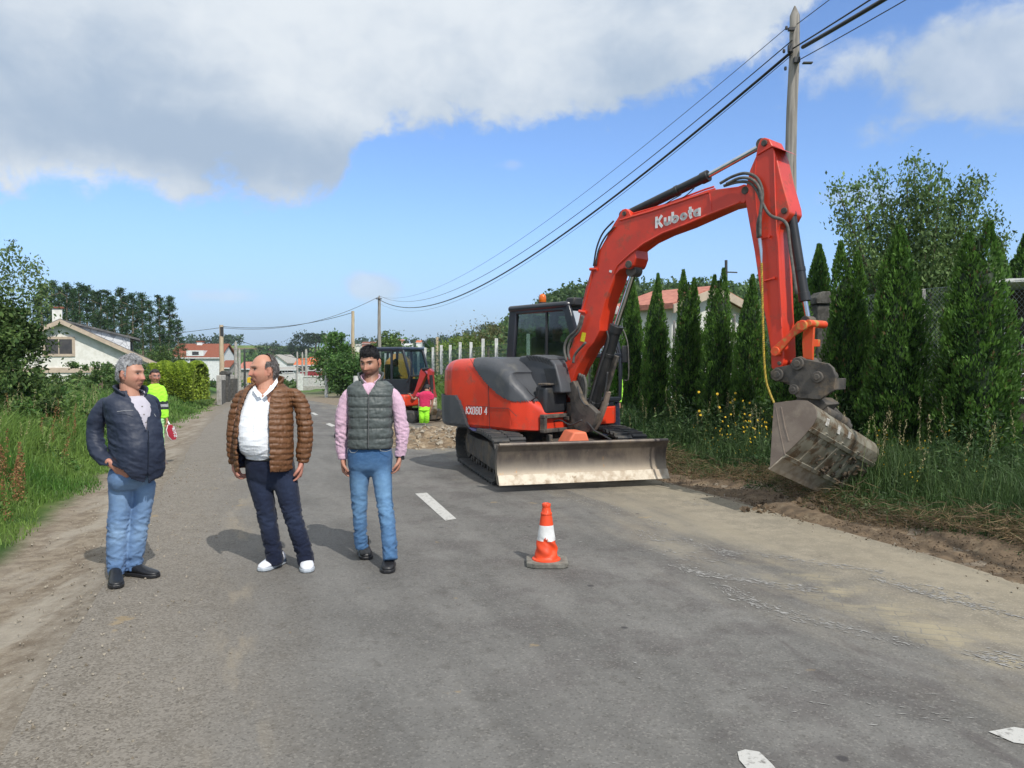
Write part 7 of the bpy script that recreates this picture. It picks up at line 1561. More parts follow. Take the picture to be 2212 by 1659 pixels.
# ---------------------------------------------------------------- man in the brown quilted jacket (middle)
Z7, Z8, Z9, Z10, ZZ = zoomer(540, 840, 2.5933), zoomer(800, 840, 2.5923), zoomer(200, 860, 2.5917), zoomer(280, 860, 4.8778), zoomer(920, 820, 5.5308)
def man_brown():
    s = Fig(Z7, 2.5933, 6.3, 6, ''); skin = (.52, .26, .175)
    hd = Head(s.pt(302, 226), -52, 2, 1.10, 1.08, jaw=1.25, nose=.86, chin=.8, smile=.8, jowl=1.6)
    mh, mb_, hl, hr = MB(), MB(), MB(), MB(); hd.add(mh, s.pt(325, 365), .073)
    s.limb(mh, [(335, 330, 52), (330, 400, 75)], .95)
    s.trunk(mb_, [(345, 350, 100, .10, 0), (340, 450, 130, .12, 0), (335, 650, 135, .13, 0), (350, 850, 140, .12, 0)])
    for L_ in ([(510, 390, 22), (568, 560, 20), (560, 820, 17)], [(165, 400, 22), (115, 600, 20), (120, 840, 17)], [(275, 860, 50), (332, 1150, 36), (378, 1450, 24)], [(440, 880, 50), (500, 1180, 36), (580, 1450, 24)]): s.limb(mb_, L_)
    hand(hr, s.pt(553, 805), s.pt(545, 900), -s.sx + s.fy * .2, s.fy, 1.2, .65); hand(hl, s.pt(118, 830, .03), s.pt(150, 915, .03), s.sx + s.fy * .3, s.fy, 1.05, .8)
    B = body_mesh('person', 'bald man in an open brown quilted jacket, white shirt and dark jeans', [('head', mh, .0030), ('body', mb_, .012), ('hand', hr, .0032), ('hand', hl, .0032)], hd, skin, {'flush': (.60, .17, .14), 'brow': (.16, .12, .10), 'browk': .7, 'lips': (.48, .18, .16)}, 'three men standing on the road', (.50, .22, .16))
    def mask(x, y, z):
        side = 1.0 if (y < .012 - max(0, z - .04) * .55 and z > -.055 + (.05 if y > -.04 else 0)) else -1
        if abs(x) > .062 and y > -.034 and z < .020: side = -1
        if z > .06 and y > -.035: side = min(side, (-.035 - y) * 30)
        return side * .5 if side > 0 else -.3
    hd.hair(B, HAIR, mask, lambda x, y, z: .0125, ((.055, .045, .042), (.24, .22, .21)), 3, 1.0, (0, -.6, -.5), 2200)
    # white shirt with a fine stripe
    sh = MB(); s.trunk(sh, [(318, 300, 50, .055, 0), (322, 335, 95, .085, .0), (300, 400, 115, .105, .02), (285, 500, 120, .13, .05), (282, 620, 128, .15, .075), (288, 710, 124, .15, .075), (318, 765, 128, .13, .045), (330, 790, 130, .12, .03)], e=2.3)
    cx_ = s.pt(290, 600)
    def scol(V, N_): la, fo, z = s.loc(V, 290, 600); st = np.clip(np.sin(la * 2 * np.pi / .014), 0, 1)[:, None] ** 2 * .12; c = np.array([.83, .85, .88]) * (1 - st) + np.array([.45, .55, .75]) * st; pl = (np.abs(la + .01) < .0022)[:, None]; return np.where(pl, np.array([.62, .64, .68]), c)
    cloth('shirt', sh, .0055, CLOTH, B, lambda V, N_: .006 * fbm(V, (7, 7, 16), 2) + .007 * (fbm(V, (5, 5, 26), 4, True, 2) - .45) * np.exp(-((V[:, 2] - s.z(755)) / .10) ** 2), scol, cut=lambda c, n: (c[:, 2] > s.z(318)) | ((np.abs(((c - np.array(s.pt(303, 395))) @ np.array(s.pp))) < (c[:, 2] - s.z(396)) * .62) & ((c - np.array(s.pt(318, 600))) @ np.array(s.fy) > .02)))
    c0 = s.pt(322, 322); a0 = Vector(c0)
    collar('shirt_collar', a0 + s.fy * .012, s.sx, s.fy, .083, .042, .10, .95, CLOTH, B, (.84, .86, .90), .005, .02, .55)
    for p in ([(244, 326, -.09), (262, 342, -.12), (302, 382, -.155), (272, 396, -.165), (240, 352, -.13)], [(396, 272, -.07), (402, 300, -.09), (372, 345, -.13), (322, 388, -.165), (306, 378, -.155), (352, 335, -.125)]):
        m = MB(); p = [s.pt(*q_) for q_ in p]; m.prism(p, s.fy * .006); o = m.build('collar_point', CLOTH, B); setcol(o.data, np.tile((.84, .86, .9), (len(o.data.vertices), 1)))
    # quilted jacket, open in front
    jk = MB(); s.trunk(jk, [(330, 285, 62, .07, -.01), (330, 325, 125, .105, -.005), (330, 370, 165, .13, .01), (326, 460, 178, .155, .03), (322, 600, 188, .178, .05), (320, 740, 192, .185, .05), (320, 862, 186, .175, .04)], e=2.5)
    s.limb(jk, [(470, 375, 34), (515, 388, 46), (556, 460, 49), (574, 560, 50), (576, 680, 49), (566, 770, 47), (560, 812, 38)], 1.0, capr=(.5, .1)); s.limb(jk, [(205, 372, 34, .02), (168, 400, 42, .02), (132, 480, 42, .02), (116, 600, 42, .02), (112, 720, 42, .02), (116, 828, 34, .02)], 1.0, capr=(.5, .1))
    ze, zt = s.z(862), s.z(300)
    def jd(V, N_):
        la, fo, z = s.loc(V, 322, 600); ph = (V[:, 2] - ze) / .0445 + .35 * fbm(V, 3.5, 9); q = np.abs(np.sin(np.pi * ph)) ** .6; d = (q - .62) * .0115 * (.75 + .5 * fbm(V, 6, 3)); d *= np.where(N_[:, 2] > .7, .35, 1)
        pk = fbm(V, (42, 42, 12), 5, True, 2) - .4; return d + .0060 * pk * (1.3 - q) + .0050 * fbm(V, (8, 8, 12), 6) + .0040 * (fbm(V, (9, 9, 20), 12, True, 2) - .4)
    def jcut(c, n):
        la, fo, z = s.loc(c, 322, 600); yz = np.interp(c[:, 2], [ze - .05, ze, s.z(700), s.z(470), s.z(330), s.z(290)], [0, 0, 1, 2, 3, 4]); L0 = s.r(1)
        left = np.interp(c[:, 2], [ze - .05, s.z(700), s.z(470), s.z(335), s.z(290)], [-150 * L0, -158 * L0, -140 * L0, -92 * L0, -40 * L0]); right = np.interp(c[:, 2], [ze - .05, s.z(700), s.z(470), s.z(335), s.z(285)], [60 * L0, 62 * L0, 55 * L0, 66 * L0, 60 * L0])
        return ((la > left) & (la < right) & (fo > .035)) | ((c[:, 2] < ze + .008) & (n[:, 2] < -.5)) | (c[:, 2] > s.z(297))
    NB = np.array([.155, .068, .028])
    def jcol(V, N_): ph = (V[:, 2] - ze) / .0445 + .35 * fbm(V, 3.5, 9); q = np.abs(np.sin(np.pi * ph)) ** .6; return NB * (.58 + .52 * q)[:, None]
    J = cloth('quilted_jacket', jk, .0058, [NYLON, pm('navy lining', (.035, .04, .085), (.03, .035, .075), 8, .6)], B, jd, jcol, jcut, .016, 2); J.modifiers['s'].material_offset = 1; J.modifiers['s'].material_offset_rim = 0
    collar('jacket_collar', s.pt(335, 322) + s.fy * .0, s.sx, s.fy, .108, .062, .16, .95, NYLON, B, NB * .8, .016, .022, .45)
    for xs in ():
        a = [s.pt(x, y, -.20 + (.06 if y < 420 else 0)) for x, y in xs]; m = MB().tube([Vector(v) for v in crom(a, 5)], .006, 6); o = m.build('jacket_zip', NYLON, B, smooth=180); setcol(o.data, np.tile((.10, .045, .03), (len(o.data.vertices), 1)))
    # jeans
    jf = jeans((.009, .013, .032), (.032, .046, .088), 0, s, [(s.z(960), .12, .5), (s.z(1180), .12, .45)], 3)
    trousers(s, [(350, 770, 150, .125, .02), (352, 830, 158, .135, .015), (356, 900, 158, .125, 0), (360, 950, 142, .095, -.005), (362, 985, 110, .06, 0)], [([(272, 900, 78), (296, 1000, 74), (330, 1160, 61), (355, 1300, 56), (377, 1400, 54), (384, 1476, 57)], 1.1), ([(436, 900, 80), (462, 1000, 76), (496, 1150, 62), (540, 1300, 56), (572, 1400, 52), (586, 1480, 54)], 1.1)], DENIM, B, jf, s.z(1440), s.z(1170), seed=1)
    bt = MB(); s.trunk(bt, [(350, 778, 152, .127, .022), (350, 796, 153, .128, .022)], .004, cap=False); o = bt.build('belt', LEATH, B, smooth=180); setcol(o.data, np.tile((.015, .013, .012), (len(o.data.vertices), 1)))
    m = MB(); a = [s.pt(358 + 6 * math.sin(i), 800 + i * 22, -.155 + .01 * i) for i in range(7)]; m.tube(a, .0018, 4); o = m.build('fly_seam', DENIM, B); setcol(o.data, np.tile((.12, .14, .2), (len(o.data.vertices), 1)))
    for hx, hy, tx, ty, dy in ((402, 1492, 290, 1540, 0), (586, 1480, 592, 1548, 0)):
        h_, t_ = G(*Z7(hx, hy)), G(*Z7(tx, ty)); h_.z = t_.z = .014; d = (t_ - h_).normalized(); o, d_, sd_, b = shoe('shoe', t_ - d * .295, t_, LEATH, B, .052, .10, (.74, .75, .80), (.42, .46, .5), L=.30)
        m = MB(); m.prism([b + d_ * .02 + sd_ * .05 * k + ZU * zz for k, zz in ((1, .02), (1, .045))] + [b + d_ * .11 + sd_ * .05 + ZU * .03], sd_ * .004); o2 = m.build('heel_patch', LEATH, o); setcol(o2.data, np.tile((.03, .05, .09), (len(o2.data.vertices), 1)))
        for i in range(5): q = MB(); u = .125 + i * .022; q.tube([b + d_ * u + sd_ * v * .02 + ZU * (.118 - .016 * i - abs(v) * .012 * 0 - .004 * v * v) for v in (-1, 0, 1)], .003, 5); o2 = q.build('shoelace', LEATH, o); setcol(o2.data, np.tile((.8, .8, .82), (len(o2.data.vertices), 1)))
man_brown()
# ---------------------------------------------------------------- dark haired man in the quilted vest (right)
def man_vest():
    s = Fig(Z8, 2.5923, 6.5, 6, ''); skin = (.46, .235, .155)
    hd = Head(s.pt(322, 178), -13, 14, 1.02, .97, jaw=1.0, nose=.92, chin=1.0)
    mh, mb_, hl, hr = MB(), MB(), MB(), MB(); hd.add(mh, s.pt(330, 330), .058); s.limb(mh, [(328, 300, 44), (325, 370, 66)], .9)
    s.trunk(mb_, [(328, 330, 90, .085, 0), (325, 450, 110, .10, 0), (325, 650, 110, .10, 0), (325, 800, 115, .11, 0)])
    for L_ in ([(196, 392, 14), (138, 590, 16), (148, 780, 15)], [(462, 392, 14), (528, 580, 16), (516, 770, 15)], [(255, 850, 45), (256, 1100, 30), (268, 1360, 22)], [(400, 850, 45, 0), (425, 1120, 32, -.12), (450, 1440, 22, -.25)]): s.limb(mb_, L_)
    hand(hl, s.pt(150, 790), s.pt(158, 900), s.sx + s.fy * .1, s.fy, 1.10, .6); hand(hr, s.pt(517, 775), s.pt(500, 880), -s.sx + s.fy * .15, s.fy, 1.12, .7)
    B = body_mesh('person', 'dark-haired man in a grey-green quilted vest, pink shirt and blue jeans', [('head', mh, .0028), ('body', mb_, .012), ('hand', hr, .0032), ('hand', hl, .0032)], hd, skin, {'stubble': .72, 'brow': (.012, .010, .010), 'browk': 1.1, 'flush': (.50, .20, .14), 'lips': (.42, .15, .14)}, 'three men standing on the road', (.46, .22, .15))
    def mask(x, y, z):
        hl_ = .064 - .9 * max(0, abs(x) - .045) * 1.2
        if y > .0: m_ = (z - (hl_ if y > .03 else (.045 + (hl_ - .045) * (y / .03)))) * 30
        else: m_ = (z - (.01 if y > -.045 else -.034)) * 22
        if abs(x) > .060 and .012 > y > -.006 and z > -.018: m_ = max(m_, .4)
        return min(1, m_)
    hd.hair(B, HAIR, mask, lambda x, y, z: .0085 + .021 * max(0, min(1, (z - .045) / .05)) * (1 + .3 * max(0, y) / .06), ((.008, .008, .009), (.035, .033, .036)), 7, 1.0, (.1, .5, .5), 4200)
    # pink shirt: body and sleeves
    PK = np.array([.60, .40, .50]); sh = MB(); s.trunk(sh, [(328, 290, 46, .055, 0), (330, 330, 120, .09, 0), (328, 420, 130, .11, 0), (326, 600, 128, .11, 0), (326, 715, 135, .115, 0)])
    s.limb(sh, [(225, 372, 26), (190, 372, 36), (160, 450, 45), (146, 560, 48), (142, 640, 43), (140, 720, 38), (146, 795, 30)], 1.0, capr=(.5, .1)); s.limb(sh, [(430, 372, 26), (468, 372, 36), (504, 450, 45), (525, 560, 46), (531, 640, 43), (528, 720, 38), (518, 778, 32)], 1.0, capr=(.5, .1))
    def sd2(V, N_): a = fbm(V @ np.array([[.9, 0, .4], [0, 1, 0], [-.4, 0, .9]]), (9, 9, 18), 3, True, 3) - .42; z = V[:, 2]; return a * .0075 * (.35 + np.exp(-((z - s.z(640)) / .12) ** 2)) + .006 * fbm(V, 9, 2)
    def scl(V, N_): la, fo, z = s.loc(V, 326, 600); st = (np.abs(((la * 90) % 1) - .5) < .16)[:, None]; return np.where(st, PK * 1.25, PK)
    cloth('shirt', sh, .0060, CLOTH, B, sd2, scl, cut=lambda c, n: (c[:, 2] > s.z(300)), smooth=2)
    for (wx, wy) in ((147, 785), (518, 768)):
        q = MB(); a = s.pt(wx, wy - 22); b = s.pt(wx + (1 if wx < 300 else -1) * 2, wy + 12); limb(q, [a, b], [s.r(33), s.r(33)], s.sx, 18, 3, .95, capr=(.05, .05)); o = q.build('cuff', CLOTH, B, smooth=180); setcol(o.data, np.tile(PK * 1.12, (len(o.data.vertices), 1)))
    w_ = MB(); a = s.pt(519, 783); b = s.pt(517, 792); limb(w_, [a, b], [s.r(31), s.r(31)], s.sx, 18, 2, .9, capr=(.05, .05)); w_.box(s.pt(535, 788, -.03), (.026, .012, .034)); o = w_.build('wristwatch', LEATH, B); setcol(o.data, np.tile((.015, .015, .017), (len(o.data.vertices), 1)))
    # vest
    vs = MB(); s.trunk(vs, [(330, 275, 62, .072, -.005), (331, 305, 118, .09, 0), (331, 335, 148, .115, .005), (329, 430, 147, .135, .01), (328, 560, 142, .14, .012), (328, 660, 146, .142, .012), (326, 715, 144, .138, .01), (326, 730, 138, .13, .01)], e=2.6)
    ze = s.z(728)
    def vd(V, N_): ph = (V[:, 2] - ze) / .087 + .12 * fbm(V, 3, 9); q = np.abs(np.sin(np.pi * ph)) ** .5; la, fo, z = s.loc(V, 316, 600); zp = np.exp(-((la) / .007) ** 2) * (fo > 0); return (q - .66) * .0100 + .0065 * fbm(V, (9, 9, 22), 5) * q + .0035 * (fbm(V, (22, 22, 12), 2, True, 2) - .4) - .006 * zp
    def vcut(c, n):
        la, fo, z = s.loc(c, 322, 600); t = (c[:, 2] - s.z(378)) / (s.z(300) - s.z(378)); return ((np.abs(la) < np.clip(t, 0, 1) * .060) & (fo > 0) & (t > 0)) | (c[:, 2] > s.z(290)) | ((c[:, 2] < ze + .006) & (n[:, 2] < -.5))
    VC = np.array([.082, .096, .092])
    def vcol(V, N_): la, fo, z = s.loc(V, 316, 600); ph = (V[:, 2] - ze) / .087 + .12 * fbm(V, 3, 9); q = np.abs(np.sin(np.pi * ph)) ** .5; c = VC * (.68 + .4 * q)[:, None]; return np.where((np.abs(la) < .005)[:, None] & (fo > 0)[:, None], VC * .7, c)
    cloth('quilted_vest', vs, .0056, NYLON, B, vd, vcol, vcut, .012, 2)
    collar('vest_collar', s.pt(330, 300) + s.fy * .006, s.sx, s.fy, .088, .075, .18, .62, NYLON, B, VC * .92, .014, .02, .62)
    collar('shirt_collar', s.pt(329, 300) + s.fy * .014, s.sx, s.fy, .070, .058, .12, .42, CLOTH, B, PK * 1.1, .005, .02, .60)
    m = MB(); m.tube([s.pt(316, 385, -.15), s.pt(314, 560, -.165), s.pt(313, 722, -.16)], .0035, 6); o = m.build('zip', NYLON, B); setcol(o.data, np.tile((.12, .12, .12), (len(o.data.vertices), 1)))
    jf = jeans((.040, .105, .23), (.155, .29, .46), 0, s, [(s.z(960), .16, .75), (s.z(1120), .12, .45), (s.z(1300), .2, .25)], 8)
    trousers(s, [(324, 715, 138, .11, .005), (324, 770, 146, .122, .0), (326, 845, 142, .118, -.005), (328, 880, 124, .09, -.01), (328, 900, 100, .06, -.01)], [([(258, 860, 70), (256, 960, 60), (256, 1100, 49), (260, 1210, 45), (266, 1320, 40), (272, 1378, 42)], 1.1), ([(400, 860, 70, 0), (407, 960, 60, -.04), (422, 1100, 51, -.10), (438, 1210, 50, -.16), (448, 1320, 47, -.21), (456, 1450, 47, -.26)], 1.1)], DENIM, B, jf, s.z(1360), s.z(1110), seed=6)
    for pts in ([(188, 760, -.02), (194, 960, -.02), (212, 1120, -.03), (232, 1330, -.02)], [(468, 760, -.02), (462, 960, -.06), (470, 1110, -.13), (492, 1380, -.25)]):
        m = MB().tube([s.pt(*q_) for q_ in pts], .003, 5); o = m.build('side_seam', DENIM, B, smooth=180); setcol(o.data, np.tile((.05, .11, .2), (len(o.data.vertices), 1)))
    for lbl, pts in (('pocket_seam', [(190, 738), (200, 755), (225, 757), (245, 740)]), ('pocket_seam', [(382, 728), (395, 745), (430, 748), (462, 738)])):
        m = MB().tube([s.pt(x, y, -.12) for x, y in pts], .0022, 4); o = m.build(lbl, DENIM, B); setcol(o.data, np.tile((.34, .36, .36), (len(o.data.vertices), 1)))
    for hx, hy, tx, ty in ((270, 1400, 305, 1462), (458, 1480, 436, 1552)):
        t_, h_ = G(*Z8(tx, ty)), G(*Z8(hx, hy)); h_.z = t_.z = .014; d = (t_ - h_).normalized(); o, d_, sd_, b = shoe('shoe', t_ - d * .28, t_, LEATH, B, .052, .105, (.016, .016, .018), (.02, .02, .022))
        q = MB(); limb(q, [b + d_ * .055 + ZU * .07, b + d_ * .05 + ZU * .15], [.050, .046], sd_, 14, 3, 1.1, capr=(.1, .1)); o2 = q.build('boot_shaft', LEATH, o, smooth=180); setcol(o2.data, np.tile((.016, .016, .018), (len(o2.data.vertices), 1)))
man_vest()
# ---------------------------------------------------------------- grey haired man in the navy jacket (left)
def man_navy():
    s = Fig(Z9, 2.5917, 6.0, 50, ''); skin = (.50, .255, .175)
    hd = Head(s.pt(338, 200), 80, 3, 1.03, 1.04, jaw=1.2, nose=.84, chin=.9, smile=1.2, jowl=1.2)
    mh, mb_, hl = MB(), MB(), MB(); hd.add(mh, s.pt(325, 345), .066); s.limb(mh, [(325, 310, 52), (335, 375, 70)], .95)
    s.trunk(mb_, [(330, 360, 90, .09, 0), (340, 500, 110, .11, 0), (345, 700, 115, .12, 0), (340, 850, 120, .11, 0)])
    for L_ in ([(140, 390, 20), (88, 600, 20), (108, 680, 20, -.03), (150, 738, 18, -.08), (218, 786, 16, -.12)], [(470, 400, 18, .12), (495, 600, 18, .12), (470, 780, 16, .05)], [(265, 880, 50), (245, 1150, 36), (238, 1470, 24)], [(410, 900, 50, .08), (380, 1150, 36, .08), (343, 1460, 24, .08)]): s.limb(mb_, L_)
    hand(hl, s.pt(224, 792, -.15), s.pt(284, 834, -.14), Vector((.3, 1, 0)), Vector((1, 0, 0)), 1.1, .3)
    B = body_mesh('person', 'grey-haired man in a navy jacket and light jeans, hand in pocket', [('head', mh, .0030), ('body', mb_, .012), ('hand', hl, .0032)], hd, skin, {'flush': (.62, .20, .16), 'brow': (.14, .11, .10), 'browk': .6, 'lips': (.46, .17, .15)}, 'three men standing on the road', (.50, .23, .16))
    def mask(x, y, z):
        if y > .0: m_ = (z - (.078 - .5 * max(0, abs(x) - .05) if y > .04 else (.048 + .03 * y / .04))) * 26
        else: m_ = (z - (.012 if y > -.036 else -.062)) * 20
        if abs(x) > .060 and .012 > y > -.008 and z > -.012: m_ = max(m_, .4)
        return min(1, m_)
    hd.hair(B, HAIR, mask, lambda x, y, z: .014 + .018 * max(0, min(1, (z - .03) / .06)) + (.003 if y > .04 else 0), ((.15, .15, .155), (.46, .46, .47)), 2, 1.0, (.3, -.5, .3), 4200)
    LV = np.array([.52, .49, .55]); sh = MB(); s.trunk(sh, [(330, 325, 55, .06, .0), (345, 360, 90, .095, .02), (350, 450, 110, .135, .03), (352, 560, 120, .155, .03)])
    cloth('shirt', sh, .007, CLOTH, B, lambda V, N_: .005 * fbm(V, 8, 2), lambda V, N_: np.tile(LV, (len(V), 1)), cut=lambda c, n: c[:, 2] > s.z(335))
    collar('shirt_collar', s.pt(332, 342) + s.fy * .012, s.sx, s.fy, .080, .045, .14, .5, CLOTH, B, LV * 1.1, .005, .02, .62)
    for i in range(3): q = MB(); c = s.pt(402 + i * 12, 405 + i * 52, -.20); q.cyl(c, c + s.fy * .004, .006, .006, 8); o = q.build('button', CLOTH, B); setcol(o.data, np.tile((.25, .23, .22), (len(o.data.vertices), 1)))
    jk = MB(); s.trunk(jk, [(322, 285, 60, .072, -.01), (318, 325, 112, .10, -.005), (318, 365, 160, .135, .0), (330, 450, 172, .165, .02), (342, 560, 172, .185, .04), (350, 680, 176, .198, .05), (352, 780, 176, .190, .045), (348, 860, 170, .178, .035), (348, 915, 168, .17, .03)], e=2.4)
    s.limb(jk, [(205, 385, 38), (162, 398, 52), (117, 475, 58), (98, 580, 56), (108, 670, 54, -.03), (145, 735, 50, -.08), (212, 778, 42, -.14)], 1.0, capr=(.5, .15)); s.limb(jk, [(430, 360, 44, .06), (468, 400, 50, .12), (480, 520, 48, .14), (478, 640, 46, .12), (470, 760, 42, .06)], 1.0, capr=(.5, .15))
    ze = s.z(895); hem = lambda q: np.interp(q / s.r(1), [-190, -140, -70, -20, 88, 110, 165], [s.z(v) for v in (768, 764, 788, 848, 890, 872, 858)])
    def jd(V, N_):
        z = V[:, 2]; la, fo, _ = s.loc(V, 345, 600); la = (V - np.array(s.pt(345, 600))) @ np.array(s.pp); a = fbm(V @ np.array([[.9, 0, .35], [0, 1, 0], [-.35, 0, .9]]), (4.5, 5, 13), 4, True, 3) - .42; arm = np.exp(-((la + .20) / .09) ** 2)
        el = np.exp(-((z - s.z(640)) / .14) ** 2); return a * .0095 * (.25 + .8 * arm * el + .45 * np.exp(-((z - s.z(800)) / .12) ** 2)) + .0075 * fbm(V, (6, 6, 9), 1)
    def jcut(c, n):
        la, fo, z = s.loc(c, 348, 600); t = np.clip((c[:, 2] - s.z(560)) / (s.z(320) - s.z(560)), 0, 1); tb = np.clip((s.z(815) - c[:, 2]) / (s.z(815) - ze), 0, 1)
        return ((np.abs(la) < t * .066) & (fo > .02) & (c[:, 2] > s.z(560))) | ((np.abs(la) < tb * .020) & (fo > .02) & (c[:, 2] < s.z(815))) | (c[:, 2] > s.z(300)) | (c[:, 2] < hem((c - np.array(s.pt(350, 600))) @ np.array(s.pp)))
    NV = np.array([.022, .030, .055])
    J = cloth('jacket', jk, .0062, cm('matt nylon', .55, .12, 90, .10, 12, .4), B, jd, lambda V, N_: np.tile(NV, (len(V), 1)), jcut, .010, 2)
    collar('jacket_collar', s.pt(325, 322) + s.fy * .01, s.sx, s.fy, .100, .055, .22, .72, NYLON, B, NV * .8, .013, .02, .60)
    for pts, col, r in (([(240, 438), (290, 432), (345, 430)], (.30, .30, .32), .0025), ([(442, 560), (446, 650), (444, 740), (442, 810)], (.012, .016, .03), .004), ([(480, 452), (492, 470)], (.3, .3, .3), .002)):
        m = MB().tube([s.pt(x, y, -.215) for x, y in pts], r, 5); o = m.build('zip', NYLON, B); setcol(o.data, np.tile(col, (len(o.data.vertices), 1)))
    jf = jeans((.085, .165, .33), (.25, .38, .56), 0, s, [(s.z(960), .16, .75), (s.z(1200), .10, .6), (s.z(1330), .15, .4)], 12)
    trousers(s, [(335, 800, 138, .125, .0), (334, 860, 148, .135, -.005), (336, 900, 142, .115, -.01), (336, 935, 118, .075, -.01)], [([(262, 900, 76), (260, 1000, 70), (246, 1150, 64), (236, 1300, 62), (236, 1420, 55), (237, 1490, 52)], 1.1), ([(414, 900, 74, .06), (410, 1000, 66, .07), (386, 1150, 61, .08), (362, 1300, 60, .09), (344, 1420, 54, .10), (340, 1462, 52, .10)], 1.1)], DENIM, B, jf, s.z(1480), s.z(1190), seed=11)
    for x0, y0, x1, y1 in ((228, 1530, 236, 1598), (318, 1505, 505, 1524)):
        h_, t_ = G(*Z9(x0, y0)), G(*Z9(x1, y1)); h_.z = t_.z = .014; d = (t_ - h_).normalized(); shoe('shoe', t_ - d * .295, t_, LEATH, B, .05, .082, (.013, .014, .017), (.018, .018, .02), L=.30)
man_navy()
# ---------------------------------------------------------------- people further off
def simple_person(name_label, s, headc, yaw, pitch, size, skin, haircol, torso, arms, pelvis, legs, hands, top_col, trouser_col, group=None, shoes=(), bands=(), hair=True, sleeves=True, vox=.016):
    hd = Head(headc, yaw, pitch, size); mh, mb_ = MB(), MB(); hd.add(mh, s.pt(torso[0][0], torso[0][1] + 5), .06)
    s.trunk(mb_, [(a, b, c * .8, d * .8, e_) for a, b, c, d, e_ in torso])
    for L_ in arms: s.limb(mb_, [(a[0], a[1], a[2] * .72, a[3] if len(a) > 3 else 0) for a in L_])
    for L_ in legs: s.limb(mb_, [(a[0], a[1], a[2] * .75, a[3] if len(a) > 3 else 0) for a in L_])
    parts = [('head', mh, .0055), ('body', mb_, .012)]
    for w_, t_, pn_, th in hands: q = MB(); hand(q, w_, t_, pn_, th, 1.05, .7); parts.append(('hand', q, .0045))
    B = body_mesh('person', name_label, parts, hd, skin, {'brow': (.03, .02, .02)}, group)
    if hair: hd.hair(B, HAIR, lambda x, y, z: min(1, ((z - (.070 if y > .02 else .03)) if y > -.02 else (z + .045)) * 25), lambda x, y, z: .012, haircol, 4)
    m = MB(); s.trunk(m, torso); 
    for L_ in arms: s.limb(m, L_ if sleeves else L_[:2], 1, capr=(.5, .1))
    bz = [(s.z(y0), s.z(y1), c) for y0, y1, c in bands]
    def col(V, N_):
        c = np.tile(top_col, (len(V), 1))
        for z0, z1, cc in bz: c[(V[:, 2] < z0) & (V[:, 2] > z1)] = cc
        return c
    cloth('jacket' if sleeves else 'shirt', m, vox * .7, HIVIS if bands else CLOTH, B, lambda V, N_: .008 * (fbm(V, (9, 9, 20), 3, True, 2) - .4), col, smooth=2, cut=(lambda c, n: (c[:, 2] > s.z(torso[0][1]) - .005)))
    m = MB(); s.trunk(m, pelvis)
    for L_ in legs: s.limb(m, L_, 1.05, capr=(.5, .1))
    cloth('trousers', m, vox * .75, HIVIS if max(trouser_col) > .4 else DENIM, B, lambda V, N_: .010 * (fbm(V, (8, 8, 18), 7, True, 2) - .4), lambda V, N_: np.tile(trouser_col, (len(V), 1)), smooth=2)
    for h_, t_, c in shoes: shoe('boot', h_, t_, LEATH, B, .052, .10, c, (.02, .02, .02))
    return B, hd
NEON = (.42, .95, .06)
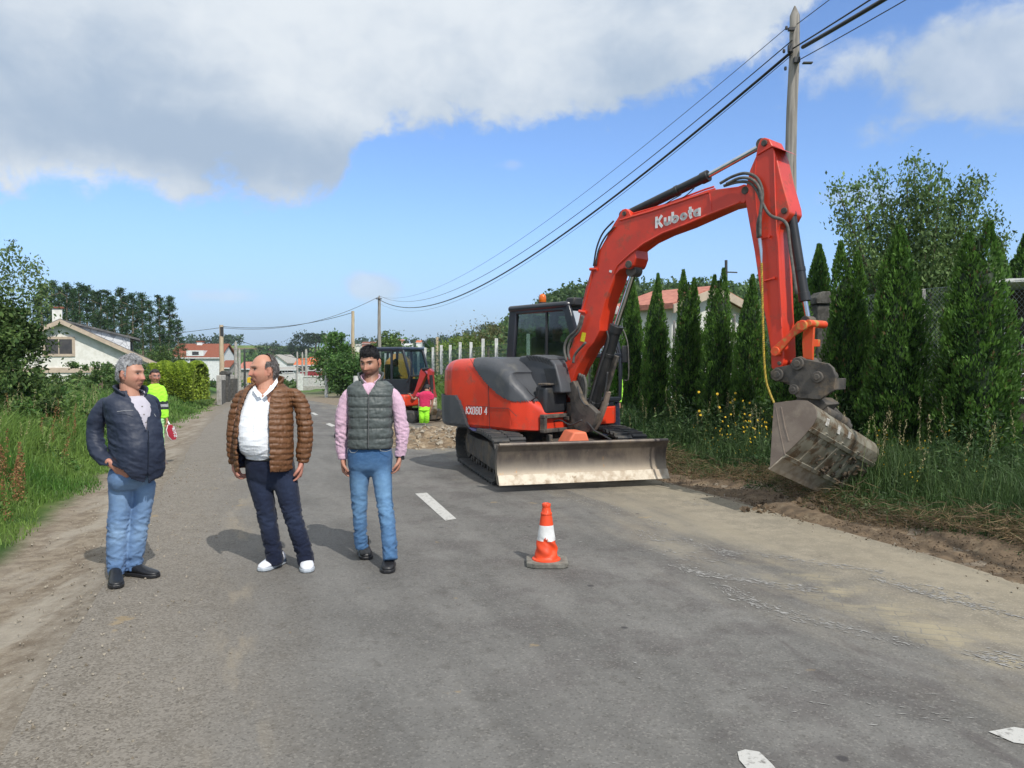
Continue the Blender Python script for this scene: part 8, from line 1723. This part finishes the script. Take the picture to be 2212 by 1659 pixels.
def flagger():
    s = Fig(Z10, 4.8778, 13.2, 38, '', (530, 600)); sk = (.42, .20, .14)
    ft = s.pt(640, 1478); z0 = ft.z
    B, hd = simple_person('road worker in a neon yellow jacket standing on the left shoulder', s, s.pt(527, 400, -.02), 42, 4, 1.02, sk, ((.015, .012, .012), (.04, .03, .028)),
        [(525, 478, 32, .06, 0), (525, 510, 80, .10, 0), (530, 560, 105, .13, 0), (535, 700, 108, .15, 0), (545, 830, 104, .15, 0), (545, 900, 98, .14, 0)],
        [[(600, 530, 36), (630, 600, 40), (645, 720, 38), (655, 820, 36), (662, 900, 30)], [(455, 530, 36), (430, 620, 38), (425, 760, 36), (440, 880, 30)]],
        [(545, 890, 95, .13, 0), (545, 960, 95, .12, 0)], [[(590, 950, 46), (598, 1130, 40), (600, 1290, 38), (606, 1400, 30)], [(505, 950, 46, .05), (500, 1130, 40, .08), (498, 1290, 38, .1), (500, 1400, 30, .1)]],
        [(s.pt(664, 905), s.pt(680, 985), -s.sx, s.fy)], NEON, (.50, .88, .42), None, [(Vector((s.pt(600, 1470).x - .02, 13.3, z0)), Vector((s.pt(680, 1480).x, 13.1, z0)), (.10, .065, .045)), (Vector((s.pt(500, 1470).x, 13.45, z0)), Vector((s.pt(520, 1480).x, 13.2, z0)), (.10, .065, .045))],
        bands=[(695, 728, (.03, .035, .04)), (728, 762, (.42, .43, .44)), (765, 795, (.03, .035, .04))])
    m = MB()
    for a, b in (((600, 1300), (606, 1450)), ((498, 1300), (500, 1450))): limb(m, [s.pt(*a, .0 if a[0] > 550 else .1), s.pt(*b, 0 if a[0] > 550 else .1)], [.07, .06], s.sx, 14, 3)
    o = m.build('gaiter', LEATH, B, smooth=180); setcol(o.data, np.tile((.02, .025, .045), (len(o.data.vertices), 1)))
    g = MB()
    for x in (-.031, .031):
        g.tube([hd.W(x + .022 * math.cos(t), .101, .013 + .014 * math.sin(t)) for t in np.linspace(0, 2 * math.pi, 13)], .0022, 5)
    g.tube([hd.W(.053, .098, .016), hd.W(.082, .0, .014)], .002, 5); g.tube([hd.W(-.053, .098, .016), hd.W(-.082, .0, .014)], .002, 5); o = g.build('glasses', CHROME, B)
    # stop paddle held low
    c = s.pt(728, 1078, -.06); ux = Vector((.12, .99, 0)).normalized(); dn = (s.pt(755, 1170) - s.pt(700, 985)).normalized(); dn = (dn - ux * dn.dot(ux)).normalized(); nrm = ux.cross(dn).normalized()
    if nrm.y > 0: nrm = -nrm
    t = thing('stop_paddle', (c.x, c.y, c.z), 'dark red octagonal stop paddle hanging from the road worker\'s hand', 'stop sign')
    def octo(r): return [c + ux * r * math.cos(math.radians(22.5 + 45 * i)) + dn * r * math.sin(math.radians(22.5 + 45 * i)) for i in range(8)]
    m = MB().prism([p + nrm * .004 for p in octo(.146)], -nrm * .008); m.build('rim', WHT, t); m = MB().prism([p + nrm * .008 for p in octo(.140)], -nrm * .003); m.build('face', pm('dark red sheeting', (.40, .01, .025), (.34, .01, .02), 8, .5), t)
    lt = MB(); a = c + dn * .085 + ux * .030 + nrm * .010; text(lt, 'STOP', a, a - dn, .072, .014, nrm, .66); lt.build('lettering', WHT, t, smooth=None)
    m = MB().cyl(c - dn * .14, s.pt(676, 940, -.03), .013, .013, 8); m.build('handle', WHT, t)
flagger()
def pink():
    s = Fig(ZZ, 5.5308, 22.3, 160, '', (790, 1000))
    s.sx = Vector((1, .1, 0)).normalized(); s.fy = Vector((-.1, 1, 0)).normalized()
    simple_person('worker in a pink T-shirt and neon trousers seen from behind at the rubble', s, s.pt(822, 838, .1), 160, 25, 1.0, (.34, .17, .12), ((.012, .010, .010), (.03, .025, .024)),
        [(818, 868, 24, .06, 0), (808, 882, 60, .09, 0), (795, 915, 92, .12, 0), (788, 1000, 80, .12, 0), (785, 1095, 74, .12, 0)],
        [[(705, 915, 32), (680, 950, 30), (640, 985, 20, -.05), (600, 950, 17, -.1)], [(878, 925, 32), (890, 985, 29), (886, 1060, 20, .0), (866, 1130, 17, .0)]],
        [(782, 1085, 76, .12, 0), (778, 1140, 78, .13, 0)], [[(745, 1130, 42), (742, 1230, 36), (742, 1300, 32, .1)], [(815, 1130, 42), (812, 1230, 36), (812, 1300, 32, .1)]],
        [(s.pt(602, 955, -.1), s.pt(588, 925, -.1), -s.sx, ZU), (s.pt(866, 1125), s.pt(858, 1165), -s.sx, s.fy)], (.60, .035, .11), (.40, .95, .05), None, sleeves=False)
pink()
def driver_small():
    s = Fig(ZZ, 5.5308, 24.9, 45, '', (345, 600))
    simple_person('driver in a grey-green jacket sitting inside the small digger cab', s, s.pt(385, 480), 60, 10, 1.0, (.20, .11, .08), ((.015, .015, .015), (.05, .05, .05)),
        [(372, 532, 28, .06, 0), (360, 548, 60, .09, 0), (345, 600, 68, .12, 0), (345, 680, 66, .13, 0)],
        [[(320, 560, 26), (310, 620, 25), (350, 655, 22, -.1), (410, 660, 16, -.15)], [(390, 560, 24), (410, 620, 23), (440, 650, 16, 0)]],
        [(345, 670, 64, .13, 0), (345, 700, 64, .13, 0)], [[(350, 695, 36), (420, 700, 32), (440, 760, 26)], [(350, 695, 36, .1), (420, 700, 32, .12), (440, 760, 26, .12)]],
        [(s.pt(412, 660, -.15), s.pt(440, 655, -.15), -ZU, s.fy)], (.20, .30, .24), (.04, .05, .08), None)
driver_small()
def driver_big():
    s = Fig(Z1, 2.7203, M(-.25, -.6, 0).y, 46, '', (850, 550)); c = M(-.30, -.58, 0); sc_ = 1
    def px(z, s_=-.30, l=-.58):
        w = M(s_, l, z); d = w - CAM; q = d.dot(_r) / d.dot(_f) * F + CX, CY - d.dot(_u) / d.dot(_f) * F; return (q[0] * 1.1573 - 1080) * 2.7203, (q[1] * 1.1573 - 650) * 2.7203
    x, y = px(2.12); x1, y1 = px(1.98); x2, y2 = px(1.45); s.Y = c.y
    R1 = lambda v: v * s.k * F / s.Y
    simple_person('digger driver in a dark hi-vis jacket seated in the large digger cab', s, M(-.28, -.58, 2.13), 46, 5, .98, (.14, .075, .055), ((.012, .012, .012), (.03, .03, .03)),
        [(x1, y1, R1(.06), .06, 0), (x1, y1 + 12, R1(.16), .09, 0), (x1, y1 + 60, R1(.20), .12, 0), (x2, y2, R1(.19), .13, 0)],
        [[(x1 - R1(.15), y1 + 25, R1(.055)), (x1 - R1(.16), y1 + 110, R1(.05)), (x1 + R1(.02), y1 + 160, R1(.04), -.2)], [(x1 + R1(.15), y1 + 25, R1(.055)), (x1 + R1(.2), y1 + 110, R1(.05)), (x1 + R1(.26), y1 + 150, R1(.04), -.1)]],
        [(x2, y2 - 5, R1(.18), .14, 0), (x2, y2 + 20, R1(.18), .14, 0)], [[(x2 - 20, y2 + 10, R1(.085)), (x2 + R1(.18), y2 + 5, R1(.075), -.3), (x2 + R1(.25), y2 + 90, R1(.06), -.35)], [(x2 + 20, y2 + 10, R1(.085), .1), (x2 + R1(.25), y2 + 5, R1(.075), -.1), (x2 + R1(.32), y2 + 90, R1(.06), -.1)]],
        [(M(.12, -.42, 1.52), M(.2, -.42, 1.5), -ZU, Hd)], (.02, .028, .05), (.03, .04, .07), None, bands=[(y1 + 105, y1 + 125, (.4, .42, .42)), (y1 + 125, y2 + 60, (.10, .60, .06))])
driver_big()
def worker_behind():
    zf = lambda x, y: (x, y); s = Fig(zf, 1 / 1.1573, 14.6, -30, '', (1318, 850)); z0 = hgt((1336 - CX) / F * 14.6, 14.6); y0 = HZ + (CAMH - z0) / F * 14.6 * 0; k = F / 14.6
    yy = lambda h: HZ + (CAMH - z0 - h) * k
    simple_person('worker standing behind the large digger cab, only a shoe showing below it', s, s.pt(1318, yy(1.62)), -40, 0, 1.0, (.4, .2, .14), ((.02, .015, .015), (.04, .03, .03)),
        [(1318, yy(1.48), 7, .06, 0), (1318, yy(1.44), 16, .09, 0), (1318, yy(1.3), 23, .12, 0), (1318, yy(.95), 20, .12, 0)], [[(1300, yy(1.4), 7), (1296, yy(1.1), 6), (1300, yy(.85), 5)], [(1336, yy(1.4), 7), (1340, yy(1.1), 6), (1338, yy(.85), 5)]],
        [(1318, yy(.98), 20, .12, 0), (1318, yy(.86), 20, .12, 0)], [[(1308, yy(.85), 10), (1308, yy(.45), 8), (1308, yy(.08), 6.5)], [(1328, yy(.85), 10), (1332, yy(.45), 8), (1335, yy(.10), 6.5)]],
        [(s.pt(1338, yy(.85)), s.pt(1339, yy(.72)), -s.sx, s.fy)], NEON, (.02, .025, .05), None, [(Vector((s.pt(1308, 900).x, 14.7, z0)), Vector((s.pt(1302, 900).x, 14.4, z0)), (.05, .3, .05)), (Vector((s.pt(1336, 900).x, 14.7, z0 + .01)), Vector((s.pt(1330, 900).x, 14.4, z0 + .01)), (.08, .45, .06))])
worker_behind()
# small red-white barrier board between the men on the road
def board():
    c = P(737, 905, 18); zb = hgt(c.x, 18); t = thing('barrier_board', (c.x, 18, zb), 'narrow red and white barrier board standing beyond the man in the vest', 'barrier'); z = zb + .25
    for i in range(4): MB().box((c.x, 18, zb + .12 + .16 * i + .08), (.16, .03, .16)).build('band', (WHT if i % 2 else RED2), t)
    MB().box((c.x, 18.02, zb + .06), (.3, .2, .12)).build('foot', BLACKM, t, bevel=.02)
board()

# ================================================================== AIR
def haze():
    m = bpy.data.materials.new('haze'); m.use_nodes = True; n = m.node_tree; n.nodes.clear(); o = n.nodes.new('ShaderNodeOutputMaterial'); v = n.nodes.new('ShaderNodeVolumePrincipled')
    v.inputs['Color'].default_value = (.80, .88, 1, 1); v.inputs['Density'].default_value = .00022; v.inputs['Anisotropy'].default_value = .3; n.links.new(v.outputs[0], o.inputs['Volume'])
    b = MB().box((0, 820, 20), (3100, 1840, 80)).build('haze', m, None, smooth=None); b['kind'] = 'stuff'
haze()
